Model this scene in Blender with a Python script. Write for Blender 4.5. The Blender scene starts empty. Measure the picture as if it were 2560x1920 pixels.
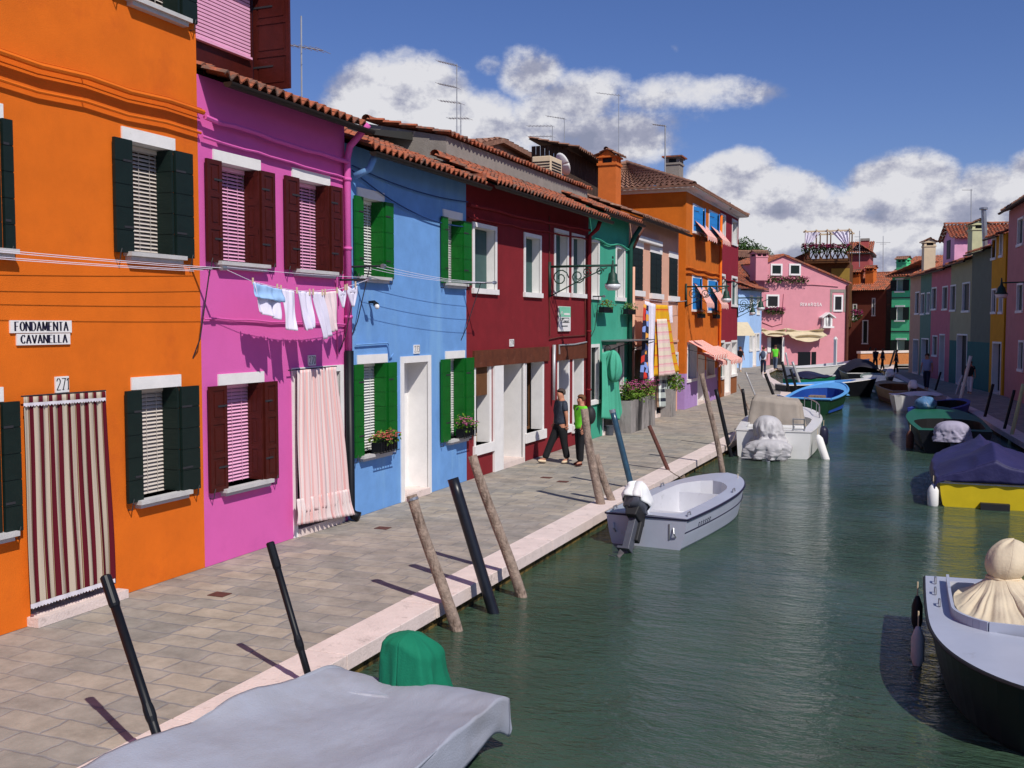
import bpy, bmesh, math, random
from mathutils import Vector, Matrix, noise
R=random.Random(7)
scene=bpy.context.scene
COL=bpy.data.collections.new("scene"); scene.collection.children.link(COL)
PI=math.pi
# ---------------------------------------------------------------- camera
CH=3.2; FP=2560.0; HOR=812.0; VPX=2340.0
PITCH=math.atan((960-HOR)/FP); YAW=math.atan((VPX-1280)*math.cos(PITCH)/FP)
FW=Vector((-math.sin(YAW)*math.cos(PITCH),math.cos(YAW)*math.cos(PITCH),-math.sin(PITCH)))
RT=Vector((math.cos(YAW),math.sin(YAW),0)); UP=RT.cross(FW); EYE=Vector((0,0,CH))
def ray(u,v): return FW+RT*((u-1280)/FP)+UP*((960-v)/FP)
def G(u,v,z=0.0):
    d=ray(u,v); return EYE+d*((z-CH)/d.z)
def onY(u,v,Y):
    d=ray(u,v); return EYE+d*(Y/d.y)
def onX(u,v,X):
    d=ray(u,v); return EYE+d*(X/d.x)
cd=bpy.data.cameras.new("camera"); cam=bpy.data.objects.new("camera",cd); COL.objects.link(cam)
cd.sensor_width=36; cd.lens=36*FP/2560; cd.clip_end=3000; cd.clip_start=0.1
cam.location=EYE; cam.rotation_euler=(PI/2-PITCH,0,YAW); scene.camera=cam
# ---------------------------------------------------------------- materials
MATS={}
def nt(m):
    m.use_nodes=True; t=m.node_tree; return t,t.nodes,t.links,t.nodes["Principled BSDF"]
def lin(c): return tuple((x/12.92 if x<=0.04045 else ((x+0.055)/1.055)**2.4) for x in c)
def mat(name,c,rough=.8,var=.12,vs=2.0,bump=0.0,bs=60,metal=0,spec=.3,c2=None,c2s=.9,c2t=.55,rand=0.0,streak=False):
    """colour with soft tonal noise, optional stains of a second colour, optional bump"""
    if name in MATS: return MATS[name]
    m=bpy.data.materials.new(name); t,N,L,b=nt(m)
    tc=N.new('ShaderNodeTexCoord'); co=tc.outputs['Object']
    n=N.new('ShaderNodeTexNoise'); n.inputs['Scale'].default_value=vs; n.inputs['Detail'].default_value=6; n.inputs['Roughness'].default_value=.65
    L.new(co,n.inputs['Vector'])
    mr=N.new('ShaderNodeMapRange'); mr.inputs[1].default_value=.3; mr.inputs[2].default_value=.7; mr.inputs[3].default_value=1-var; mr.inputs[4].default_value=1+var
    L.new(n.outputs['Fac'],mr.inputs[0])
    mx=N.new('ShaderNodeVectorMath'); mx.operation='SCALE'; mx.inputs[0].default_value=c; L.new(mr.outputs[0],mx.inputs['Scale'])
    out=mx.outputs[0]
    if c2:
        n2=N.new('ShaderNodeTexNoise'); n2.inputs['Scale'].default_value=c2s; n2.inputs['Detail'].default_value=8; n2.inputs['Roughness'].default_value=.7
        if streak:
            mp=N.new('ShaderNodeMapping'); mp.inputs['Scale'].default_value=(1,1,.18); L.new(co,mp.inputs[0]); L.new(mp.outputs[0],n2.inputs['Vector'])
        else: L.new(co,n2.inputs['Vector'])
        r2=N.new('ShaderNodeMapRange'); r2.inputs[1].default_value=c2t; r2.inputs[2].default_value=c2t+.15; L.new(n2.outputs['Fac'],r2.inputs[0])
        mm=N.new('ShaderNodeMix'); mm.data_type='RGBA'; L.new(r2.outputs[0],mm.inputs[0]); L.new(out,mm.inputs[6]); mm.inputs[7].default_value=(*c2,1)
        out=mm.outputs[2]
    if rand>0:
        g=N.new('ShaderNodeNewGeometry'); r3=N.new('ShaderNodeMapRange'); r3.inputs[3].default_value=1-rand; r3.inputs[4].default_value=1+rand
        L.new(g.outputs['Random Per Island'],r3.inputs[0]); s3=N.new('ShaderNodeVectorMath'); s3.operation='SCALE'; L.new(out,s3.inputs[0]); L.new(r3.outputs[0],s3.inputs['Scale']); out=s3.outputs[0]
    L.new(out,b.inputs['Base Color'])
    b.inputs['Roughness'].default_value=rough; b.inputs['Metallic'].default_value=metal; b.inputs['Specular IOR Level'].default_value=spec
    if bump>0:
        n3=N.new('ShaderNodeTexNoise'); n3.inputs['Scale'].default_value=bs; n3.inputs['Detail'].default_value=4; L.new(co,n3.inputs['Vector'])
        bp=N.new('ShaderNodeBump'); bp.inputs['Strength'].default_value=bump; bp.inputs['Distance'].default_value=.02; L.new(n3.outputs['Fac'],bp.inputs['Height']); L.new(bp.outputs[0],b.inputs['Normal'])
    MATS[name]=m; return m
def stripes(name,cols,period,axis=0,soft=False,rough=.85):
    """cloth with bands of colour; bands run in the u direction of the UV map"""
    if name in MATS: return MATS[name]
    m=bpy.data.materials.new(name); t,N,L,b=nt(m)
    uv=N.new('ShaderNodeUVMap'); sp=N.new('ShaderNodeSeparateXYZ'); L.new(uv.outputs[0],sp.inputs[0])
    mu=N.new('ShaderNodeMath'); mu.operation='MULTIPLY'; mu.inputs[1].default_value=1/period; L.new(sp.outputs[axis],mu.inputs[0])
    fr=N.new('ShaderNodeMath'); fr.operation='FRACT'; L.new(mu.outputs[0],fr.inputs[0])
    cr=N.new('ShaderNodeValToRGB'); cr.color_ramp.interpolation='LINEAR' if soft else 'CONSTANT'
    e=cr.color_ramp.elements
    e[0].position=cols[0][0]; e[0].color=(*cols[0][1],1); e[1].position=cols[1][0]; e[1].color=(*cols[1][1],1)
    for p,c in cols[2:]:
        x=e.new(p); x.color=(*c,1)
    L.new(fr.outputs[0],cr.inputs[0]); L.new(cr.outputs[0],b.inputs['Base Color']); b.inputs['Roughness'].default_value=rough
    b.inputs['Specular IOR Level'].default_value=.1
    MATS[name]=m; return m
W_=(.78,.76,.74)
def M(k):
    D=dict(
    orange=lambda:mat('orange_plaster',lin((.87,.425,.08)),.9,.09,1.6,.35,110,c2=lin((.80,.37,.09)),c2s=.5),
    orange_dark=lambda:mat('orange_plaster_old',lin((.80,.42,.10)),.9,.12,2,.25,60,c2=lin((.78,.50,.25)),c2s=1.4,c2t=.62),
    orange_side=lambda:mat('orange_plaster_side',lin((.80,.38,.08)),.9,.1,1.5,.25,60),
    pink=lambda:mat('pink_plaster',lin((.84,.38,.67)),.9,.06,1.2,.25,90,c2=lin((.79,.35,.63)),c2s=.6),
    blue=lambda:mat('blue_plaster',lin((.42,.605,.825)),.9,.12,1.6,.25,70,c2=lin((.48,.66,.84)),c2s=1.5,c2t=.52,streak=True),
    red=lambda:mat('red_plaster',lin((.49,.115,.145)),.9,.14,2,.3,60,c2=lin((.57,.25,.25)),c2s=2.5,c2t=.65),
    green=lambda:mat('green_plaster',lin((.25,.63,.52)),.9,.1,1.6,.25,60,c2=lin((.32,.66,.56)),c2s=1.2,streak=True),
    salmon=lambda:mat('salmon_plaster',lin((.86,.66,.56)),.9,.08,1.5,.25,60),
    darkred=lambda:mat('dark_red_plaster',lin((.55,.12,.19)),.9,.1,1.5,.25,60),
    lilac=lambda:mat('lilac_plaster',lin((.67,.54,.76)),.9,.08,2,.2,60),
    brownbase=lambda:mat('brown_plaster',lin((.56,.34,.20)),.9,.12,2,.2,60),
    lblue=lambda:mat('pale_blue_plaster',lin((.64,.77,.93)),.9,.06,1.5,.1,60),
    rosa=lambda:mat('rose_plaster',lin((.83,.56,.60)),.9,.06,1.5,.15,40),
    white=lambda:mat('white_trim',W_,.8,.06,4,.15,60,c2=(.6,.58,.55),c2s=5,c2t=.66),
    stone=lambda:mat('grey_stone_sill',(.52,.51,.50),.85,.1,6,.2,60),
    kerbm=lambda:mat('istrian_stone',lin((.86,.79,.76)),.8,.10,3,.4,35,c2=lin((.66,.60,.57)),c2s=5,c2t=.57),
    brickw=lambda:mat('stained_brick',lin((.42,.34,.16)),.9,.4,7,.8,30,c2=lin((.13,.12,.05)),c2s=5,c2t=.45),
    dgreen=lambda:mat('dark_green_paint',lin((.065,.125,.11)),.55,.15,8,.1,50),
    bgreen=lambda:mat('bright_green_paint',lin((.03,.36,.10)),.5,.14,6,.15,50),
    ggreen=lambda:mat('grey_green_paint',lin((.26,.36,.35)),.7,.1,5),
    maroon=lambda:mat('maroon_paint',lin((.27,.085,.06)),.45,.18,8,.1,40),
    cblue=lambda:mat('cobalt_paint',lin((.16,.50,.78)),.6,.1,5),
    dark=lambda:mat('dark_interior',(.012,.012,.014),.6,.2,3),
    glass=lambda:mat('window_glass',(.02,.025,.03),.08,.3,1.5,spec=.8),
    blindw=lambda:mat('cream_blind',lin((.78,.74,.70)),.6,.05,3),
    blindp=lambda:mat('pink_blind',lin((.90,.66,.78)),.6,.05,3),
    blindwh=lambda:mat('white_blind',lin((.86,.86,.84)),.6,.05,3),
    wood=lambda:mat('weathered_wood',lin((.56,.49,.44)),.9,.35,12,1.0,30,c2=lin((.31,.25,.21)),c2s=10,c2t=.52,streak=True),
    brown=lambda:mat('brown_wood',lin((.40,.26,.15)),.85,.2,6,.4,30),
    brownold=lambda:mat('brown_weathered_fascia',lin((.37,.19,.12)),.85,.25,5,.3,40,c2=lin((.50,.36,.30)),c2s=7,c2t=.60),
    black=lambda:mat('black_paint',(.006,.007,.010),.45,.2,8,spec=.25),
    blackp=lambda:mat('black_pipe',(.008,.010,.016),.35,.3,8,spec=.4),
    bluep=lambda:mat('dark_blue_pipe',(.02,.06,.10),.3,.3,8,spec=.6),
    rust=lambda:mat('rusty_iron',lin((.36,.22,.19)),.8,.3,12,.3,40),
    iron=lambda:mat('dark_green_iron',lin((.12,.24,.20)),.5,.2,8),
    wire=lambda:mat('dark_wire',(.03,.03,.035),.6,.1,4),
    metal=lambda:mat('grey_metal',(.35,.36,.38),.35,.1,6,metal=.7),
    galv=lambda:mat('galvanised_pipe',(.42,.43,.44),.5,.15,6,metal=.4),
    tile=lambda:mat('terracotta_tile',lin((.66,.37,.26)),.9,.35,5,.5,60,c2=lin((.42,.34,.30)),c2s=3.6,c2t=.46),
    tileold=lambda:mat('old_terracotta_tile',lin((.55,.40,.33)),.95,.35,6,.5,60,c2=lin((.70,.62,.54)),c2s=5,c2t=.58),
    gutter=lambda:mat('dark_gutter',lin((.15,.12,.10)),.6,.2,4),
    copper=lambda:mat('brown_gutter',lin((.36,.20,.15)),.6,.2,4),
    cement=lambda:mat('grey_render',lin((.56,.53,.50)),.95,.15,3,.4,40),
    chimbrick=lambda:mat('orange_chimney_plaster',lin((.80,.42,.18)),.9,.12,3,.3,40),
    cream=lambda:mat('cream_plaster',lin((.84,.76,.64)),.9,.08,3,.2,40),
    gel=lambda:mat('white_gelcoat',(.74,.73,.71),.3,.05,3,spec=.5,c2=(.60,.58,.54),c2s=3,c2t=.62),
    gelg=lambda:mat('grey_gelcoat',lin((.66,.68,.74)),.35,.05,3,spec=.5,c2=lin((.56,.57,.60)),c2s=4,c2t=.62),
    gelin=lambda:mat('cockpit_gelcoat',lin((.80,.80,.82)),.4,.05,3,spec=.4,c2=lin((.62,.62,.62)),c2s=5,c2t=.6),
    navy=lambda:mat('navy_trim',lin((.13,.13,.22)),.4,.1,4),
    motor=lambda:mat('grey_motor',lin((.30,.31,.35)),.35,.15,6,spec=.5),
    rubber=lambda:mat('black_rubber',(.02,.02,.022),.6,.1,4),
    whitecloth=lambda:mat('white_cloth',lin((.90,.88,.93)),.95,.04,6),
    skin=lambda:mat('skin',lin((.72,.50,.40)),.6,.06,6),
    hairb=lambda:mat('brown_hair',lin((.34,.22,.15)),.7,.3,60,.4,90),
    blacktr=lambda:mat('black_trousers',(.012,.012,.014),.9,.2,10),
    soil=lambda:mat('dark_soil',(.03,.02,.015),.9),
    leaf=lambda:mat('leaf_green',lin((.36,.48,.14)),.7,.25,30,rand=.45),
    leafd=lambda:mat('leaf_dark_green',lin((.22,.33,.12)),.7,.25,30,rand=.5),
    fpink=lambda:mat('pink_petals',lin((.85,.42,.66)),.7,.15,30,rand=.35),
    fred=lambda:mat('red_petals',lin((.80,.12,.13)),.7,.15,30,rand=.35),
    fwhite=lambda:mat('white_petals',lin((.9,.86,.84)),.7,.1,30,rand=.15),
    terracotta=lambda:mat('terracotta_pot',lin((.66,.32,.22)),.8,.1,6),
    )
    return D[k]()
# ---------------------------------------------------------------- mesh collector
class MB:
    def __init__(s): s.v=[]; s.f=[]; s.m=[]; s.uv={}
    def add(s,vs,fs,m=0):
        o=len(s.v); s.v+=[Vector(p) for p in vs]
        for f in fs: s.f.append(tuple(i+o for i in f)); s.m.append(m)
        return o
    def quad(s,a,b,c,d,m=0): s.add([a,b,c,d],[(0,1,2,3)],m)
    def hexa(s,c,m=0): # 8 corners bottom ring then top ring
        s.add(c,[(3,2,1,0),(4,5,6,7),(0,1,5,4),(1,2,6,5),(2,3,7,6),(3,0,4,7)],m)
    def box(s,x0,x1,y0,y1,z0,z1,m=0):
        s.hexa([(x0,y0,z0),(x1,y0,z0),(x1,y1,z0),(x0,y1,z0),(x0,y0,z1),(x1,y0,z1),(x1,y1,z1),(x0,y1,z1)],m)
    def tube(s,pts,r,n=8,m=0,caps=True):
        pts=[Vector(p) for p in pts]; k=len(pts); rs=r if isinstance(r,(list,tuple)) else [r]*k
        base=len(s.v); a0=None
        for i,p in enumerate(pts):
            t=(pts[min(i+1,k-1)]-pts[max(i-1,0)]).normalized()
            if a0 is None:
                a0=t.cross(Vector((0,0,1)));
                if a0.length<.05: a0=t.cross(Vector((0,1,0)))
            a0=(a0-t*a0.dot(t)).normalized(); b0=t.cross(a0)
            for j in range(n):
                an=2*PI*j/n; s.v.append(p+(a0*math.cos(an)+b0*math.sin(an))*rs[i])
        for i in range(k-1):
            for j in range(n):
                s.f.append((base+i*n+j,base+i*n+(j+1)%n,base+(i+1)*n+(j+1)%n,base+(i+1)*n+j)); s.m.append(m)
        if caps:
            s.f.append(tuple(base+j for j in reversed(range(n)))); s.m.append(m)
            s.f.append(tuple(base+(k-1)*n+j for j in range(n))); s.m.append(m)
    def grid(s,fn,nu,nv,m=0,uv=False,closed=False):
        base=len(s.v)
        for j in range(nv+1):
            for i in range(nu+1): s.v.append(Vector(fn(i/nu,j/nv)))
        for j in range(nv):
            for i in range(nu):
                a=base+j*(nu+1)+i
                if uv: s.uv[len(s.f)]=[(i/nu,j/nv),((i+1)/nu,j/nv),((i+1)/nu,(j+1)/nv),(i/nu,(j+1)/nv)]
                s.f.append((a,a+1,a+nu+2,a+nu+1)); s.m.append(m)
    def ell(s,c,r,n=10,k=7,m=0,fn=None):
        def f(u,v):
            a=2*PI*u; b=PI*v; d=Vector((math.cos(a)*math.sin(b),math.sin(a)*math.sin(b),math.cos(b)))
            q=1.0 if fn is None else fn(d)
            return (c[0]+d.x*r[0]*q,c[1]+d.y*r[1]*q,c[2]+d.z*r[2]*q)
        s.grid(f,n,k,m)
    def build(s,name,mats,parent=None,smooth=False,world=True,bevel=0,solid=0,merge=False):
        if not isinstance(mats,(list,tuple)): mats=[mats]
        o=Vector((0,0,0))
        if parent is not None and world: o=parent_origin(parent)
        me=bpy.data.meshes.new(name); me.from_pydata([p-o for p in s.v],[],s.f)
        for mm in mats: me.materials.append(mm if not isinstance(mm,str) else M(mm))
        me.polygons.foreach_set('material_index',s.m)
        if s.uv:
            l=me.uv_layers.new(name='UVMap')
            for fi,c in s.uv.items():
                for q,li in enumerate(me.polygons[fi].loop_indices): l.data[li].uv=c[q]
        if merge:
            b=bmesh.new(); b.from_mesh(me); bmesh.ops.remove_doubles(b,verts=b.verts,dist=.0005); bmesh.ops.recalc_face_normals(b,faces=b.faces); b.to_mesh(me); b.free()
        if smooth: me.polygons.foreach_set('use_smooth',[True]*len(me.polygons))
        me.update(); ob=bpy.data.objects.new(name,me); COL.objects.link(ob)
        if parent is not None: ob.parent=parent
        if bevel: 
            mo=ob.modifiers.new('b','BEVEL'); mo.width=bevel; mo.segments=2; mo.limit_method='ANGLE'
        if solid: mo=ob.modifiers.new('s','SOLIDIFY'); mo.thickness=solid; mo.offset=0
        return ob
ORI={}
def parent_origin(p):
    while p.parent is not None: p=p.parent
    return ORI.get(p.name,Vector((0,0,0)))
def tag(o,label=None,cat=None,group=None,kind=None):
    if label: o['label']=label
    if cat: o['category']=cat
    if group: o['group']=group
    if kind: o['kind']=kind
    return o
def thing(name,label,cat,loc=(0,0,0),rz=0,group=None):
    o=bpy.data.objects.new(name,None); COL.objects.link(o); o.empty_display_size=.2
    o.location=loc; o.rotation_euler=(0,0,rz); ORI[o.name]=Vector(loc); return tag(o,label,cat,group)
def struct(mb,name,mats,**k): return tag(mb.build(name,mats,**k),kind='structure')
def copy_tree(o,parent=None,**over):
    c=o.copy(); COL.objects.link(c); c.parent=parent
    if parent is None: ORI[c.name]=Vector(c.location)
    for ch in list(o.children): copy_tree(ch,c)
    for k,v in over.items(): c[k]=v
    return c
# ---------------------------------------------------------------- facade frames
class Face:
    def __init__(s,p0,p1):
        s.p=Vector((p0[0],p0[1],0)); q=Vector((p1[0],p1[1],0)); s.len=(q-s.p).length; s.t=(q-s.p).normalized()
        s.n=Vector((s.t.y,-s.t.x,0))
        if s.n.dot(EYE-s.p)<0: s.n=-s.n
    def at(s,a,z,d=0): return s.p+s.t*a+s.n*d+Vector((0,0,z))
    def px(s,u,v,d=0):
        r=ray(u,v); o=s.p+s.n*d-EYE; k=o.dot(s.n)/r.dot(s.n); h=EYE+r*k; return (h-s.p).dot(s.t),h.z
    def box(s,mb,a0,a1,z0,z1,d0,d1,m=0):
        A=s.at
        mb.hexa([A(a0,z0,d0),A(a1,z0,d0),A(a1,z0,d1),A(a0,z0,d1),A(a0,z1,d0),A(a1,z1,d0),A(a1,z1,d1),A(a0,z1,d1)],m)
# ---------------------------------------------------------------- houses
class House:
    def __init__(s,name,label,face,a0,a1,h,depth,mats,bands=None,group=None,cat='house',z0=0,ends=(0,0)):
        s.F=face; s.a0=a0; s.a1=a1; s.h=h; s.depth=depth; s.mats=mats; s.bands=bands or [(99,0)]; s.holes=[]; s.z0=z0; s.ends=ends
        s.root=thing(name,label,cat,face.at((a0+a1)/2,0,0),0,group)
    def finish(s):
        F=s.F; mb=MB(); A=F.at
        xs=sorted({s.a0,s.a1}|{h[0] for h in s.holes}|{h[1] for h in s.holes}); xs=[x for x in xs if s.a0<=x<=s.a1]
        zs=sorted({s.z0,s.h}|{h[2] for h in s.holes}|{h[3] for h in s.holes}|{b[0] for b in s.bands if b[0]<s.h}); zs=[z for z in zs if s.z0<=z<=s.h]
        W=len(s.mats)
        for i in range(len(xs)-1):
            for j in range(len(zs)-1):
                x=(xs[i]+xs[i+1])/2; z=(zs[j]+zs[j+1])/2
                if any(h[0]<x<h[1] and h[2]<z<h[3] for h in s.holes): continue
                m=next(b[1] for b in s.bands if z<b[0])
                mb.quad(A(xs[i],zs[j]),A(xs[i+1],zs[j]),A(xs[i+1],zs[j+1]),A(xs[i],zs[j+1]),m)
        for (a,b,z0,z1,r) in s.holes:
            mb.quad(A(a,z0),A(a,z0,-r),A(a,z1,-r),A(a,z1),W); mb.quad(A(b,z0),A(b,z0,-r),A(b,z1,-r),A(b,z1),W)
            mb.quad(A(a,z1),A(b,z1),A(b,z1,-r),A(a,z1,-r),W); mb.quad(A(a,z0),A(b,z0),A(b,z0,-r),A(a,z0,-r),W)
        D=s.depth; lo=s.bands[0]
        for k,a in enumerate((s.a0,s.a1)):
            zz=s.z0
            for zt,m in s.bands:
                zt=min(zt,s.h); mb.quad(A(a,zz),A(a,zz,-D),A(a,zt,-D),A(a,zt),m); zz=zt
        mb.quad(A(s.a0,s.z0,-D),A(s.a1,s.z0,-D),A(s.a1,s.h,-D),A(s.a0,s.h,-D),s.bands[-1][1]); mb.quad(A(s.a0,s.h),A(s.a1,s.h),A(s.a1,s.h,-D),A(s.a0,s.h,-D),s.bands[-1][1])
        s.wall=mb.build('wall',list(s.mats)+['white'],s.root); return s.wall
    def box(s,name,m,*b,parent=None,bevel=0):
        mb=MB(); 
        for q in b: s.F.box(mb,*q)
        return mb.build(name,m,parent or s.root,bevel=bevel)
    def rect(s,TL,BR):
        a,z1=s.F.px(*TL); b,z0=s.F.px(*BR); return a,b,z0,z1
def leaf(H,par,hinge,dirn,ang,w,z0,z1,style,m,label=None,d0=.035):
    """one shutter leaf hinged at facade coordinate hinge; ang 0 = flat on the wall, 90 = straight out, 180 = closed across the opening"""
    F=H.F; mb=MB(); c=math.cos(math.radians(ang)); sn=math.sin(math.radians(ang))
    def pt(u,v,th): # u along leaf, th thickness outward
        return F.at(hinge+dirn*(u*c-th*sn*1.0),v,d0+u*sn+th*c if ang<90 else d0+u*sn-th*c)
    def bx(u0,u1,v0,v1,t0,t1,mm=0): mb.hexa([pt(u0,v0,t0),pt(u1,v0,t0),pt(u1,v0,t1),pt(u0,v0,t1),pt(u0,v1,t0),pt(u1,v1,t0),pt(u1,v1,t1),pt(u0,v1,t1)],mm)
    T=.04
    if style=='plank':
        n=max(4,round((z1-z0)/.27)); hh=(z1-z0)/n
        bx(0.004,w-.004,z0+.004,z1-.004,.006,T-.006)
        for i in range(n): bx(0,w,z0+i*hh+.006,z0+(i+1)*hh-.006,0,T)
    elif style=='panel':
        bx(0,w,z0,z1,.008,T-.010)
        for t0,t1 in ((0,.007),(T-.009,T)):
            e=.06
            bx(0,e,z0,z1,t0,t1); bx(w-e,w,z0,z1,t0,t1); n=3
            for i in range(n+1):
                zc=z0+(z1-z0-e)*i/n; bx(e,w-e,zc,zc+e,t0,t1)
            for i in range(n):
                za=z0+(z1-z0-e)*i/n+e; zb=z0+(z1-z0-e)*(i+1)/n
                if w-2*e>.1: bx(e+.035,w-e-.035,za+.04,zb-.04,t0,t1-.002 if t0 else t1)
    else: bx(0,w,z0,z1,0,T)
    # strap hinge
    for zz in (z0+.22*(z1-z0),z0+.8*(z1-z0)):
        bx(-.0,w*.55,zz,zz+.025,T,T+.006,1)
    o=mb.build('shutter',[m,'wire'],par)
    if label: o['label']=label
    return o
def win(H,TL,BR,sh='dgreen',style='plank',blind='blindw',lintel=True,sill=True,reveal=.30,left=(0,.34),right=(0,.34),rl=True,blindtop=0,zrect=None,blind_to=None,lw=.1,sillw=.12,pane='glass'):
    """window with opening shutters: white lintel, stone sill, blind, leaf flat on the wall at each side, folded leaf in the right reveal"""
    F=H.F; a,b,z0,z1=zrect or H.rect(TL,BR); H.holes.append((a,b,z0,z1,reveal))
    mb=MB(); F.box(mb,a,b,z0,z1,-reveal-.02,-reveal-.0,0)
    # sash bars
    for x0,x1,y0,y1 in ((a,b,z0,z0+.06),(a,b,z1-.06,z1),(a,a+.05,z0,z1),(b-.05,b,z0,z1),((a+b)/2-.04,(a+b)/2+.04,z0,z1)):
        F.box(mb,x0,x1,y0,y1,-reveal,-reveal+.035,1)
    w=mb.build('window',[pane,'brown' if blind!='blindwh' else 'white'],H.root)
    if lintel: H.box('lintel','white',(a-lw,b+.06,z1,z1+.15,-.01,.022),parent=w)
    if sill:
        m2=MB(); F.box(m2,a-.10,b+sillw,z0-.05,z0,-reveal,.13); F.box(m2,a-.07,b+sillw-.03,z0-.10,z0-.05,-.01,.09); m2.build('sill','stone',w)
    if blind:
        m2=MB(); n=int((z1-z0)/.055); bd=-reveal+.09; zb=blind_to if blind_to is not None else z0+.01
        z=z1-.04
        while z>zb:
            A=F.at; th=.003
            m2.hexa([A(a+.02,z-.034,bd+.028),A(b-.03,z-.034,bd+.028),A(b-.03,z,bd-.01),A(a+.02,z,bd-.01),A(a+.02,z-.034+th,bd+.028),A(b-.03,z-.034+th,bd+.028),A(b-.03,z+th,bd-.01),A(a+.02,z+th,bd-.01)])
            z-=.048
        for q in (.25,.5,.75): F.box(m2,a+(b-a)*q-.003,a+(b-a)*q+.003,zb,z1-.02,bd+.03,bd+.033)
        F.box(m2,a+.01,b-.02,z1-.06,z1-.005,bd-.02,bd+.04)
        m2.build('blind',blind,w)
    if left: leaf(H,w,a,-1,left[0],left[1],z0-.02,z1-.0,style,sh)
    if rl: # leaf folded back against the right reveal
        m2=MB()
        n=max(4,round((z1-z0)/.27)); hh=(z1-z0-.02)/n; wd=reveal*.60
        if style=='plank':
            F.box(m2,b-.054,b-.026,z0+.01,z1-.012,-wd,.045)
            for i in range(n): F.box(m2,b-.06,b-.02,z0+.008+i*hh+.005,z0+.008+(i+1)*hh-.005,-wd-.003,.05)
        else:
            F.box(m2,b-.052,b-.02,z0+.008,z1-.01,-wd,.05)
            for i in range(4): zc=z0+.008+(z1-z0-.09)*i/3; F.box(m2,b-.060,b-.052,zc,zc+.07,-wd,.05)
            for d_ in (-wd,.05-.06): F.box(m2,b-.059,b-.052,z0+.008,z1-.01,d_,d_+.06)
            for i in range(3):
                za=z0+.008+(z1-z0-.09)*i/3+.11; F.box(m2,b-.058,b-.052,za,za+(z1-z0-.09)/3-.15,-wd+.09,-.04)
        m2.build('shutter',sh,w)
    if right: leaf(H,w,b,1,right[0],right[1],z0-.02,z1,style,sh)
    for q_ in (a-left[1]+.05,b+right[1]-.06): mq=MB(); mq.tube([F.at(q_,z0-.10,0),F.at(q_,z0-.10,.07),F.at(q_,z0-.02,.085),F.at(q_+.02,z0+.03,.085)],.007,5); mq.build('shutter_stay','wire',w)
    w['zr']=[a,b,z0,z1]; del w['zr']
    return w,(a,b,z0,z1)
def fwin(H,TL,BR,sh='ggreen',frame=.09,reveal=.22,closed=True,sillh=.09,pane='glass',zrect=None,fm='white'):
    """window with a white surround and a shutter or pane set back in the reveal; TL/BR are the outer corners of the surround"""
    F=H.F; a,b,z0,z1=zrect or H.rect(TL,BR); e=frame; ia,ib,iz0,iz1=a+e,b-e,z0+sillh,z1-e
    H.holes.append((ia,ib,iz0,iz1,reveal)); mb=MB()
    F.box(mb,ia,ib,iz0,iz1,-reveal-.03,-reveal,0)
    if closed:
        c=(ia+ib)/2; F.box(mb,ia+.01,c-.004,iz0+.01,iz1-.01,-reveal,-reveal+.03,1); F.box(mb,c+.004,ib-.01,iz0+.01,iz1-.01,-reveal,-reveal+.03,1)
        for zz in (.2,.78): F.box(mb,ia+.01,ia+(ib-ia)*.42,iz0+(iz1-iz0)*zz,iz0+(iz1-iz0)*zz+.03,-reveal+.03,-reveal+.036,2)
    w=mb.build('window',[pane,sh,'wire'],H.root)
    m2=MB(); F.box(m2,a,ia,z0+.0,z1,-.01,.024); F.box(m2,ib,b,z0,z1,-.01,.024); F.box(m2,ia,ib,iz1,z1,-.01,.023); m2.build('frame',fm,w)
    H.box('sill',fm,(a-.03,b+.03,z0-.02,iz0,-.01,.06),(ia,ib,iz0-.05,iz0+.004,-reveal,.0),parent=w)
    return w,(ia,ib,iz0,iz1)
def door(H,TL,BR,frame=.09,reveal=.34,leafm='dark',step=True,fm='white',zrect=None,ff=True):
    F=H.F; a,b,z0,z1=zrect or H.rect(TL,BR); z0=0.0; st=.12 if step else .01
    H.holes.append((a,b,0.0,z1,reveal)); mb=MB(); F.box(mb,a,b,st,z1,-reveal-.03,-reveal,0)
    d=mb.build('door',leafm,H.root)
    if ff:
        m2=MB(); F.box(m2,a-frame,a,0,z1+frame,-.01,.022); F.box(m2,b,b+frame,0,z1+frame,-.01,.022); F.box(m2,a,b,z1,z1+frame,-.01,.021); m2.build('frame',fm,d)
    if step: H.box('step','kerbm',(a-.0,b+.0,0,st,-reveal-.1,.05),parent=d)
    return d,(a,b,z0,z1)
def wallband(H,pts,r,m,name='cable',d=.02,n=6):
    mb=MB(); mb.tube([H.F.at(*H.F.px(*p,d=d),d) for p in pts],r,n); return mb.build(name,m,H.root,smooth=True)
def sag(p,q,s,n=10):
    p=Vector(p);q=Vector(q); return [p.lerp(q,i/n)-Vector((0,0,s*4*(i/n)*(1-i/n))) for i in range(n+1)]
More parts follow.
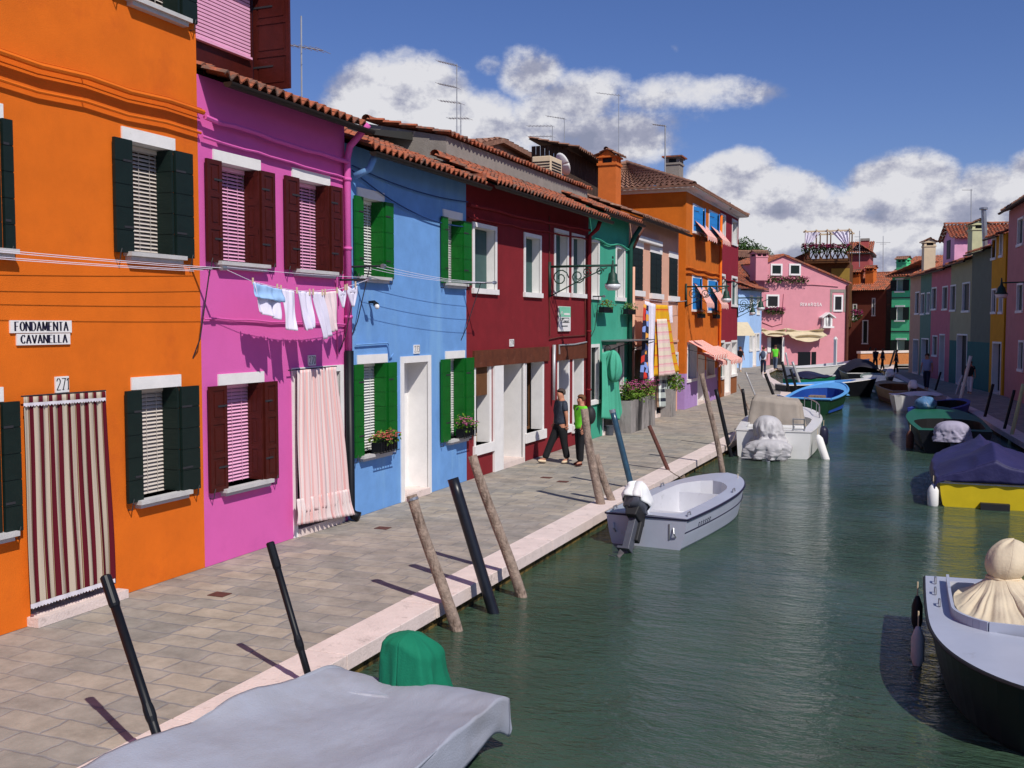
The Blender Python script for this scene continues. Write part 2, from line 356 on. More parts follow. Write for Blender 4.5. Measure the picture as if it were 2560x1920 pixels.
# ---------------------------------------------------------------- roofs
def tiled(mb,A,B,upv,pitch=.20,row=.36,amp=.045,m=0,seg=8,jit=.012):
    """sheet of pantiles from eave A-B up the slope vector upv"""
    A=Vector(A);B=Vector(B);upv=Vector(upv); L=(B-A).length; t=(B-A).normalized(); nrm=t.cross(upv).normalized()
    if nrm.z<0: nrm=-nrm
    n=max(1,round(L/pitch)); rows=max(1,round(upv.length/row)); 
    for k in range(n):
        jt=[R.uniform(-jit,jit) for _ in range(rows+1)]
        for r in range(rows):
            base=len(mb.v)
            for e,(rr,lift) in enumerate(((r/rows,.035+jt[r]),((r+1)/rows+.03/rows*0,.0))):
                for i in range(seg+1):
                    ph=i/seg; h=math.sin(2*PI*ph)
                    p=A+t*((k+ph)/n*L)+upv*rr+nrm*(amp*h+lift); mb.v.append(p)
            for i in range(seg): mb.f.append((base+i,base+i+1,base+seg+2+i,base+seg+1+i)); mb.m.append(m)
            # front lip
            b2=len(mb.v)
            for i in range(seg+1): mb.v.append(mb.v[base+i]-nrm*(.035 if r else .03)-upv.normalized()*.0)
            for i in range(seg): mb.f.append((base+i,b2+i,b2+i+1,base+i+1)); mb.m.append(m)
def ridge(mb,A,B,r=.10,m=0):
    A=Vector(A);B=Vector(B); L=(B-A).length; n=max(1,int(L/.38)); t=(B-A).normalized(); s=t.cross(Vector((0,0,1))).normalized()
    for i in range(n):
        p=A.lerp(B,i/n); q=A.lerp(B,(i+1.12)/n)
        def f(u,v): 
            a=PI*u; c=p.lerp(q,v); rr=r*(1.08-.14*v); return c+s*(math.cos(a)*rr)+Vector((0,0,math.sin(a)*rr-.02+R.uniform(0,.004)))
        mb.grid(f,6,1,m)
def gable_roof(H,rise,run,over=.45,back=True,tm='tile',gut=True,a0=None,a1=None,z=None,row=.36,sideover=.0,gm='gutter',soffit='gutter'):
    """front slope over the facade, ridge parallel to the street"""
    F=H.F; a0=H.a0 if a0 is None else a0; a1=H.a1 if a1 is None else a1; z=H.h if z is None else z
    a0-=sideover; a1+=sideover; s=rise/run; mb=MB()
    A=F.at(a0,z+.10-s*over,over); B=F.at(a1,z+.10-s*over,over); up=F.at(a0,z+.10+rise,-run)-A
    tiled(mb,A,B,up,row=row)
    if back:
        tiled(mb,F.at(a1,z+.10,-2*run),F.at(a0,z+.10,-2*run),F.at(a1,z+.10+rise,-run)-F.at(a1,z+.10,-2*run),row=.5,seg=4)
    ridge(mb,F.at(a0,z+.12+rise,-run),F.at(a1,z+.12+rise,-run))
    # under-slab and gable ends
    T=.06
    mb.quad(F.at(a0,z-s*over+.02,over),F.at(a1,z-s*over+.02,over),F.at(a1,z+rise+.02,-run),F.at(a0,z+rise+.02,-run),1)
    mb.quad(F.at(a0,z+.02,-2*run),F.at(a1,z+.02,-2*run),F.at(a1,z+rise+.02,-run),F.at(a0,z+rise+.02,-run),1)
    for a in (a0+.005,a1-.005): mb.add([F.at(a,z,0.0),F.at(a,z+rise,-run),F.at(a,z,-2*run)],[(0,1,2)],2)
    roof=mb.build('roof',[tm,soffit,H.wallm if hasattr(H,'wallm') else H.mats[0]],H.root)
    if gut:
        m2=MB(); r=.07; zc=z-s*over+.02
        def g(u,v):
            a=PI+PI*v; return F.at(a0+(a1-a0)*u,zc+math.sin(a)*r,over+.05+math.cos(a)*r)
        m2.grid(g,1,8,0); m2.add([F.at(a1,zc+math.sin(PI+PI*i/8)*r,over+.05+math.cos(PI+PI*i/8)*r) for i in range(9)],[tuple(range(9))])
        m2.add([F.at(a0,zc+math.sin(PI+PI*i/8)*r,over+.05+math.cos(PI+PI*i/8)*r) for i in range(9)],[tuple(range(9))])
        m2.build('gutter',gm,H.root,smooth=False)
    return roof
def chimney(par,F,a,z0,z1,d,w=.5,wd=.5,m='cement',cap='tileold',style='gable',flare=None):
    """masonry shaft with smoke openings and a small tiled cap"""
    mb=MB(); hw=w/2; hd=wd/2
    def bx(a0,a1,b0,b1,c0,c1,mm=0): F.box(mb,a0,a1,b0,b1,c0,c1,mm)
    ct=z1-.38
    bx(a-hw,a+hw,z0,ct-.18,d-hd,d+hd)
    bx(a-hw-.04,a+hw+.04,ct-.18,ct-.10,d-hd-.04,d+hd+.04)
    for q in (-1,1):
        for r in (-1,1): bx(a+q*(hw-.07)-.07,a+q*(hw-.07)+.07,ct-.10,ct+.08,d+r*(hd-.07)-.07,d+r*(hd-.07)+.07)
    bx(a-hw+.08,a+hw-.08,ct-.10,ct+.08,d-hd+.08,d+hd-.08,2); bx(a-.05,a+.05,ct-.10,ct+.08,d-hd,d+hd)
    bx(a-hw-.06,a+hw+.06,ct+.08,ct+.13,d-hd-.06,d+hd+.06)
    o=.14
    if style=='gable':
        tiled(mb,F.at(a-hw-o,ct+.13,d+hd+o),F.at(a+hw+o,ct+.13,d+hd+o),F.at(0,.22,0)-F.at(0,0,hd+o),pitch=.16,row=.3,m=1,seg=6,amp=.035)
        tiled(mb,F.at(a+hw+o,ct+.13,d-hd-o),F.at(a-hw-o,ct+.13,d-hd-o),F.at(0,.22,0)-F.at(0,0,-hd-o),pitch=.16,row=.3,m=1,seg=6,amp=.035)
        ridge(mb,F.at(a-hw-o,ct+.36,d),F.at(a+hw+o,ct+.36,d),.08,1)
        for q in (-1,1): mb.add([F.at(a+q*(hw+.03),ct+.13,d-hd),F.at(a+q*(hw+.03),ct+.13,d+hd),F.at(a+q*(hw+.03),ct+.34,d)],[(0,1,2)],0)
    else:
        F.box(mb,a-hw-o,a+hw+o,ct+.13,ct+.19,d-hd-o,d+hd+o,1)
    return mb.build('chimney',[m,cap,'dark'],par)
def chimney_obj(name,label,F,a,z0,z1,d,**k):
    t=thing(name,label,'chimney',F.at(a,z0,d)); k2=dict(k); o=chimney(t,F,a,z0,z1,d,**k2); o.name='shaft'; return t
# ---------------------------------------------------------------- foliage
def leaves(mb,c,r,n,size,m=0,droop=0,fl=None):
    for _ in range(n):
        while True:
            d=Vector((R.uniform(-1,1),R.uniform(-1,1),R.uniform(-1,1)))
            if .25<d.length<1: break
        p=Vector((c[0]+d.x*r[0],c[1]+d.y*r[1],c[2]+d.z*r[2]-(droop*abs(d.x) if droop else 0)))
        a=Vector((R.uniform(-1,1),R.uniform(-1,1),R.uniform(-.6,1))).normalized(); b=a.cross(Vector((R.uniform(-1,1),R.uniform(-1,1),1))).normalized()
        s=size*R.uniform(.6,1.3); mb.add([p-a*s,p+b*s*.55,p+a*s,p-b*s*.55],[(0,1,2,3)],m)
def blooms(mb,c,r,n,size,m=0):
    for _ in range(n):
        th=R.uniform(0,2*PI); q=math.sqrt(R.random()); up=R.uniform(.1,1)
        p=Vector((c[0]+r[0]*q*math.cos(th),c[1]+r[1]*q*math.sin(th),c[2]+r[2]*up*(1-.4*q)))
        for k in range(5):
            a=Vector((math.cos(k*1.26),math.sin(k*1.26),.5))*size; b=Vector((-math.sin(k*1.26),math.cos(k*1.26),0))*size*.5
            mb.add([p,p+a*.6+b,p+a,p+a*.6-b],[(0,1,2,3)],m)
def flowerbox(F,a,z,d,w,label,flower='fpink',leafm='leaf',n=160,nb=30,h=.16,name='flower_box',boxm='black',group=None,lh=.16,rail=False,cat='flower box'):
    t=thing(name,label,cat,F.at(a,z,d),0,group); mb=MB(); F.box(mb,a-w/2,a+w/2,z,z+h,d-.08,d+.08); 
    if rail:
        for i in range(int(w/.09)+1):
            x=a-w/2+i*.09; F.box(mb,x-.006,x+.006,z-.02,z+h+.06,d+.10,d+.112)
        for zz in (z-.02,z+h+.06): F.box(mb,a-w/2-.03,a+w/2+.03,zz,zz+.012,d+.10,d+.112)
    mb.build('box',boxm,t)
    m2=MB(); k=max(1,int(w/.22))
    for i in range(k):
        c=F.at(a-w/2+w*(i+.5)/k,z+h+lh*.45,d); s=R.uniform(.8,1.15); leaves(m2,c,(w/k*.75*s,.14,lh*s),int(n/k),.034)
    m2.build('foliage',leafm,t)
    if nb:
        m3=MB()
        for i in range(k):
            c=F.at(a-w/2+w*(i+.5)/k,z+h+lh*.25,d+.03); blooms(m3,c,(w/k*.7,.13,lh*1.1),int(nb/k)+1,.034)
        m3.build('blooms',flower,t)
    return t
# ---------------------------------------------------------------- cloth
def cloth(name,label,cat,F,TL,TR,BR,BL,m,d=(0,0),folds=5,amp=.03,wav=.02,parent=None,group=None,nu=28,nv=24,solid=.006,uvw=1.0,seed=0,belly=0,hemwave=0,px=True,botamp=1.6):
    """hanging cloth with corners given in facade coordinates (or picture points on the facade plane at depth d)"""
    if px: TL,TR=[(*F.px(*p,d=d[0]),) for p in (TL,TR)]; BR,BL=[(*F.px(*p,d=d[0]),) for p in (BR,BL)]
    rr=random.Random(seed); ph=rr.uniform(0,6)
    def f(u,v):
        a=(TL[0]*(1-u)+TR[0]*u)*(1-v)+(BL[0]*(1-u)+BR[0]*u)*v; z=(TL[1]*(1-u)+TR[1]*u)*(1-v)+(BL[1]*(1-u)+BR[1]*u)*v
        q=amp*(.45+botamp*v*.6)*math.sin(folds*2*PI*u+ph+.8*math.sin(2.2*v+ph))+wav*math.sin(5*v+3*u+ph)*v+belly*v
        q+=.35*amp*math.sin(folds*4.6*PI*u+1.3*ph+2*v)
        z+=hemwave*v*math.sin(folds*2*PI*u+ph+1)
        return F.at(a,z,d[0]+(d[1]-d[0])*v+q)
    mb=MB(); mb.grid(f,nu,nv,uv=True)
    o=mb.build(name,m,parent,smooth=True,solid=solid)
    if parent is None:
        c=sum((o.data.vertices[i].co for i in range(len(o.data.vertices))),Vector())/len(o.data.vertices)
        for vv in o.data.vertices: vv.co-=c
        o.location=c; tag(o,label,cat,group)
    return o
# ---------------------------------------------------------------- lettering (serif strokes)
GL={'F':[[(0,0),(0,1)],[(0,1),(.6,1)],[(0,.52),(.45,.52)]],'O':'O','N':[[(0,0),(0,1)],[(0,1),(.7,0)],[(.7,0),(.7,1)]],
'D':[[(0,0),(0,1)],[(0,1),(.35,1),(.62,.8),(.68,.5),(.62,.2),(.35,0),(0,0)]],'A':[[(0,0),(.36,1)],[(.36,1),(.72,0)],[(.12,.33),(.6,.33)]],
'M':[[(0,0),(.06,1)],[(.06,1),(.42,.1)],[(.42,.1),(.78,1)],[(.78,1),(.84,0)]],'E':[[(0,0),(0,1)],[(0,1),(.58,1)],[(0,.52),(.44,.52)],[(0,0),(.6,0)]],
'T':[[(.34,0),(.34,1)],[(0,1),(.68,1)]],'C':[[(.66,.8),(.5,1),(.3,1),(.08,.8),(0,.5),(.08,.2),(.3,0),(.5,0),(.66,.2)]],'V':[[(0,1),(.36,0)],[(.36,0),(.72,1)]],
'L':[[(0,1),(0,0)],[(0,0),(.55,0)]],'R':[[(0,0),(0,1)],[(0,1),(.4,1),(.58,.85),(.58,.65),(.4,.5),(0,.5)],[(.3,.5),(.62,0)]],'I':[[(0,0),(0,1)]],
'S':[[(.52,.82),(.38,1),(.18,1),(.04,.84),(.06,.64),(.48,.38),(.54,.2),(.4,0),(.16,0),(0,.18)]],'U':[[(0,1),(0,.3),(.1,.05),(.34,0),(.58,.05),(.66,.3),(.66,1)]],
'2':[[(0,.8),(.12,1),(.36,1),(.5,.85),(.48,.62),(0,0)],[(0,0),(.54,0)]],'7':[[(0,1),(.52,1)],[(.52,1),(.16,0)]],'1':[[(0,.82),(.2,1)],[(.2,1),(.2,0)]],'0':'O0',
'3':[[(0,.85),(.15,1),(.38,1),(.48,.8),(.4,.58),(.2,.52)],[(.2,.52),(.44,.44),(.52,.22),(.38,0),(.14,0),(0,.15)]],'4':[[(.4,0),(.4,1)],[(.4,1),(0,.32)],[(0,.32),(.56,.32)]],'6':[[(.46,.9),(.3,1),(.1,.8),(0,.4),(.06,.1),(.26,0),(.46,.1),(.5,.35),(.34,.55),(.06,.5)]],'5':[[(.48,1),(.06,1)],[(.06,1),(.04,.58)],[(.04,.58),(.34,.6),(.5,.4),(.48,.14),(.3,0),(0,.08)]],'P':[[(0,0),(0,1)],[(0,1),(.4,1),(.58,.85),(.58,.65),(.4,.5),(0,.5)]],' ':[]}
def letters(mb,F,text,a,z,h,d,thick=.16,thin=.06,gap=.22,serif=True,m=0,wx=1.0):
    """draw text as raised strokes; a = left edge in facade coordinates (mirrored automatically when the facade runs right to left)"""
    sg=1 if F.t.dot(RT)>0 else -1; x=0
    for ch in text:
        g=GL[ch]
        if isinstance(g,str):
            w=.72 if g=='O' else .54; g=[[(w/2+w/2*math.sin(q*PI/6),.5+.5*math.cos(q*PI/6)) for q in range(13)]]
        width=max([p[0] for s in g for p in s],default=.3)
        for s in g:
            for i in range(len(s)-1):
                p=Vector(s[i]);q=Vector(s[i+1]); dd=(q-p); 
                if dd.length<1e-4: continue
                vv=abs(dd.normalized().y); wv=(thin+(thick-thin)*vv**2)/2; nn=Vector((-dd.y,dd.x)).normalized()*wv; ex=dd.normalized()*.02
                c=[p-ex+nn,p-ex-nn,q+ex-nn,q+ex+nn]
                P=[F.at(a+sg*(x+k.x)*h*wx,z+k.y*h,d) for k in c]; mb.quad(*P,m)
            if serif and len(s)==2 and abs((Vector(s[1])-Vector(s[0])).normalized().y)>.7:
                for e in s:
                    if e[1] in (0,1):
                        e0=e[0]; y0=e[1]; t=.05; yy=(y0,y0+t) if y0==0 else (y0-t,y0)
                        P=[F.at(a+sg*(x+kx)*h*wx,z+ky*h,d+.0006) for kx,ky in ((e0-.15,yy[0]),(e0+.15,yy[0]),(e0+.15,yy[1]),(e0-.15,yy[1]))]; mb.quad(*P,m)
        x+=width+gap
    return x*h*wx
def textw(text,h,gap=.22,wx=1.0):
    x=0
    for ch in text:
        g=GL[ch]; w=(.72 if g=='O' else .54) if isinstance(g,str) else max([p[0] for s in g for p in s],default=.3); x+=w+gap
    return (x-gap)*h*wx
def plaque(F,rect,lines,label,d=.022,cat='sign',name='street_sign',tm='navy',bm='cream',group=None,th=.14,**k):
    a0,a1,z0,z1=rect; t=thing(name,label,cat,F.at((a0+a1)/2,z0,0),0,group)
    mb=MB(); F.box(mb,a0,a1,z0,z1,.001,d); mb.build('plate','white' if bm=='cream' else bm,t)
    m2=MB(); n=len(lines); hh=(z1-z0)/n
    for i,s in enumerate(lines):
        h=hh*.70; tw=textw(s,h,gap=k.get('gap',.22)); wx=min(1.25,(abs(a1-a0)*.86)/tw); tw*=wx; sg=1 if F.t.dot(RT)>0 else -1
        letters(m2,F,s,(a0+a1)/2-sg*tw/2,z1-hh*(i+1)+hh*.17,h,d+.002,thick=th,wx=wx,**k)
    m2.build('lettering',tm,t); return t
# ---------------------------------------------------------------- light, sky, clouds
SUN=Vector((.73,-.58,1)).normalized()
sl=bpy.data.lights.new("sun","SUN"); so=bpy.data.objects.new("sun",sl); COL.objects.link(so); so['kind']='structure'
sl.energy=4.2; sl.angle=math.radians(.5); sl.color=(1,.95,.87); so.rotation_euler=(-SUN).to_track_quat('-Z','Y').to_euler()
wd=bpy.data.worlds.new("World"); scene.world=wd; wd.use_nodes=True
T=wd.node_tree; N=T.nodes; L=T.links; bg=N['Background']
sky=N.new('ShaderNodeTexSky'); sky.sky_type='NISHITA'; sky.sun_disc=False; sky.sun_elevation=math.asin(SUN.z); sky.sun_rotation=math.atan2(SUN.x,SUN.y)
sky.air_density=1.0; sky.dust_density=.3; sky.ozone_density=3.0
tc=N.new('ShaderNodeTexCoord'); D_=tc.outputs['Generated']
def mth(op,a,b=None,c=None,cl=False):
    n=N.new('ShaderNodeMath'); n.operation=op; n.use_clamp=cl
    for i,x in enumerate((a,b,c)):
        if x is None: continue
        if isinstance(x,(int,float)): n.inputs[i].default_value=x
        else: L.new(x,n.inputs[i])
    return n.outputs[0]
def skynoise(scale,detail,off,rough=.6,st=1.35):
    mp=N.new('ShaderNodeMapping'); mp.inputs['Location'].default_value=off; mp.inputs['Scale'].default_value=(1,1,st); L.new(D_,mp.inputs[0])
    n=N.new('ShaderNodeTexNoise'); n.inputs['Scale'].default_value=scale; n.inputs['Detail'].default_value=detail; n.inputs['Roughness'].default_value=rough; L.new(mp.outputs[0],n.inputs['Vector']); return n.outputs['Fac']
sx=N.new('ShaderNodeSeparateXYZ'); L.new(D_,sx.inputs[0])
az=mth('ARCTAN2',sx.outputs[0],sx.outputs[1]); el=mth('ARCSINE',sx.outputs[2])
def azel(u,v):
    d=ray(u,v).normalized(); return math.atan2(d.x,d.y),math.asin(d.z)
BL=[(1010,250,185,115,1.15),(1180,330,170,100,1.0),(900,330,120,110,1.0),(1060,360,220,70,1.0),(1335,185,100,75,.88),(1230,165,55,32,.58),(1450,255,180,85,.92),(1640,250,190,60,.76),(1850,228,150,42,.60),(1500,335,240,95,.92),(1650,300,140,50,.72),(1340,310,130,80,.80),
 (1250,400,180,60,.8),(1560,420,130,40,.55),(1820,460,120,75,1.05),(1960,520,130,85,1.05),(1760,560,180,110,.95),(2090,560,110,80,.95),(1950,640,320,80,1.0),(2270,470,140,90,1.1),(2330,560,200,110,1.0),(2200,640,250,60,.95),(2470,500,120,100,.9),(2600,430,90,60,.95),(2580,560,140,90,.85),(2330,40,60,26,.38),(1690,115,18,26,.36)]
# clouds beyond the picture, so the sky is whole all round
OUT=[(2.5,.16,.4,.08,.8),(.62,.07,.2,.05,.9)]
blob=None; hgt=None
def add_blob(a,e,ra,re,amp):
    global blob,hgt
    dx=mth('DIVIDE',mth('SUBTRACT',az,a),ra); dy=mth('DIVIDE',mth('SUBTRACT',el,e),re)
    r2=mth('ADD',mth('MULTIPLY',dx,dx),mth('MULTIPLY',dy,dy)); v=mth('MULTIPLY',mth('SUBTRACT',1.0,mth('MULTIPLY',r2,.5),cl=True),amp)
    # relative height inside the tallest cloud here, for lit tops
    hh=mth('MULTIPLY',v,dy)
    blob=v if blob is None else mth('MAXIMUM',blob,v); hgt=hh if hgt is None else mth('MAXIMUM',hgt,hh)
for (u,v,ru,rv,am) in BL:
    a,e=azel(u,v); add_blob(a,e,ru/2560*.92,rv/2560*.95,am)
for q in OUT: add_blob(*q)
n1=skynoise(8.5,12,(0,0,0),.64); n2=skynoise(8.5,12,(-.020,.014,-.030),.64); n3=skynoise(30,6,(3,1,0),.6); n4=skynoise(30,6,(3.006,1.006,-.012),.6)
dens=mth('ADD',blob,mth('MULTIPLY',mth('SUBTRACT',n1,.5),1.6)); dens=mth('ADD',dens,mth('MULTIPLY',mth('SUBTRACT',n3,.5),.28))
mr=N.new('ShaderNodeMapRange'); mr.interpolation_type='SMOOTHSTEP'; mr.inputs[1].default_value=.34; mr.inputs[2].default_value=.76; L.new(dens,mr.inputs[0])
up=mth('MULTIPLY',mth('SUBTRACT',n1,n2),3.4); up=mth('ADD',up,mth('MULTIPLY',mth('SUBTRACT',n3,n4),1.0)); 
lit=mth('ADD',mth('ADD',mth('MULTIPLY',hgt,1.15),up),.33)
cr=N.new('ShaderNodeValToRGB'); e=cr.color_ramp.elements; e[0].position=0; e[0].color=(.33,.36,.50,1); e[1].position=.9; e[1].color=(.92,.92,.97,1)
x=e.new(.4); x.color=(.44,.46,.60,1); L.new(lit,cr.inputs[0])
SKYS=.12
vm=N.new('ShaderNodeVectorMath'); vm.operation='SCALE'; L.new(cr.outputs[0],vm.inputs[0]); vm.inputs['Scale'].default_value=.80/SKYS
hs=N.new('ShaderNodeHueSaturation'); hs.inputs['Saturation'].default_value=1.1; hs.inputs['Value'].default_value=.60; L.new(sky.outputs[0],hs.inputs['Color'])
tn=N.new('ShaderNodeVectorMath'); tn.operation='MULTIPLY'; L.new(hs.outputs[0],tn.inputs[0]); tn.inputs[1].default_value=(.86,.88,1.25)
mx=N.new('ShaderNodeMix'); mx.data_type='RGBA'; L.new(mr.outputs[0],mx.inputs[0]); L.new(tn.outputs[0],mx.inputs[6]); L.new(vm.outputs[0],mx.inputs[7])
L.new(mx.outputs[2],bg.inputs[0]); bg.inputs[1].default_value=SKYS
scene.view_settings.view_transform='Standard'; scene.view_settings.look='None'; scene.view_settings.exposure=0; scene.view_settings.gamma=1
# ---------------------------------------------------------------- ground, quays, water
ZW=-.28
def water():
    m=bpy.data.materials.new('canal_water'); t,N,L,b=nt(m); tc=N.new('ShaderNodeTexCoord')
    def ns(sc,scale,det,dist=0.0,rot=0.0,rough=.55):
        mp=N.new('ShaderNodeMapping'); mp.inputs['Scale'].default_value=scale; mp.inputs['Rotation'].default_value=(0,0,rot); L.new(tc.outputs['Object'],mp.inputs[0])
        n=N.new('ShaderNodeTexNoise'); n.inputs['Scale'].default_value=sc; n.inputs['Detail'].default_value=det; n.inputs['Roughness'].default_value=rough; n.inputs['Distortion'].default_value=dist; L.new(mp.outputs[0],n.inputs['Vector']); return n.outputs['Fac']
    a=ns(1.0,(1.3,3.2,1),3,.4,.38); c=ns(1.0,(4.6,11,1),4,.5,.30); f=ns(1.0,(15,34,1),3,.3,.45)
    def MT(op,x,y):
        n=N.new('ShaderNodeMath'); n.operation=op
        for i,q in enumerate((x,y)):
            if isinstance(q,(int,float)): n.inputs[i].default_value=q
            else: L.new(q,n.inputs[i])
        return n.outputs[0]
    g=ns(.22,(1,1,1),3,0,0); gm=N.new('ShaderNodeMapRange'); gm.inputs[1].default_value=.38; gm.inputs[2].default_value=.62; gm.inputs[3].default_value=.35; gm.inputs[4].default_value=1.35; L.new(g,gm.inputs[0])
    h=MT('ADD',MT('ADD',MT('MULTIPLY',a,.100),MT('MULTIPLY',c,.062)),MT('MULTIPLY',f,.024)); h=MT('MULTIPLY',h,gm.outputs[0])
    bp=N.new('ShaderNodeBump'); bp.inputs['Strength'].default_value=1; bp.inputs['Distance'].default_value=1.0; L.new(h,bp.inputs['Height']); L.new(bp.outputs[0],b.inputs['Normal'])
    n=ns(.5,(1,1,1),4); cr=N.new('ShaderNodeValToRGB'); e=cr.color_ramp.elements; e[0].position=.3; e[0].color=(.030,.062,.040,1); e[1].position=.7; e[1].color=(.048,.084,.052,1); L.new(n,cr.inputs[0]); L.new(cr.outputs[0],b.inputs['Base Color'])
    b.inputs['Roughness'].default_value=.04; b.inputs['IOR'].default_value=1.50; b.inputs['Specular IOR Level'].default_value=.5
    return m
mb=MB(); mb.quad((-400,-300,ZW),(400,-300,ZW),(400,900,ZW),(-400,900,ZW)); struct(mb,'water',water())
mb=MB(); mb.quad((-900,-900,-2.2),(900,-900,-2.2),(900,1500,-2.2),(-900,1500,-2.2)); struct(mb,'ground',mat('mud',(.05,.045,.03),.95))
def paving():
    m=bpy.data.materials.new('stone_paving'); t,N,L,b=nt(m); tc=N.new('ShaderNodeTexCoord')
    nz=N.new('ShaderNodeTexNoise'); nz.inputs['Scale'].default_value=3.5; nz.inputs['Detail'].default_value=3; L.new(tc.outputs['Object'],nz.inputs['Vector'])
    sb=N.new('ShaderNodeVectorMath'); sb.operation='MULTIPLY_ADD'; L.new(nz.outputs['Color'],sb.inputs[0]); sb.inputs[1].default_value=(.13,.10,0); L.new(tc.outputs['Object'],sb.inputs[2])
    br=N.new('ShaderNodeTexBrick'); L.new(sb.outputs[0],br.inputs['Vector']); br.inputs['Scale'].default_value=1; br.inputs['Brick Width'].default_value=.58; br.inputs['Row Height'].default_value=.31
    br.inputs['Mortar Size'].default_value=.019; br.inputs['Mortar Smooth'].default_value=.7; br.offset=.43; br.squash=.78; br.squash_frequency=3
    br.inputs['Color1'].default_value=(*lin((.675,.63,.565)),1); br.inputs['Color2'].default_value=(*lin((.565,.55,.52)),1); br.inputs['Mortar'].default_value=(*lin((.53,.52,.52)),1)
    n2=N.new('ShaderNodeTexNoise'); n2.inputs['Scale'].default_value=2.2; n2.inputs['Detail'].default_value=9; n2.inputs['Roughness'].default_value=.7; L.new(tc.outputs['Object'],n2.inputs['Vector'])
    mr=N.new('ShaderNodeMapRange'); mr.inputs[1].default_value=.35; mr.inputs[2].default_value=.7; mr.inputs[3].default_value=1.18; mr.inputs[4].default_value=.66; L.new(n2.outputs['Fac'],mr.inputs[0])
    n5=N.new('ShaderNodeTexNoise'); n5.inputs['Scale'].default_value=.25; n5.inputs['Detail'].default_value=2; L.new(tc.outputs['Object'],n5.inputs['Vector'])
    m5=N.new('ShaderNodeMapRange'); m5.inputs[1].default_value=.4; m5.inputs[2].default_value=.62; m5.inputs[3].default_value=0; m5.inputs[4].default_value=.5; L.new(n5.outputs['Fac'],m5.inputs[0])
    mg=N.new('ShaderNodeMix'); mg.data_type='RGBA'; L.new(m5.outputs[0],mg.inputs[0]); L.new(br.outputs['Color'],mg.inputs[6]); mg.inputs[7].default_value=(*lin((.60,.56,.53)),1)
    v=N.new('ShaderNodeVectorMath'); v.operation='SCALE'; L.new(mg.outputs[2],v.inputs[0]); L.new(mr.outputs[0],v.inputs['Scale'])
    n4=N.new('ShaderNodeTexNoise'); n4.inputs['Scale'].default_value=55; n4.inputs['Detail'].default_value=3; L.new(tc.outputs['Object'],n4.inputs['Vector'])
    L.new(v.outputs[0],b.inputs['Base Color']); b.inputs['Roughness'].default_value=.9; b.inputs['Specular IOR Level'].default_value=.15
    h=N.new('ShaderNodeMath'); h.operation='MULTIPLY_ADD'; L.new(br.outputs['Fac'],h.inputs[0]); h.inputs[1].default_value=-1.0
    h2=N.new('ShaderNodeMath'); h2.operation='MULTIPLY'; L.new(n4.outputs['Fac'],h2.inputs[0]); h2.inputs[1].default_value=.5; L.new(h2.outputs[0],h.inputs[2])
    bp=N.new('ShaderNodeBump'); bp.inputs['Strength'].default_value=.5; bp.inputs['Distance'].default_value=.010; L.new(h.outputs[0],bp.inputs['Height']); L.new(bp.outputs[0],b.inputs['Normal'])
    return m
PAV=paving()
KW=.47
LK=[(-5.20,-30),(-5.20,18),(-5.15,24),(-5.05,30),(-5.1,36),(-5.4,42),(-6.3,50),(-7.9,58),(-9.3,64),(-10.6,72),(-10.9,78)] # outer kerb edge, left bank
e1=G(2051,926); e2=G(2128,923)
LK2=[(-10.9,78),(e1.x-.6,e1.y-.6),(e1.x,e1.y),(e2.x,e2.y),(e2.x+.2,e2.y+1.6),(e2.x+3,e2.y+3.5),(2,e2.y+6)]
LKF=LK+LK2[1:]
RK=[(4.75,-30),(4.3,6),(3.3,18),(2.3,30.5),(1.35,40),(-.1,51),(-1.6,62),(-2.9,74),(-3.3,86),(-3.0,e2.y+1)]
def bank(poly,side,name):
    """quay: paving sheet, kerb stones with a lip, stained brick face"""
    P=[Vector((x,y,0)) for x,y in poly]; n=len(P); nr=[]
    for i in range(n):
        t=(P[min(i+1,n-1)]-P[max(i-1,0)]).normalized(); q=Vector((t.y,-t.x,0))*side; nr.append(q) # points to the water
    inn=[P[i]-nr[i]*KW for i in range(n)]
    far=-300*side
    mb=MB()
    for i in range(n-1):
        a,b=inn[i],inn[i+1]; mb.quad(a,b,Vector((far,b.y,0)),Vector((far,a.y,0)))
    return P,inn,nr
P_,I_,N_=bank(LKF,1,'l')
# left pavement polygon
z_=-.004; mb=MB(); nk=len(LK)
for i in range(nk-1):
    a,b=I_[i],I_[i+1]; mb.quad((a.x,a.y,z_),(b.x,b.y,z_),(-300,b.y,z_),(-300,a.y,z_))
tail=I_[nk-1:]
for i in range(len(tail)-1):
    a,b=tail[i],tail[i+1]; mb.quad((a.x,a.y,z_),(b.x,b.y,z_),(b.x,400,z_),(a.x,400,z_))
mb.quad((-300,tail[0].y,z_),(tail[0].x,tail[0].y,z_),(tail[0].x,400,z_),(-300,400,z_)); mb.quad((tail[-1].x,tail[-1].y,z_),(60,tail[-1].y,z_),(60,400,z_),(tail[-1].x,400,z_))
struct(mb,'pavement',PAV)
P2,I2,N2=bank(RK,-1,'r')
mb=MB()
for i in range(len(I2)-1):
    a,b=I2[i],I2[i+1]; mb.quad((a.x,a.y,z_),(b.x,b.y,z_),(60,b.y,z_),(60,a.y,z_))
struct(mb,'pavement',PAV)
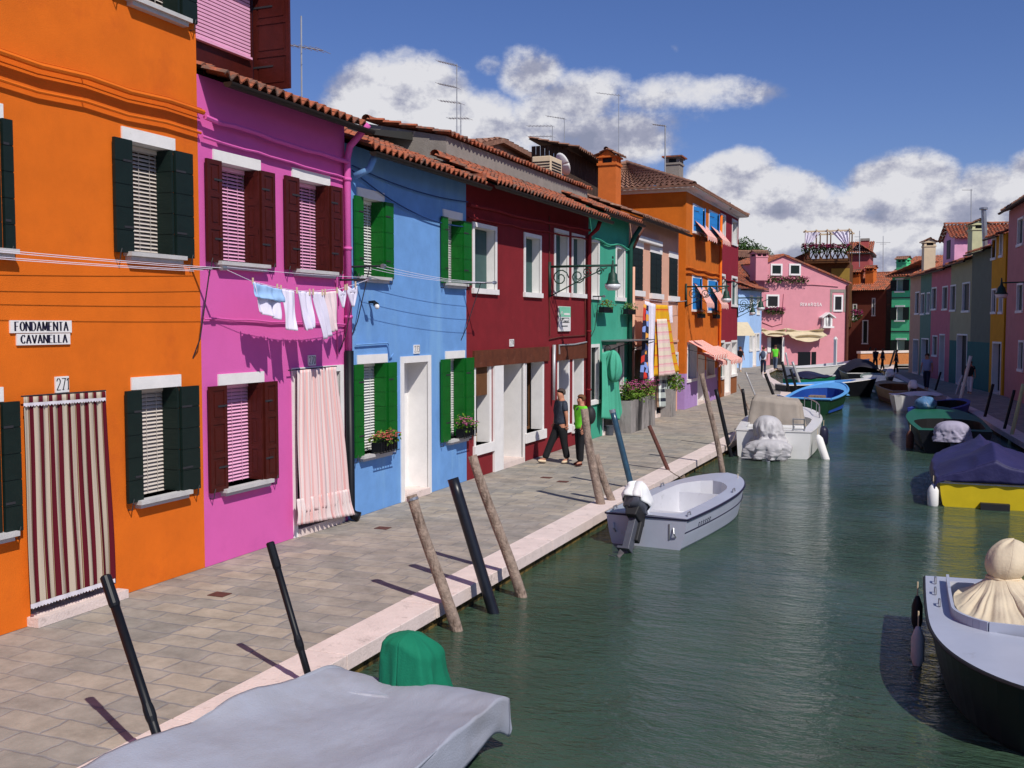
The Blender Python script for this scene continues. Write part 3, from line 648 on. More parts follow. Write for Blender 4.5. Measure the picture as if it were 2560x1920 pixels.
def kerb(P,I,Nn,name='kerb'):
    mb=MB(); acc=0
    for i in range(len(P)-1):
        L_=(P[i+1]-P[i]).length; k=max(1,round(L_/1.9))
        for j in range(k):
            a=P[i].lerp(P[i+1],j/k); b=P[i].lerp(P[i+1],(j+1)/k); c=I[i].lerp(I[i+1],(j+1)/k); d=I[i].lerp(I[i+1],j/k)
            g=(b-a).normalized()*.007; h=R.uniform(-.003,.003); o=Nn[i]*R.uniform(-.004,.006)
            pts=[a+g+o,b-g+o,c-g,d+g]; bot=[p+Vector((0,0,-.155)) for p in pts]; top=[p+Vector((0,0,.006+h)) for p in pts]
            mb.hexa(bot+top)
    o=mb.build(name,'kerbm'); tag(o,kind='structure'); mo=o.modifiers.new('b','BEVEL'); mo.width=.018; mo.segments=3
    mb=MB()
    for i in range(len(P)-1):
        a,b=P[i]-Nn[i]*.07,P[i+1]-Nn[i+1]*.07; mb.quad(a+Vector((0,0,-1.8)),b+Vector((0,0,-1.8)),b+Vector((0,0,-.02)),a+Vector((0,0,-.02)))
    tag(mb.build('quay_wall','brickw'),kind='structure')
kerb(P_,I_,N_); kerb(P2,I2,N2)
# ---------------------------------------------------------------- the left row
XF=-8.85
FL=Face((XF,0),(XF,1))
def wd_(u0,u1,v,F=FL): return abs(F.px(u1,v)[0]-F.px(u0,v)[0])
ROWG='painted houses along the left quay'
# --- orange house
H=House('orange_house','tall bright orange house at the left edge, beside the magenta pink house',FL,3.0,10.80,9.6,8.0,['orange'],group=ROWG); H.root['category']='house'
lfo=dict(sh='dgreen',style='plank',blind='blindw')
win(H,(318,351),(432,640),left=(0,wd_(274,318,500)),right=(0,wd_(432,475,500)),**lfo)
win(H,(-110,272),(2,622),left=(0,.4),right=(0,wd_(2,27,500)),**lfo)
win(H,(342,974),(447,1226),left=(0,wd_(305,342,1100)),right=(0,wd_(447,491,1100)),blind_to=None,**lfo)
win(H,(-95,1012),(3,1330),left=(0,.3),right=(0,wd_(3,46,1100)),**lfo)
a0,zt=FL.px(330,40); a1,zb=FL.px(445,44)
win(H,None,None,zrect=(FL.px(328,20)[0],a1,FL.px(445,44)[1],FL.px(445,44)[1]+1.55),left=(0,.35),right=(0,wd_(445,482,40)),**lfo)
d_,dr=door(H,(62,992),(276,1480),frame=0,ff=False,leafm='white',reveal=.3)
H.box('threshold','kerbm',(dr[0]-.05,dr[1]+.12,0,.10,-.1,.16),parent=d_)
for k,(z,dd) in enumerate(((5.92,.05),(5.66,.04))):
    mb=MB(); pts=[FL.at(3+i*.65,z+(.02 if i%2 else -.01)+(i-6)*.001*0,dd) for i in range(13)]; pts[-1]=FL.at(10.79,z,dd); mb.tube([p+FL.n*(.06 if k==0 else .02) for p in pts],.034 if k==0 else .018,7)
    if k==0: mb.tube([p+Vector((.03,0,.05)) for p in pts],.005,5)
    for i in range(0,13,3): mb.tube([pts[i],pts[i]+Vector((-.06,0,.05))],.007,5)
    mb.build('cable','orange',H.root)
H.box('gutter','gutter',(3,10.85,9.5,9.62,0,.5)); mb=MB(); tiled(mb,FL.at(3,9.62,.55),FL.at(10.9,9.62,.55),FL.at(0,1.2,-3)-FL.at(0,0,.55)); mb.build('roof','tile',H.root)
H.finish()
# --- magenta pink house
H=House('pink_house','magenta pink house with maroon shutters beneath a tiled roof',FL,10.80,14.36,6.42,8.0,['pink'],group=ROWG)
lfp=dict(sh='maroon',style='panel',blind='blindp')
win(H,(543,404),(646,662),left=(0,wd_(506,543,500)),right=(0,wd_(646,680,500)),**lfp)
win(H,(738,446),(820,680),left=(0,wd_(704,738,500)),right=(0,wd_(820,849,500)),**lfp)
win(H,(556,963),(655,1198),left=(0,wd_(513,556,1100)),right=(0,wd_(655,687,1100)),**lfp)
d_,dr=door(H,(738,936),(852,1303),frame=.10,leafm='dark',reveal=.3)
gable_roof(H,1.35,3.6,over=.42,a0=10.82,a1=14.42,row=.38)
# dormer over the eaves
mb=MB(); D0=-.42; da0,da1=10.0,FL.px(634,90,D0)[0]; dz0=6.45; dz1=8.15
FL.box(mb,10.85,da1,dz0,dz1,-2.6,D0,0); FL.box(mb,10.85,da1+.2,dz1,dz1+.08,-2.8,D0+.32,1)
dm=mb.build('dormer',['maroon','gutter'],H.root)
ba1=FL.px(621,120,D0)[0]; mb=MB(); z=dz1-.05
while z>FL.px(560,122,D0)[1]:
    FL.box(mb,10.86,ba1,z-.036,z,D0+.02,D0+.035); z-=.05
FL.box(mb,10.86,ba1,FL.px(560,122,D0)[1]-.03,FL.px(560,122,D0)[1],D0+.0,D0+.07)
mb.build('blind','blindp',dm)
leaf(H,dm,da1,1,90,.62,dz0+.14,dz1-.1,'panel','maroon',d0=D0+.02)
mb=MB(); pu=FL.at(14.34,6.25,.07)
mb.tube([FL.at(14.36,6.38,.44),FL.at(14.36,6.30,.36),FL.at(14.33,6.05,.12),FL.at(14.31,5.85,.08),FL.at(14.31,2.75,.08)],.055,12); 
for z in (5.5,4.4,3.3): mb.tube([FL.at(14.31,z,.08),FL.at(14.31,z+.05,.08)],.066,12)
mb.tube([FL.at(14.05,5.3,.03),FL.at(14.05,2.7,.03)],.012,6); mb.tube([FL.at(14.10,5.3,.03),FL.at(14.10,3.5,.03)],.008,6)
mb.build('downpipe','pink',H.root,smooth=True)
mb=MB(); mb.tube([FL.at(14.31,2.78,.08),FL.at(14.31,.18,.08),FL.at(14.33,.10,.13),FL.at(14.35,.07,.22)],[.075,.075,.078,.085],12); mb.build('pipe_guard','black',H.root,smooth=True)
for z,dd,m_ in ((5.86,.11,.034),(5.62,.06,.018),(3.28,.04,.014)):
    mb=MB(); mb.tube([FL.at(10.82+i*.29,z+R.uniform(-.012,.012)-.006*i,dd) for i in range(13)],m_,6); mb.build('cable','pink',H.root)
H.finish()
# --- sky blue house
H=House('sky_blue_house','sky blue house with bright green shutters between the magenta and dark red houses',FL,14.36,18.97,6.12,8.0,['blue'],group=ROWG)
lfb=dict(sh='bgreen',style='plank',blind='blindwh')
win(H,(899,492),(956,694),left=(0,wd_(879,899,600)),right=(0,wd_(956,976,600)),**lfb)
win(H,(1112,543),(1152,710),left=(0,wd_(1098,1112,600)),right=(0,wd_(1152,1172,600)),**lfb)
w1,r1=win(H,(900,910),(964,1124),left=(0,wd_(877,900,1000)),right=(0,wd_(964,985,1000)),**lfb)
w2,r2=win(H,(1118,897),(1158,1090),left=(0,wd_(1097,1118,1000)),right=(0,wd_(1158,1178,1000)),**lfb)
d_,dr=door(H,(1008,908),(1070,1236),frame=.12,leafm='white',reveal=.42)
cloth('lace_curtain',None,None,FL,(dr[0]+.02,2.42),(dr[0]+.36,2.42),(dr[0]+.36,.42),(dr[0]+.02,.42),mat('lace',lin((.80,.84,.84)),.9),d=(-.36,-.36),folds=3,amp=.02,px=False,parent=d_)
gable_roof(H,1.2,3.0,over=.46,a0=14.40,a1=19.0)
H.box('verge','tile',(18.85,19.05,6.10,6.22,-.1,.42))
for k,(z,s) in enumerate(((5.78,.10),(5.70,.22))):
    mb=MB(); mb.tube(sag(FL.at(14.5,z,.05),FL.at(18.95,z-.42*k-.1,.05),s,14),.012,5); mb.build('cable',mat('dark_blue_cable',lin((.12,.25,.45)),.7),H.root)
mb=MB(); q=FL.px(1,1); 
mb.tube([FL.at(*FL.px(884,862),.04),FL.at(*FL.px(964,857),.04),FL.at(*FL.px(967,862),.04),FL.at(*FL.px(971,893),.04),FL.at(*FL.px(976,884),.06)],.014,6); mb.build('conduit','blue',H.root)
mb=MB(); mb.tube([FL.at(14.62,5.95,.42),FL.at(14.60,5.72,.32),FL.at(14.5,5.60,.10)],.055,10); mb.build('downpipe','blue',H.root,smooth=True)
H.finish()
flowerbox(FL,(r1[0]+r1[1])/2+.12,r1[2]+.03,.15,.62,'flower box of coral blooms on the lower left window sill of the sky blue house',flower=mat('coral_petals',lin((.85,.45,.42)),.7,rand=.3),n=170,nb=60,rail=True,group='flower boxes on the sky blue house',lh=.14)
flowerbox(FL,(r2[0]+r2[1])/2+.15,r2[2]+.03,.15,.55,'flower box with bright pink blooms on the sky blue house sill beside the shop',flower='fpink',n=160,nb=46,rail=True,group='flower boxes on the sky blue house',lh=.20)
# --- dark red house with the two shop fronts
H=House('dark_red_house','long dark red house with white framed windows and brown shop fascias',FL,18.97,26.9,6.25,8.0,['red'],group=ROWG)
for TL,BR in (((1180,554),(1241,735)),((1309,580),(1352,743)),((1385,570),(1420,741)),((1429,582),(1462,744))): fwin(H,TL,BR)
# shop openings
def shopwin(TL,BR,sillv,dark='glass'):
    a,b,z0,z1=H.rect(TL,BR); F=FL; H.holes.append((a,b,z0,z1,.38)); mb=MB(); F.box(mb,a,b,z0,z1,-.44,-.40,0)
    for x0,x1 in ((a,a+.05),(b-.05,b),((a+b)/2-.025,(a+b)/2+.025)): F.box(mb,x0,x1,z0,z1,-.40,-.35,1)
    F.box(mb,a,b,z1-.06,z1,-.40,-.35,1); F.box(mb,a,b,z0,z0+.06,-.40,-.35,1)
    w=mb.build('shop_window',[dark,'brown'],H.root); H.box('sill','white',(a-.05,b+.05,z0-sillv,z0,-.38,.06),parent=w)
    [H.box('jamb','white',q_,parent=w) for q_ in ((b-.10,b-.0,z0,z1,-.30,-.005),(a,a+.07,z0,z1,-.30,.02))]; return w,(a,b,z0,z1)
w,rA=shopwin((1184,918),(1229,1104),.20)
m2=MB(); FL.box(m2,rA[0]+.02,rA[1]-.1,rA[3]-.62,rA[3]-.02,-.34,-.06); m2.build('roller_shutter','brown',w)
# goods in the window
m2=MB()
for i in range(4): FL.box(m2,rA[0]+.1+i*.16,rA[0]+.2+i*.16,rA[2]+.02,rA[2]+.35-.05*i,-.30,-.24)
m2.build('window_display','cream',w)
d_,dr=door(H,(1254,913),(1306,1158),frame=.0,ff=False,reveal=.55,step=True)
H.box('pillar','white',(rA[1]+.06,dr[0],.0,dr[3],-.02,.05),parent=d_); H.box('pillar','white',(dr[1],dr[1]+.06,.0,dr[3],-.02,.04),parent=d_)
w,rB=shopwin((1312,908),(1360,1072),.22)
cloth('net_curtain',None,None,FL,(rB[0]+.1,rB[3]-.5),(rB[0]+.5,rB[3]-.5),(rB[0]+.75,rB[2]+.1),(rB[0]+.1,rB[2]+.1),mat('net',lin((.62,.68,.72)),.9),d=(-.33,-.33),folds=4,amp=.015,px=False,parent=w)
w,rC=shopwin((1393,897),(1424,1060),.2); w,rD=shopwin((1431,895),(1459,1056),.2)
a0,z1=FL.px(1181,876); a1,z0=FL.px(1369,905)
H.box('shop_fascia','brownold',(a0,a1,FL.px(1250,913)[1],FL.px(1250,873)[1],-.005,.05))
a0,z1=FL.px(1391,861); a1,z0=FL.px(1463,893)
o=H.box('shop_fascia','brownold',(a0,a1,z0-.02,z1,-.005,.05))
gable_roof(H,.34,.75,over=.62,a0=19.05,a1=26.9,back=False)
# grey attic wall with its own tiled roof behind the eaves
aL,zL=FL.px(1116,345,-.8); mb=MB(); zA=7.18
FL.box(mb,aL,29.2,6.0,zA,-5,-.8,0); FL.box(mb,18.98,aL,6.0,6.55,-5,-.9,0)
mb.add([FL.at(aL,zA,-.8),FL.at(aL,zA,-5.0),FL.at(aL,zA+.42,-2.8)],[(0,1,2)],0)
at=mb.build('attic',['cement'],H.root)
mb=MB(); tiled(mb,FL.at(aL-.1,zA+.03,-.68),FL.at(29.3,zA+.03,-.68),FL.at(0,.45,-2.0)-FL.at(0,0,0),row=.4); ridge(mb,FL.at(aL-.1,zA+.5,-2.7),FL.at(29.3,zA+.5,-2.7)); mb.build('roof','tile',H.root)
mb=MB(); FL.box(mb,aL-3.2,aL-.0,6.5,6.56,-4.4,-1.4); 
o=MB(); o.hexa([FL.at(aL-2.6,6.9,-1.6),FL.at(aL,7.15,-1.6),FL.at(aL,7.35,-3.4),FL.at(aL-2.6,7.0,-3.4),FL.at(aL-2.6,6.97,-1.6),FL.at(aL,7.32,-1.6),FL.at(aL,7.5,-3.4),FL.at(aL-2.6,7.07,-3.4)]); o.build('felt_roof',mat('grey_felt',lin((.22,.22,.21)),.95),at)
for z,dd,rr in ((5.62,.07,.035),(5.38,.05,.022)):
    mb=MB(); mb.tube([FL.at(19.0+i*.56,z+.05*i*.2+R.uniform(-.02,.02),dd) for i in range(15)],rr,7); mb.build('cable','red',H.root)
mb=MB(); mb.tube([FL.at(26.75,6.0,.38),FL.at(26.75,5.8,.3),FL.at(26.7,5.6,.09),FL.at(26.7,.05,.09)],.06,10)
for z in (4.6,3,1.4): mb.tube([FL.at(26.7,z,.09),FL.at(26.7,z+.05,.09)],.072,10)
mb.build('downpipe','red',H.root,smooth=True)
mb=MB(); mb.tube([FL.at(*FL.px(1378,862),.08),FL.at(*FL.px(1376,1000),.08)],.045,8); mb.build('vent_pipe','galv',H.root,smooth=True)
mb=MB()
for u in (1371,1466-5):
    mb.tube([FL.at(*FL.px(u,540 if u<1400 else 590),.03)]+[FL.at(*FL.px(u+R.uniform(-1,1),v),.03) for v in range(600,880,40)],.012,5)
mb.tube([FL.at(*FL.px(1371,848),.03),FL.at(*FL.px(1400,842),.03),FL.at(*FL.px(1462,838),.03)],.013,5)
mb.tube([FL.at(*FL.px(1393,885),.06),FL.at(*FL.px(1392,863),.06),FL.at(*FL.px(1430,861),.06),FL.at(*FL.px(1461,855),.06)],.022,6,1)
mb.build('cable',['copper','galv'],H.root)
H.finish()
# --- green house
H=House('green_house','jade green house beside the long dark red one, green curtain in its doorway',FL,26.9,30.9,6.42,8.0,['green'],group=ROWG)
fwin(H,(1474,594),(1497,748)); fwin(H,(1539,612),(1561,752))
fwin(H,(1474,861),(1497,1006),sh='dgreen',reveal=.12); fwin(H,(1541,857),(1558,988),sh='dgreen',reveal=.12)
d_,dr=door(H,(1509,872),(1537,1085),frame=.10,reveal=.3,leafm='dark')
c0,cz=FL.px(1503,853); c1,_=FL.px(1572,857); mb=MB(); FL.box(mb,c0,c1,cz,cz+.03,0,.85,0)
for q in (c0+.1,c1-.1):
    mb.tube([FL.at(q,cz-.5,.02)]+[FL.at(q,cz-.5+.45*i/6,.02+.8*(i/6)**2) for i in range(1,7)],.015,5,1)
    mb.tube([FL.at(q,cz-.2+.08*math.sin(i*PI/5),.16+.08*math.cos(i*PI/5)) for i in range(11)],.01,5,1)
mb.build('door_canopy',['metal','wire'],H.root)
gable_roof(H,1.5,3.4,over=.42,tm='tile',back=True)
mb=MB(); mb.tube([FL.at(26.95+i*.35,5.55+.05*math.sin(i),.06) for i in range(12)],.028,6); mb.build('cable','green',H.root)
mb=MB(); mb.tube([FL.at(30.8,6.2,.4),FL.at(30.78,5.9,.2),FL.at(30.75,5.6,.10),FL.at(30.75,.05,.10)],.07,10); mb.build('downpipe',mat('green_pipe',lin((.10,.30,.25)),.6),H.root,smooth=True)
H.finish()
for u,v,g in ((1498,782,'fred'),(1558,786,'fwhite')):
    a,z=FL.px(u,v); flowerbox(FL,a,z,.2,.85,'black flower box with %s blooms on the jade green house'%('red and white' if g=='fred' else 'small white'),flower=g,n=130,nb=26,group='flower boxes on the jade green house')
# --- salmon house
H=House('salmon_house','narrow salmon coloured house with closed dark green shutters and laundry in front',FL,30.9,37.5,6.62,8.0,['salmon'],group=ROWG)
for TL,BR in (((1581,617),(1605,728)),((1626,630),(1652,736)),((1673,643),(1692,742))):
    a,b,z0,z1=H.rect(TL,BR); H.holes.append((a,b,z0,z1,.1)); mb=MB(); FL.box(mb,a,b,z0,z1,-.12,-.10); w=mb.build('window','glass',H.root)
    n=7; hh=(z1-z0)/n
    for q in (0,1):
        m2=MB(); x0=a+(b-a)*q/2; x1=a+(b-a)*(q+1)/2
        for i in range(n): FL.box(m2,x0+.01,x1-.01,z0+i*hh+.01,z0+(i+1)*hh-.01,-.02,.03)
        FL.box(m2,x0+.02,x1-.02,z0,z1,-.015,.02); m2.build('shutter','dgreen',w)
    H.box('lintel','white',(a-.08,b+.08,z1,z1+.22,-.01,.03),parent=w); H.box('sill','white',(a-.1,b+.1,z0-.18,z0,-.01,.10),parent=w)
a0,z1=FL.px(1582,590); a1,_=FL.px(1646,612); H.box('awning_case','white',(a0,a1,z1-.12,z1+.05,0,.16),bevel=.02)
# ground floor
fwin(H,(1583,868),(1612,960),sh='dgreen',reveal=.12); fwin(H,(1676,882),(1694,958),sh='dgreen',reveal=.12,zrect=None)
d_,dr=door(H,(1641,880),(1671,1020),frame=.08,reveal=.3,leafm='dark')
a0,z=FL.px(1581,862); H.box('cornice','salmon',(31.0,37.4,z,z+.08,0,.06))
gable_roof(H,1.3,3.4,over=.42,tm='tileold')
mb=MB(); mb.tube([FL.at(31.2,6.3,.4),FL.at(31.1,5.9,.2),FL.at(31.0,5.6,.10)],.07,10,1); mb.tube([FL.at(31.05,5.0,.10),FL.at(31.05,.05,.10)],.06,10,0); mb.build('downpipe',['salmon','copper'],H.root,smooth=True)
H.finish()
t=thing('planter_wall','grey stained concrete planter wall in front of the salmon house','planter',FL.at(33,0,.3)); 
mb=MB(); pa,_=FL.px(1577,1064,.6); pb,_=FL.px(1638,1041,.6)
FL.box(mb,pa,pb,0,.95,.03,.14); FL.box(mb,pa,pa+.12,0,.95,.14,.48); FL.box(mb,pb-.12,pb,0,.95,.14,.48); FL.box(mb,pa,pb,0,.95,.48,.60); mb.build('wall',mat('stained_concrete',lin((.58,.56,.55)),.95,.2,3,.3,40,c2=lin((.18,.17,.17)),c2s=1.3,c2t=.48,streak=True),t)
mb=MB(); FL.box(mb,pa+.12,pb-.12,.80,.88,.14,.48); mb.build('soil','soil',t)
FLP=Face((XF+.55,0),(XF+.55,1))
def bush(name,label,F,a,z,d,w,h,flower,n,nb,droop=.1,cat='plant',leafm='leaf',group=None,sz=.045,depth=.3):
    t=thing(name,label,cat,F.at(a,z,d),0,group); m2=MB(); k=max(2,int(w/.3))
    for i in range(k):
        c=F.at(a-w/2+w*(i+.5)/k,z+h*.45+R.uniform(-.04,.04),d+R.uniform(-.05,.05)); s=R.uniform(.8,1.2); leaves(m2,c,(depth*s,w/k*.8,h*.55*s) if abs(F.t.y)>.7 else (w/k*.8,depth*s,h*.55*s),n//k,sz,droop=droop)
    m2.build('foliage',leafm,t)
    if nb:
        m3=MB()
        for i in range(k): blooms(m3,F.at(a-w/2+w*(i+.5)/k,z+h*.35,d+.05),(depth if abs(F.t.y)>.7 else w/k*.7,w/k*.7 if abs(F.t.y)>.7 else depth,h*.62),nb//k+1,sz*1.1)
        m3.build('blooms',flower,t)
    return t
bush('flowering_plant','pink flowering plants overflowing the grey planter wall',FL,(pa+pb)/2+.1,.98,.38,pb-pa+.2,.62,'fpink',1300,150,droop=.25,sz=.05)
mb=MB(); FL.box(mb,*sorted((FL.px(1676,1025,.4)[0],FL.px(1688,1020,.4)[0])),0,.95,.05,.42); o=mb.build('low_wall',MATS['stained_concrete']); tag(o,'short grey low wall between the chequered curtain and the lilac base','wall')
bush('green_plant','green trailing plant on the short low wall beside the lilac base',FL,FL.px(1689,985,.4)[0]+.2,.95,.30,1.3,.55,'fpink',700,14,droop=.2,sz=.05)
# --- orange ochre three storey house standing forward, and the dark red one after it
X2=-8.72; F2=Face((X2,0),(X2,1))
c0=F2.px(1712,900)[0]; c1=F2.px(1796,850)[0]; c2=F2.px(1843,850)[0]
H=House('ochre_house','tall ochre orange house with blue shutters and a lilac base',F2,c0,c1,8.42,6.5,['lilac','orange_dark'],bands=[(1.35,0),(99,1)],group=ROWG)
def owin(TL,BR,pot=None,pl=None):
    a,b,z0,z1=H.rect(TL,BR); H.holes.append((a,b,z0,z1,.15)); mb=MB(); F2.box(mb,a,b,z0,z1,-.18,-.15); w=mb.build('window','dark',H.root)
    m2=MB(); F2.box(m2,a-.09,a,z0,z1+.1,-.01,.02); F2.box(m2,b,b+.09,z0,z1+.1,-.01,.02); F2.box(m2,a,b,z1,z1+.1,-.01,.021); m2.build('frame','white',w)
    leaf(H,w,a,1,8,(b-a)*.5,z0,z1,'plank','cblue',d0=.0); leaf(H,w,b,-1,14,(b-a)*.5,z0,z1,'plank','cblue',d0=.0)
    H.box('sill','white',(a-.1,b+.1,z0-.08,z0,-.01,.1),parent=w); return a,b,z0,z1
AWN=stripes('awning_stripe',[(0,lin((.86,.36,.28))),(.5,lin((.93,.88,.84)))],.12,0)
def awn(par_,F,a,b,zt,drop,out,H):
    mb=MB()
    def f(u,v):
        if v<.85: q=v/.85; return F.at(a+(b-a)*u,zt-drop*q,.04+out*q)
        q=(v-.85)/.15; return F.at(a+(b-a)*u,zt-drop-.16*q+(.03*math.cos(u*2*PI*5) if v>.99 else 0),.04+out)
    mb.grid(f,40,12,uv=True)
    mb.tube([F.at(a,zt-drop,.04+out),F.at(a,zt-drop*.6,.03)],.01,5,1); mb.tube([F.at(b,zt-drop,.04+out),F.at(b,zt-drop*.6,.03)],.01,5,1)
    return mb.build('awning',[AWN,'wire'],par_)
PT=[]
for TL,BR in (((1733,515),(1759,588)),((1773,530),(1794,598)),((1731,694),(1751,775)),((1770,701),(1789,778))):
    q=owin(TL,BR); PT.append(q); awn(H.root,F2,q[0]+.1,q[1]+.1,q[2]+(q[3]-q[2])*(.45 if q[2]>5 else .85),.8 if q[2]<5 else .6,.5,H)
for TL,BR in (((1718,862),(1741,950)),((1766,876),(1785,941))):
    a,b,z0,z1=H.rect(TL,BR); w,_=fwin(H,None,None,zrect=(a,b,z0,z1+.1),sh='cblue',reveal=.3); awn(H.root,F2,a-.1,b+.9,z1+.15,.55,1.0,H)
d_,dr=door(H,(1745,890),(1759,1004),frame=.07,reveal=.35,leafm='white'); awn(H.root,F2,dr[0]-.1,dr[1]+.6,dr[3]+.12,.35,.8,H)
mb=MB(); mb.tube([F2.at(c1-.1,7.9,.08),F2.at(c1-.1,.05,.08)],.06,8); mb.build('downpipe','orange',H.root,smooth=True)
for z in (5.35,5.15): 
    mb=MB(); mb.tube([F2.at(c0+i*(c1-c0)/8,z+.03*math.sin(i*2),.05) for i in range(9)],.03,6); mb.build('cable','orange_dark',H.root)
# hipped roof over both houses
def hip(H,F,a0,a1,D,h,rise,tm='tileold',over=.4,m3='white'):
    mb=MB(); hw=D/2; s=rise/hw; e=over
    P=lambda a,z,d:F.at(a,z,d)
    z0=h+.1-s*e
    A=P(a0-e,z0,e);B=P(a1+e,z0,e);C=P(a1+e,z0,-D-e);E=P(a0-e,z0,-D-e); r0=P(a0+hw,h+.1+rise,-hw); r1=P(a1-hw,h+.1+rise,-hw)
    mb2=MB()
    for (p,q,r,t) in ((A,B,r1,r0),(B,C,r1,r1),(C,E,r0,r1),(E,A,r0,r0)):
        L_=(q-p).length; n=max(3,int(L_/.22)); t_=(q-p).normalized(); nr=t_.cross(((r+t)/2-(p+q)/2)).normalized(); nr=nr if nr.z>0 else -nr
        rows=10
        for j in range(rows):
            for e_ in (0,1):
                v=(j+e_)/rows
                a=p.lerp(t,v); b=q.lerp(r,v); lf=.04*(1-e_)+.005
                base=len(mb.v); k=n*4
                mb.v+= [a.lerp(b,i/k)+nr*(lf+.04*math.sin(i*PI/2)+R.uniform(-.006,.006)) for i in range(k+1)]
            for i in range(k): mb.f.append((base-k-1+i,base-k+i,base+i+1,base+i)); mb.m.append(0)
        mb.quad(p-Vector((0,0,.05)),q-Vector((0,0,.05)),q+nr*.03,p+nr*.03,0)
    for p,q in ((A,r0),(B,r1),(C,r1),(E,r0),(r0,r1)): ridge(mb,p+Vector((0,0,.05)),q+Vector((0,0,.05)),.09)
    for p,q in ((A,B),(B,C),(C,E),(E,A)):
        pass
    F.box(mb,a0-e+.05,a1+e-.05,z0-.08,z0-.03,-D-e+.05,e-.05,1)
    F.box(mb,a0-.02,a1+.02,h-.25,z0-.05,-D,.02,1)
    return mb.build('roof',[tm,m3],H.root)
H.finish()
Hh=H; 
hip(H,F2,c0,c2,6.5,8.42,1.35)
for q,g in ((0,'fpink'),(1,'fwhite'),(2,'fred'),(3,'fred')):
    a,b,z0,z1=PT[q]; flowerbox(F2,(a+b)/2,z0-.32,.2,.8,'flower box of %s blooms under the %s blue window of the ochre house'%({'fpink':'faded pink','fwhite':'white','fred':'bright red'}[g],('upper left','upper right','middle left','middle right')[q]),flower=g,n=120,nb=40,group='flower boxes on the ochre house',boxm='brown' if q<2 else 'black')
H=House('crimson_house','narrow three storey crimson house at the far end of the left row',F2,c1,c2,8.42,6.5,['brownbase','darkred'],bands=[(1.75,0),(99,1)],group=ROWG)
for TL,BR,rv in (((1801,532),(1813,604),.2),((1830,546),(1842,616),.2),((1800,683),(1812,766),.12),((1829,689),(1842,767),.12),((1795,852),(1810,946),.1),((1828,851),(1841,938),.3)): fwin(H,TL,BR,reveal=rv,frame=.1,sh='ggreen' if rv<.3 else 'white')
door(H,(1813,860),(1824,974),frame=.08,leafm='white',reveal=.3)
mb=MB(); mb.tube([F2.at(c1+i*(c2-c1)/6,5.2+.03*math.sin(i*2),.05) for i in range(7)],.03,6); mb.build('cable','darkred',H.root)
H.finish()
# side lean-to wall visible between the salmon and ochre houses is the ochre side wall itself
# --- plaques and small things
a,z=FL.px(22,802); b,z2=FL.px(176,832)
plaque(FL,(*sorted((a,b)),FL.px(100,832)[1],FL.px(100,801)[1]),['FONDAMENTA'],'white street name plaque reading FONDAMENTA on the orange house',th=.33,gap=.30)
a,_=FL.px(39,845); b,_=FL.px(172,845)
plaque(FL,(a,b,FL.px(100,862)[1],FL.px(100,834)[1]),['CAVANELLA'],'white street name plaque reading CAVANELLA on the orange house',th=.33,gap=.30)
def num(u0,u1,v0,v1,s,label,F=FL):
    a,_=F.px(u0,(v0+v1)/2); b,_=F.px(u1,(v0+v1)/2); um=(u0+u1)/2; plaque(F,(a,b,F.px(um,v1)[1],F.px(um,v0)[1]),[s],label,cat='number plate',name='house_number',tm='dark',bm='white',th=.15)
num(136,169,941,981,'271','white house number 271 above the striped door curtain')
num(769,787,888,914,'270','house number plate above the pale pink door curtain')
num(1033,1047,862,884,'273','house number plate above the sky blue house door')
num(1273,1283,848,866,'274','upper house number plate over the brown shop fascia')
num(1277,1289,890,904,'276','house number plate on the brown shop fascia')
# estate agent board
qa,_=FL.px(1393,780); qb,_=FL.px(1422,790); z1=FL.px(1407,766)[1]; z0=FL.px(1407,828)[1]
t=thing('sale_board','white and mint estate board reading VENDE hung on the dark red house','sign',FL.at(qa,z0,0)); mb=MB(); FL.box(mb,qa,qb,z0,z1,.02,.05,0); FL.box(mb,qa+.005,qb-.005,z1-(z1-z0)*.42,z1-.01,.045,.053,1); mb.build('board',['white',mat('mint_print',lin((.50,.78,.66)),.6)],t)
mb=MB(); hv=(z1-z0)*.13; bw_=qb-qa; letters(mb,FL,'VENDE',qa+bw_*.12,z0+(z1-z0)*.36,hv,.056,thick=.2,thin=.14,serif=False,wx=bw_*.76/textw('VENDE',hv))
for i in range(3): FL.box(mb,qa+bw_*.2,qb-bw_*(.15+.06*i),z0+.32-.10*i,z0+.345-.10*i,.05,.056)
mb.build('lettering',mat('dark_print',(.08,.1,.1),.6),t); mb=MB(); letters(mb,FL,'C',qa+bw_*.1,z1-.42,.28,.058,thick=.12,thin=.1,serif=False); mb.build('logo','white',t); mb=MB(); FL.box(mb,qa+bw_*.42,qb-bw_*.1,z1-.22,z1-.17,.054,.058); mb.build('logo','white',t); mb=MB(); FL.box(mb,qa+bw_*.42,qb-bw_*.2,z1-.36,z1-.31,.054,.058); mb.build('logo','white',t)
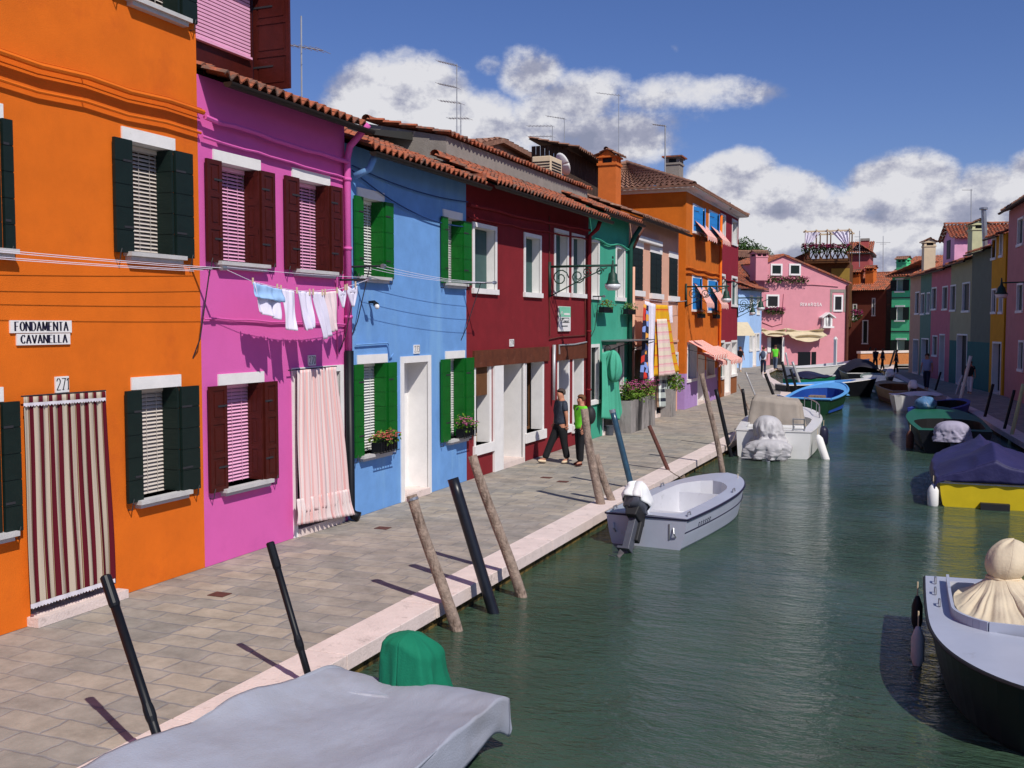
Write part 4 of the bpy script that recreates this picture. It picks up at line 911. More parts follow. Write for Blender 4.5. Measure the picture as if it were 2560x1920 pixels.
# ---------------------------------------------------------------- right row, in shade
GF='white'
GR='houses along the shaded right quay'
FR=Face((2.9,51),(-1.6,74.0))
def zt(F,u,v): return F.px(u,v)[1]
def rhouse(name,label,u0,u1,v,mats,wins=(),doors=(),bands=None,depth=7,F=None,h=None,cat='house',roof=None,shut='dgreen',rise=1.2):
    F=F or FR; a0=F.px(u1,800)[0]; a1=F.px(u0,800)[0]; 
    if a0>a1: a0,a1=a1,a0
    h=h or zt(F,(u0+u1)/2,v); H=House(name,label,F,a0,a1,h,depth,mats,bands=bands,group=GR)
    for (x0,y0,x1,y1) in wins:
        p=F.px(x0,y0); q=F.px(x1,y1); a,b=sorted((p[0],q[0])); z0,z1=q[1],p[1]
        fwin(H,None,None,zrect=(a,b,z0,z1),sh=shut,reveal=.12,frame=.08,fm=GF)
    for (x0,y0,x1) in doors:
        p=F.px(x0,y0); q=F.px(x1,y0); a,b=sorted((p[0],q[0])); door(H,None,None,zrect=(a,b,0,p[1]),frame=.08,reveal=.25,fm=GF)
    if roof: gable_roof(H,rise,depth/2,over=.35,tm=roof,gut=True)
    H.finish(); return H
ivory=mat('ivory_plaster',lin((.62,.60,.48)),.9,.08,1.5,.2,40); tealb=mat('teal_base',lin((.20,.40,.38)),.9,.1,2)
HB=rhouse('beige_house','beige house at the far end of the shaded right row',2274,2300,690,[mat('beige_plaster',lin((.72,.58,.50)),.9,.08,2)],[(2289,730,2298,786)],[(2284,850,2296)],roof='tile')
HG=rhouse('sage_house','narrow sage green house between the beige and rose houses on the right',2300,2327,690,[mat('sage_plaster',lin((.36,.50,.44)),.9,.08,2)],[(2303,733,2311,787),(2318,731,2325,785)],[(2305,848,2322)],roof='tile',h=HB.h)
HP=rhouse('rose_house','rose pink house in the shade between the sage and ivory houses',2327,2375,690,[mat('rose_plaster_warm',lin((.74,.43,.48)),.9,.08,2)],[(2330,719,2341,775),(2357,716,2369,775),(2332,838,2343,892)],[(2350,838,2362)],roof='tile',h=HB.h)
HI=rhouse('ivory_house','ivory house with a teal base on the shaded right quay',2375,2427,645,[tealb,ivory],[(2377,713,2389,778),(2407,707,2424,780)],[(2394,838,2418)],bands=[(2.35,0),(99,1)],roof='tile',h=zt(FR,2400,655))
HW=rhouse('grey_house','plain windowless grey green house beside the yellow house on the right',2427,2476,625,[tealb,mat('grey_green_plaster',lin((.42,.44,.38)),.9,.08,2)],[],[],bands=[(2.35,0),(99,1)],roof='tile',h=zt(FR,2450,628))
HY=rhouse('yellow_house','golden yellow house on the shaded right quay',2476,2510,590,[mat('yellow_plaster',lin((.80,.56,.10)),.9,.08,2)],[(2480,597,2490,648),(2500,585,2507,642),(2480,722,2490,784),(2499,722,2507,784)],[(2483,858,2503)],roof='tile')
FN=Face((2.9,51),(5.6,24))
HN=House('dusty_pink_house','dusty pink house with a tall chimney at the right edge',FN,0,11,zt(FN,2540,517),8,[mat('dusty_pink_plaster',lin((.72,.48,.48)),.9,.08,2)],group=GR)
for (u0,v0,u1,v1) in ((2545,547,2558,612),(2543,709,2557,781),(2547,850,2558,930)):
    p=FN.px(u0,v0); q=FN.px(u1,v1); fwin(HN,None,None,zrect=(p[0],q[0],q[1],p[1]),sh='dgreen',reveal=.12,fm=GF)
gable_roof(HN,1.3,4,over=.35,tm='tileold'); HN.finish()
o=chimney(HN.root,FN,FN.px(2549,500)[0]+.3,HN.h,zt(FN,2545,440)+.15,-.9,w=1.15,wd=.9,m=mat('pale_pink_render',lin((.86,.68,.70)),.9),cap='tileold')
# houses further along the right bank, out of the frame but shading the water
for i,(a0,a1,h,c) in enumerate(((11,19,6.8,'ochre'),(19,27.5,6.0,'rose'))):
    Hx=House('plastered_house','plain %s plastered house off the right edge of the picture'%c,FN,a0,a1,h,8,[M('orange_dark') if c=='ochre' else M('rosa')],group=GR)
    for k in range(3):
        for z in (1.0,3.8): fwin(Hx,None,None,zrect=(a0+1+2.4*k,a0+1.9+2.4*k,z,z+1.4),reveal=.12,sh='dgreen')
    gable_roof(Hx,1.2,4,over=.35); Hx.finish()
# dormer and chimneys of the right row
sa=FR.px(2367,640)[0]; sb=FR.px(2340,640)[0]
mb=MB(); zb=HP.h-.3; z1=FR.px(2367,592)[1]; w_=abs(sb-sa)
a,b=sorted((sa,sb)); FR.box(mb,a,b,zb,z1,-4.6,-.4,0); mb.add([FR.at(a,z1,-.4),FR.at(b,z1,-.4),FR.at((a+b)/2,z1+.75,-.4)],[(0,1,2)],0); mb.add([FR.at(a,z1,-4.6),FR.at(b,z1,-4.6),FR.at((a+b)/2,z1+.75,-4.6)],[(0,1,2)],0)
FR.box(mb,(a+b)/2-.45,(a+b)/2+.45,zb+.9,z1-.1,-.42,-.37,1)
dm=mb.build('dormer',[mat('bright_pink_render',lin((.90,.66,.78)),.9),'dark'],HP.root)
mb=MB(); mid=(a+b)/2
for s_,e0 in ((a-.25,1),(b+.25,-1)):
    tiled(mb,FR.at(s_,z1-.1,-.1),FR.at(s_,z1-.1,-4.8),FR.at(mid,z1+.8,0)-FR.at(s_,z1-.1,0),row=.4)
ridge(mb,FR.at(mid,z1+.85,-.1),FR.at(mid,z1+.85,-4.8)); mb.build('roof','tile',dm)
chimney(HI.root,FR,FR.px(2412,600)[0],HI.h-.2,zt(FR,2412,556)+.1,-.6,w=1.0,wd=.7,m=mat('pale_green_render',lin((.78,.78,.62)),.9),cap='tileold')
chimney(HB.root,FR,FR.px(2293,640)[0],HB.h-.2,zt(FR,2293,597),-.7,w=.8,wd=.7,m='cream',cap='tileold')
# ---------------------------------------------------------------- green corner house at the far end
c=onY(2226,900,92); r_=onY(2330,900,90.5); FG=Face((c.x,c.y),(r_.x,r_.y))
HGn=House('mint_green_house','bright mint green corner house with dark green shutters at the far end',FG,0,7.5,zt(FG,2240,690),10,[mat('mint_plaster',lin((.34,.80,.56)),.9,.08,2,.2,40,c2=lin((.66,.70,.60)),c2s=.7,c2t=.68)])
for (u0,v0,u1,v1) in ((2242,700,2258,727),(2242,768,2258,800),(2243,850,2262,886)):
    p=FG.px(u0,v0); q=FG.px(u1,v1); a,b,z0,z1=p[0],q[0],q[1],p[1]; HGn.holes.append((a,b,z0,z1,.2))
    mb=MB(); FG.box(mb,a,b,z0,z1,-.24,-.2); w=mb.build('window',mat('pale_pane',lin((.50,.62,.55)),.3),HGn.root)
    leaf(HGn,w,a,-1,0,.52,z0,z1,'plank','dgreen'); leaf(HGn,w,b,1,0,.52,z0,z1,'plank','dgreen'); HGn.box('lintel','white',(a-.12,b+.12,z1+.02,z1+.16,0,.04),parent=w); HGn.box('sill','white',(a-.15,b+.15,z0-.14,z0-.02,0,.12),parent=w)
HGn.F=FG
mb=MB(); h=HGn.h
for z in (6.0,3.6): pass
HGn.finish()
mb=MB(); A=FG.at(-.4,h,.4);B=FG.at(7.9,h,.4); tiled(mb,A,B,FG.at(0,1.9,-5)-FG.at(0,0,.4),row=.5,pitch=.24); 
tiled(mb,FG.at(-.4,h,-10.4),FG.at(-.4,h,.4),FG.at(2.6,1.2,0)-FG.at(-.4,0,0),row=.5,pitch=.24); FG.box(mb,-.4,7.9,h-.1,h-.02,-10.4,.4); mb.build('roof','tile',HGn.root)
chimney(HGn.root,FG,-.0+.25,h-.1,zt(FG,2206,641),-1.4,w=.9,wd=.7,m=MATS['mint_plaster'],cap='tileold')
mb=MB()
for z in (zt(FG,2240,746),zt(FG,2240,830)): FG.box(mb,0,7.5,z,z+.09,0,.03)
mb.build('cable','wire',HGn.root)
# parapet of the little bridge
pA=G(2151,913); pB=G(2290,909); FB=Face((pA.x,pA.y),(pB.x,pB.y)); t=thing('bridge_parapet','low brick parapet with white coping beside the mint green house','wall',FB.at(0,0,0))
mb=MB(); FB.box(mb,0,FB.len,-1.5,.92,-.3,0); mb.build('wall',mat('orange_brick',lin((.72,.45,.26)),.9,.2,8,.4,40),t)
mb=MB(); FB.box(mb,-.05,1.35,.92,1.10,-.36,.06); FB.box(mb,1.5,FB.len,.92,1.10,-.36,.06); mb.build('coping','kerbm',t)
mb=MB(); FB.box(mb,-8,FB.len+2,-2,-.02,-3.2,-.3); struct(mb,'path',PAV)
# dark alley house
c0=onY(2119,900,98); c1=onY(2196,900,97); FD=Face((c0.x,c0.y),(c1.x,c1.y))
HD=House('brown_house','reddish brown shaded house with two orange chimneys in the gap beside the mint green house',FD,-.5,FD.len+.6,zt(FD,2160,724),6,[mat('brick_red_plaster',lin((.45,.23,.18)),.9,.1,2)])
for (u0,v0,u1,v1) in ((2180,745,2188,790),(2132,760,2142,800),(2156,800,2170,860)): 
    p=FD.px(u0,v0); q=FD.px(u1,v1); fwin(HD,None,None,zrect=(p[0],q[0],q[1],p[1]),reveal=.12,sh='dgreen')
gable_roof(HD,1.5,3,over=.35,gut=False); HD.finish()
for u0,u1,v in ((2135,2152,672),(2167,2187,662)):
    a,_=FD.px((u0+u1)/2,700,-1.2); chimney(HD.root,FD,a,HD.h,zt(FD,(u0+u1)/2,v),-1.2,w=.75,wd=.7,m='chimbrick',cap='tile')
# ---------------------------------------------------------------- restaurant and the far square
c0=G(1959,912); c1=G(2121,910); FA=Face((c0.x,c0.y),(c1.x,c1.y)); aL=FA.px(1884,800)[0]; aR=FA.px(2121,800)[0]
zl=zt(FA,1911,657); zr=zt(FA,2120,707); zp=zt(FA,1958,637); ap=FA.px(1958,637)[0]; ag=FA.px(1911,700)[0]
H=House('rose_restaurant','rose pink gabled restaurant at the end of the canal with RIVAROSA on its wall',FA,aL,aR,zt(FA,1900,731),9,['rosa'],cat='restaurant')
HR=H
mb=MB(); b=H.h
P=[(ag,b),(aR,b),(aR,zr),(ap,zp),(ag,zl)]
mb.add([FA.at(a,z,0) for a,z in P]+[FA.at(a,z,-9) for a,z in P],[(0,1,2,3,4),(9,8,7,6,5),(0,4,9,5),(1,2,7,6)],0)
gb=mb.build('gable_wall','rosa',H.root)
mb=MB()
for (p,q) in (((aR+.15,zr-.05),(ap,zp)),((ag-.15,zl-.03),(ap,zp))):
    A=FA.at(p[0],p[1]+.06,.18); B=FA.at(p[0],p[1]+.06,-9); U=FA.at(q[0],q[1]+.06,.18)-A; tiled(mb,B,A,U,row=.5,pitch=.25)
    mb.hexa([A+Vector((0,0,-.12)),A+U+Vector((0,0,-.12)),A+U-FA.n*.25+Vector((0,0,-.12)),A-FA.n*.25+Vector((0,0,-.12)),A,A+U,A+U-FA.n*.25,A-FA.n*.25],0)
mb.build('roof','tile',H.root)
def rw(u0,v0,u1,v1,par=None,e=.14,m='dark'):
    p=FA.px(u0,v0); q=FA.px(u1,v1); a,b,z0,z1=p[0],q[0],q[1],p[1]
    mb=MB(); FA.box(mb,a+e,b-e,z0+e,z1-e,.0,.035); w=mb.build('window',m,H.root)
    m2=MB(); FA.box(m2,a,a+e,z0,z1,.0,.07); FA.box(m2,b-e,b,z0,z1,.0,.07); FA.box(m2,a+e,b-e,z1-e,z1,0,.068); FA.box(m2,a+e,b-e,z0,z0+e,0,.10); m2.build('frame','white',w); return w
rw(1926,659,1955,689,m='dgreen'); rw(1972,659,2001,689,m='dgreen'); rw(1915,736,1947,770)
w=rw(2083,737,2106,779); p=FA.px(2078,731); q=FA.px(2110,780); mb=MB()
for a0_,a1_,b0_,b1_ in ((p[0]-.1,p[0]+.1,q[1],p[1]),(q[0]-.05,q[0]+.15,q[1],p[1]),(p[0]-.1,q[0]+.15,p[1],p[1]+.25)): FA.box(mb,a0_,a1_,b0_,b1_,0,.03)
mb.build('surround','cement',w)
p=FA.px(1926,843); q=FA.px(1953,910); mb=MB(); FA.box(mb,p[0],q[0],0,p[1],.0,.03); d_=mb.build('door','dark',H.root); mb=MB(); FA.box(mb,q[0],q[0]+.2,0,p[1],0,.12); FA.box(mb,p[0]-.3,p[0],p[1]-1.2,p[1],0,.1); mb.build('frame','white',d_)
mb=MB(); mb.tube([FA.at(FA.px(2116,800)[0],zr-.2,.12),FA.at(FA.px(2116,800)[0],.05,.12)],.12,8); mb.build('downpipe','copper',H.root)
mb=MB(); mb.tube([FA.at(*FA.px(u,v),.05) for u,v in ((2095,716),(2060,713),(2030,711),(1990,711))],.05,5); mb.tube([FA.at(*FA.px(u,v),.05) for u,v in ((1959,735),(1957,760),(1955,808),(1930,815),(1905,805))],.04,5); mb.build('cable','rosa',H.root)
mb=MB(); sa,sz=FA.px(2001,765); tw=textw('RIVAROSA',.55,gap=.35); wantw=FA.px(2053,765)[0]-sa; hL=zt(FA,2001,757)-sz; tw=textw('RIVAROSA',hL,gap=.45); letters(mb,FA,'RIVAROSA',sa,sz,hL,.05,thick=.20,thin=.13,gap=.45,wx=wantw/tw,serif=False); o=mb.build('lettering',mat('white_paint_letters',(.85,.83,.80),.7),H.root)
H.finish()
o=chimney(H.root,FA,FA.px(1897,690)[0]-.2,zt(FA,1897,702),zt(FA,1897,627),.35,w=1.05,wd=.9,m='rosa',cap='tileold')
# orange roof and grey house to the left of it
mb=MB(); a0_,_=FA.px(1838,700,-1); a1_,_=FA.px(1890,700,-1)
tiled(mb,FA.at(a0_-2,zt(FA,1870,712),-.6),FA.at(a1_,zt(FA,1870,712),-.6),FA.at(0,2.6,-5)-FA.at(0,0,-.6),row=.5,pitch=.24); rr=mb.build('roof','tile',H.root)
a0_=FA.px(1835,640,-6)[0]; a1_=FA.px(1945,640,-6)[0]
Fz=Face((FA.at(a0_,0,-6).x,FA.at(a0_,0,-6).y),(FA.at(a1_,0,-6).x,FA.at(a1_,0,-6).y))
Hz=House('grey_rendered_house','grey rendered house with an old tiled roof behind the rose restaurant chimney',Fz,-2,Fz.len,zt(Fz,1870,645),6,['cement']); gable_roof(Hz,.7,3,over=.3,tm='tileold',gut=False); Hz.finish()
# awnings of the restaurant
def rawn(u0,u1,v0,v1,sag_,label):
    a=FA.px(u0,v0)[0]; b=FA.px(u1,v0)[0]; z1=zt(FA,(u0+u1)/2,v0); z0=zt(FA,(u0+u1)/2,v1)
    def f(u,v):
        s_=math.sin(PI*u); z=z1+(z0-z1)*v*(.62+.38*s_*sag_)-.35*s_*(1-v)*.6; return FA.at(a+(b-a)*u,z,.25+.55*v*v+.14*math.sin(9*v+5*s_)+.08*math.sin(17*v*s_+u*3))
    mb=MB(); mb.grid(f,30,18,uv=True); o=mb.build('awning',mat('beige_canvas',lin((.80,.74,.62)),.95,.08,3),None,smooth=True,solid=.02); tag(o,label,'awning',group='beige canvas awnings on the restaurant')
rawn(1898,1958,820,846,.5,'beige canvas awning over the restaurant door'); rawn(1960,2053,820,852,1.2,'long sagging beige canvas awning right of the restaurant door')
# shrine
sa0,_=FA.px(2053,800); sb0,_=FA.px(2074,800); z0=zt(FA,2063,820); z1=zt(FA,2063,793); t=thing('wall_shrine','small white wall shrine with a statuette on the rose restaurant wall','shrine',FA.at(sa0,z0,0))
mb=MB(); FA.box(mb,sa0-.12,sb0+.12,z0,z0+.14,0,.5); FA.box(mb,sa0,sa0+.16,z0+.14,z1,0,.4); FA.box(mb,sb0-.16,sb0,z0+.14,z1,0,.4); FA.box(mb,sa0,sb0,z0+.14,z1,0,.05,1)
m_=(sa0+sb0)/2; zz=zt(FA,2063,781)
for q in (-1,1): mb.hexa([FA.at(m_,zz-.1,-.0),FA.at(m_+q*.62,z1-.1,0),FA.at(m_+q*.62,z1-.1,.55),FA.at(m_,zz-.1,.55),FA.at(m_,zz,0),FA.at(m_+q*.62,z1,0),FA.at(m_+q*.62,z1,.55),FA.at(m_,zz,.55)])
mb.build('housing',['white',mat('violet_niche',lin((.50,.36,.52)),.9)],t); mb=MB(); mb.tube([FA.at(m_,z0+.14,.22),FA.at(m_,z0+.55,.22),FA.at(m_,z0+.8,.22),FA.at(m_,z0+.86,.22),FA.at(m_,z0+1.0,.22)],[.12,.10,.11,.05,.06],8); mb.build('statuette','white',t,smooth=True)
def fa_bush(u0,u1,v0,v1,label,flower='fpink',n=260,nb=60,F=FA,d=.3,sz=.09):
    a=F.px(u0,v0)[0]; b=F.px(u1,v0)[0]; z1=zt(F,(u0+u1)/2,v0); z0=zt(F,(u0+u1)/2,v1)
    return bush('flowering_plant',label,F,(a+b)/2,z0,d,abs(b-a),z1-z0,flower,n,nb,sz=sz,cat='plant',leafm='leafd',depth=.35,droop=.05)
fa_bush(1914,2015,689,706,'long row of trailing flowers under the two gable windows of the restaurant',n=500,nb=70)
fa_bush(1905,1956,766,784,'pinkish flowers in the box below the lower left window of the restaurant',n=300,nb=90)
fa_bush(2124,2148,768,802,'round flowering plant hanging at the restaurant corner over the alley',n=260,nb=90)
# dark menu boards
a,z1=FA.px(1957,878); b,_=FA.px(2001,878); 
for k,(p,q) in enumerate(((a,a+1.1),(a+1.2,b))):
    t=thing('menu_board','black %s board standing outside the restaurant'%('narrow' if k==0 else 'wide'),'sign board',FA.at(p,0,2.2)); mb=MB(); z1_=zt(FA,1980,878); FA.box(mb,p,q,z1_-1.05,z1_,2.2,2.26); mb.build('board','black',t); mb=MB()
    for r in (p+.08,q-.12): FA.box(mb,r,r+.05,0,z1_-1.05,2.2,2.25)
    mb.build('leg','black',t)
# pale blue house
k0=G(1873,919); k1=G(1902,914.5); k2=G(1830,919.5)
FQ=Face((k0.x,k0.y),(k1.x,k1.y)); H=House('pale_blue_house','pale blue house across the little square beside the rose restaurant',FQ,0,FQ.len,zt(FQ,1888,723),5,['lblue'])
for (u0,v0,u1,v1) in ((1875,737,1882,786),(1892,739,1899,787),(1874,832,1881,878),(1891,832,1898,876)):
    p=FQ.px(u0,v0); q=FQ.px(u1,v1); fwin(H,None,None,zrect=(p[0],q[0],q[1],p[1]),reveal=.25,frame=.12)
p=FQ.px(1883,836); q=FQ.px(1889,910); door(H,None,None,zrect=(p[0],q[0],0,p[1]),frame=.1,leafm='white',reveal=.2)
mb=MB(); tiled(mb,FQ.at(-.5,H.h,.5),FQ.at(FQ.len+.3,H.h,.5),FQ.at(0,1.5,-3.5)-FQ.at(0,0,.5),row=.5); FQ.box(mb,-.5,FQ.len+.3,H.h-.14,H.h-.05,-4,.5,1); mb.build('roof',['tile','gutter'],H.root); H.finish()
F3=Face((k2.x,k2.y+.0),(k0.x,k0.y)); mb=MB(); F3.box(mb,0,F3.len,0,H.h-.02,-3,0); mb.build('side_wall','lblue',H.root)
mb=MB(); tiled(mb,F3.at(-.0,H.h-.02,.4),F3.at(F3.len+.4,H.h-.02,.4),F3.at(0,1.4,-3)-F3.at(0,0,.4),row=.5); mb.build('side_roof','tile',H.root)
a,z=F3.px(1850,835); mb=MB(); mb.grid(lambda u,v:F3.at(F3.len-3.4+3.2*u,3.4-1.0*v,.05+1.3*v),8,4,uv=True); o=mb.build('awning',MATS['beige_canvas'],H.root)
# terrace with pergola
YB=104.0
def at(u,v,Y=YB): return onY(u,v,Y)
FT=Face((at(2000,600).x,YB),(at(2130,600).x,YB)); 
HT=House('red_terrace_house','brick red house with a tiled roof and chimney behind the pergola terrace',FT,FT.px(2120,650)[0],FT.px(2174,650)[0],zt(FT,2150,632),6,[mat('brick_red_render',lin((.68,.33,.32)),.9,.1,2)])
HT.finish(); mb=MB(); tiled(mb,FT.at(HT.a0-.2,HT.h,.4),FT.at(HT.a1+.3,HT.h,.4),FT.at(0,1.3,-3)-FT.at(0,0,.4),row=.45); tiled(mb,FT.at(HT.a1+.3,HT.h,.4),FT.at(HT.a1+.3,HT.h,-6),FT.at(-1.5,1.0,0)-FT.at(0,0,0),row=.45); FT.box(mb,HT.a0-.2,HT.a1+.3,HT.h-.15,HT.h-.03,-6,.4,1); mb.build('roof',['tile','gutter'],HT.root)
a=FT.px(2162,610,-1)[0]; mb=MB(); FT.box(mb,a-.35,a+.35,HT.h,zt(FT,2162,600),-1.6,-.9); FT.box(mb,a-.42,a+.42,zt(FT,2162,600),zt(FT,2162,594),-1.67,-.83,1); mb.build('chimney',[MATS['brick_red_render'],'cement'],HT.root)
FT2=Face((at(2000,600,93.5).x,93.5),(at(2130,600,93.5).x,93.5)); t=thing('roof_terrace','wooden roof terrace with crossed railings and white curtained pergola above the restaurant','terrace',FT2.at(0,6,0))
A0=FT2.px(2013,650)[0]; A1=FT2.px(2122,650)[0]; zd=zt(FT2,2060,653); zrl=zt(FT2,2060,612); ztp=zt(FT2,2060,580)
mb=MB(); FT2.box(mb,A0,A1,zd-.15,zd,-3.4,0); FT2.box(mb,A0,A1,zd,zd+.22,-.06,.05); mb.build('deck','brown',t)
n=4
for i in range(n):
    p=A0+(A1-A0)*i/n; q=A0+(A1-A0)*(i+1)/n; mb=MB()
    FT2.box(mb,p-.05,p+.05,zd,zrl,-.02,.06); FT2.box(mb,p,q,zrl-.08,zrl,-.03,.07); 
    mb.tube([FT2.at(p,zd+.2,.02),FT2.at((p+q)/2,zrl-.1,.02)],.05,5); mb.tube([FT2.at(q,zd+.2,.02),FT2.at((p+q)/2,zrl-.1,.02)],.05,5); mb.tube([FT2.at(p,zrl-.1,-.02),FT2.at((p+q)/2,zd+.2,-.02)],.05,5); mb.tube([FT2.at(q,zrl-.1,-.02),FT2.at((p+q)/2,zd+.2,-.02)],.05,5); mb.build('railing','brown',t)
for i in (0,1,2,4):
    p=A0+(A1-A0)*i/4
    for dd in (0,-3.2): mb=MB(); FT2.box(mb,p-.05,p+.05,zd,ztp,dd-.05,dd+.05); mb.build('post','brown',t)
mb=MB(); FT2.box(mb,A0-.2,A1+.2,ztp,ztp+.14,-.06,.06); FT2.box(mb,A0-.2,A1+.2,ztp,ztp+.14,-3.3,-3.2)
for i in range(5): p=A0+(A1-A0)*i/4; FT2.box(mb,p-.05,p+.05,ztp+.142,ztp+.22,-3.5,.3)
mb.build('pergola_beam','cream',t)
for s_,e0,sd in ((A0,A0+1.3,1),(A1,A1-1.5,2)):
    o=cloth('curtain',None,None,FT2,(s_,ztp),(e0,ztp),(s_+(e0-s_)*.25,zrl-.1),(s_,zrl-.1),'whitecloth',d=(.05,.05),folds=4,amp=.06,px=False,parent=t,seed=sd)
mb=MB(); FT2.box(mb,A0,A1,3,zd-.15,-5,-1.2,0); FT2.box(mb,FT2.px(2075,700)[0],A1,3,zd-.6,-1.2,-1.0,1); mb.build('base_wall',['brown',mat('ochre_render',lin((.62,.50,.22)),.9)],t)
for u0,u1,l in ((2006,2035,'left'),(2035,2062,'second'),(2062,2090,'third'),(2092,2128,'right')):
    fa_bush(u0,u1,607,632,'bushy pink geraniums on the %s stretch of the roof terrace railing'%l,F=FT2,d=.2,n=240,nb=70,sz=.10)
mb=MB(); 
A=FT2.px(1960,650,-2)[0]
mb.hexa([FT2.at(A0-4.5,zd-1.2,-3),FT2.at(A0,zd-1.2,-3),FT2.at(A0,zd-1.2,-1),FT2.at(A0-4.5,zd-1.2,-1),FT2.at(A0-4.4,zd-1.0,-3),FT2.at(A0,zd+.9,-3),FT2.at(A0,zd+.9,-1),FT2.at(A0-4.4,zd-1.0,-1)]); mb.build('side_shed','brownold',t)
# tree
def tree(u,v0,v1,Y,label,n=1500):
    p=onY(u,v0,Y); q=onY(u,v1,Y); h=p.z; t=thing('leafy_tree',label,'tree',(p.x,Y,0)); mb=MB()
    mb.tube([(p.x,Y,0),(p.x+.2,Y,h*.4),(p.x-.1,Y,h*.62)],[.3,.22,.15],8)
    rr=h-q.z; cs=[]
    for i in range(9):
        a=i*2.4; c=Vector((p.x+math.cos(a)*rr*.55*R.uniform(.3,1.1),Y+math.sin(a)*rr*.6,h-rr*R.uniform(.25,.85))); cs.append(c); mb.tube([(p.x-.1,Y,h*.55),tuple(c)],[.10,.03],6)
    mb.build('trunk','brown',t); m2=MB()
    for c in cs: leaves(m2,c,(rr*.42,rr*.42,rr*.34),n//9,.16)
    m2.build('crown','leafd',t)
tree(1868,594,670,125,'leafy green tree showing above the roofs beyond the pale blue house',3200)
# ---------------------------------------------------------------- mooring posts
def post(b,t,r,m,label,name='mooring_post',zb=ZW,group='mooring posts leaning along the left quay',wob=.02,cap=None,dY=0,cat='mooring post'):
    B=G(*b,zb); Tt=onY(*t,B.y+dY); d=(Tt-B); B0=B-d*(.9/max(.5,d.length)); o=thing(name,label,cat,B,0,group); mb=MB(); n=12; pts=[]; rs=[]
    for i in range(n+1):
        k=i/n; p=B0.lerp(Tt,k); w=wob*math.sin(k*PI*1.7+r*90); pts.append(p+Vector((w,w*.5,0))); rs.append(r*(1.12-.22*k)*(1+(R.uniform(-.05,.05) if wob else 0)))
    if not wob: rs=[r]*(n+1)
    mb.tube(pts,rs,12); mb.build('shaft',m,o,smooth=True)
    if cap:
        m2=MB(); e=(pts[-1]-pts[-2]).normalized()
        if cap=='wrap': m2.tube([pts[-1]-e*.22,pts[-1]-e*.2,pts[-1]+e*.02,pts[-1]+e*.03],[r*1.05,r*1.22,r*1.22,r*.9],12); m3=MB(); m3.tube([pts[7],pts[7]+e*.12],r*1.2,12); m3.build('collar',m,o)
        elif cap=='wire': m2.tube([pts[-1]-e*.06,pts[-1]-e*.03],r*1.04,12,1); 
        elif cap=='grey': m2.tube([pts[-1]-e*.05,pts[-1]+e*.02],r*1.06,12,1)
        m2.build('band',[m,'metal'],o)
    return o
def post_sh(b,t,s_,r,label):
    B=onX(*b,-5.10); S=G(*s_); r_=ray(*t); o_=EYE-S; a_=r_.dot(r_); b_=r_.dot(SUN); c_=SUN.dot(SUN); d_=r_.dot(o_); e_=SUN.dot(o_); k=(b_*e_-c_*d_)/(a_*c_-b_*b_); Tt=EYE+r_*k
    d=(B-Tt).normalized(); W=B+d*((B.z-ZW)/max(.2,-d.z)); o=thing('mooring_post',label,'mooring post',W,0,'mooring posts leaning along the left quay'); mb=MB(); mb.tube([Tt,W+d*.5],r,14); mb.build('shaft','black',o,smooth=True)
    e=-d; m2=MB(); m2.tube([Tt-e*.22,Tt-e*.2,Tt+e*.02,Tt+e*.03],[r*1.05,r*1.22,r*1.22,r*.9],14); m2.build('band','black',o); q=Tt.lerp(W,.52); m3=MB(); m3.tube([q,q-e*.04,q-e*.10,q-e*.14],[r,r*1.2,r*1.2,r],14); m3.build('collar','black',o)
post_sh((385,1815),(266,1448),(221,1747),.034,'black pole nearest the camera beside the covered boat')
post_sh((765,1668),(677,1363),(597,1611),.031,'second black pole, standing in front of the magenta house')
post((1135,1576),(1036,1238),.066,'wood','weathered pole with a wire band round its top, left of the thick black pipe',cap='wire',wob=.03)
post((1234,1532),(1132,1196),.070,'blackp','thick ribbed black pipe between two weathered poles',wob=0)
post((1297,1492),(1188,1139),.066,'wood','weathered pole right of the thick black pipe, split at the top',wob=.035)
post((1506,1300),(1463,1022),.075,'wood','tall weathered pole in front of the woman in green, forked top',wob=.03)
post((1541,1290),(1493,1137),.070,'wood','short brown weathered pole behind the grey boat stern',wob=.03)
post((1588,1255),(1531,1026),.060,'bluep','dark blue pipe with a grey cap behind the grey boat',wob=0,cap='grey')
post((1684,1207),(1623,1064),.045,'rust','thin rust brown pole beyond the grey boat',wob=0)
post((1708,1198),(1701,1178),.06,'wood','short sawn off stub of a pole at the kerb beyond the grey boat',wob=0)
post((1804,1191),(1759,934),.062,'wood','very tall weathered pole left of the white motorboat',wob=.04)
post((1828,1142),(1790,973),.055,'black','black pole at the stern of the white motorboat',wob=0)
post((1869,1060),(1856,972),.055,'black','straight black pole behind the bow of the white motorboat',wob=0)
post((1882,1040),(1843,960),.028,'wood','thin crooked wooden stick by the straight black pole',wob=.03)
post((1905,1030),(1864,930),.035,'galv','thin grey pole leaning behind the white motorboat',wob=0)
post((1943,1012),(1913,934),.065,'black','black pole behind the beige canopy of the white motorboat',wob=0)
post((1977,995),(1955,904),.065,'black','black pole leaning over the kerb before the small blue boat',wob=0)
post((1998,996),(1976,922),.06,'black','dark pole just left of the blue rowing boat bow',wob=0)
post((2009,985),(1981,904),.065,'galv','pale grey pole next to the dark pole by the blue boat',wob=0)
post((1974,930),(1964,881),.07,'galv','far pale pole with a rounded top near the square',wob=0)
GP='mooring posts leaning along the right quay'
wm=mat('white_pole',lin((.86,.85,.80)),.5,.05,4)
post((2397,1014),(2427,890),.07,wm,'long white pole leaning right over the shaded quay',wob=0,group=GP)
post((2386,1000),(2406,938),.06,'galv','shorter grey pole beside the long white one on the right bank',wob=0,group=GP)
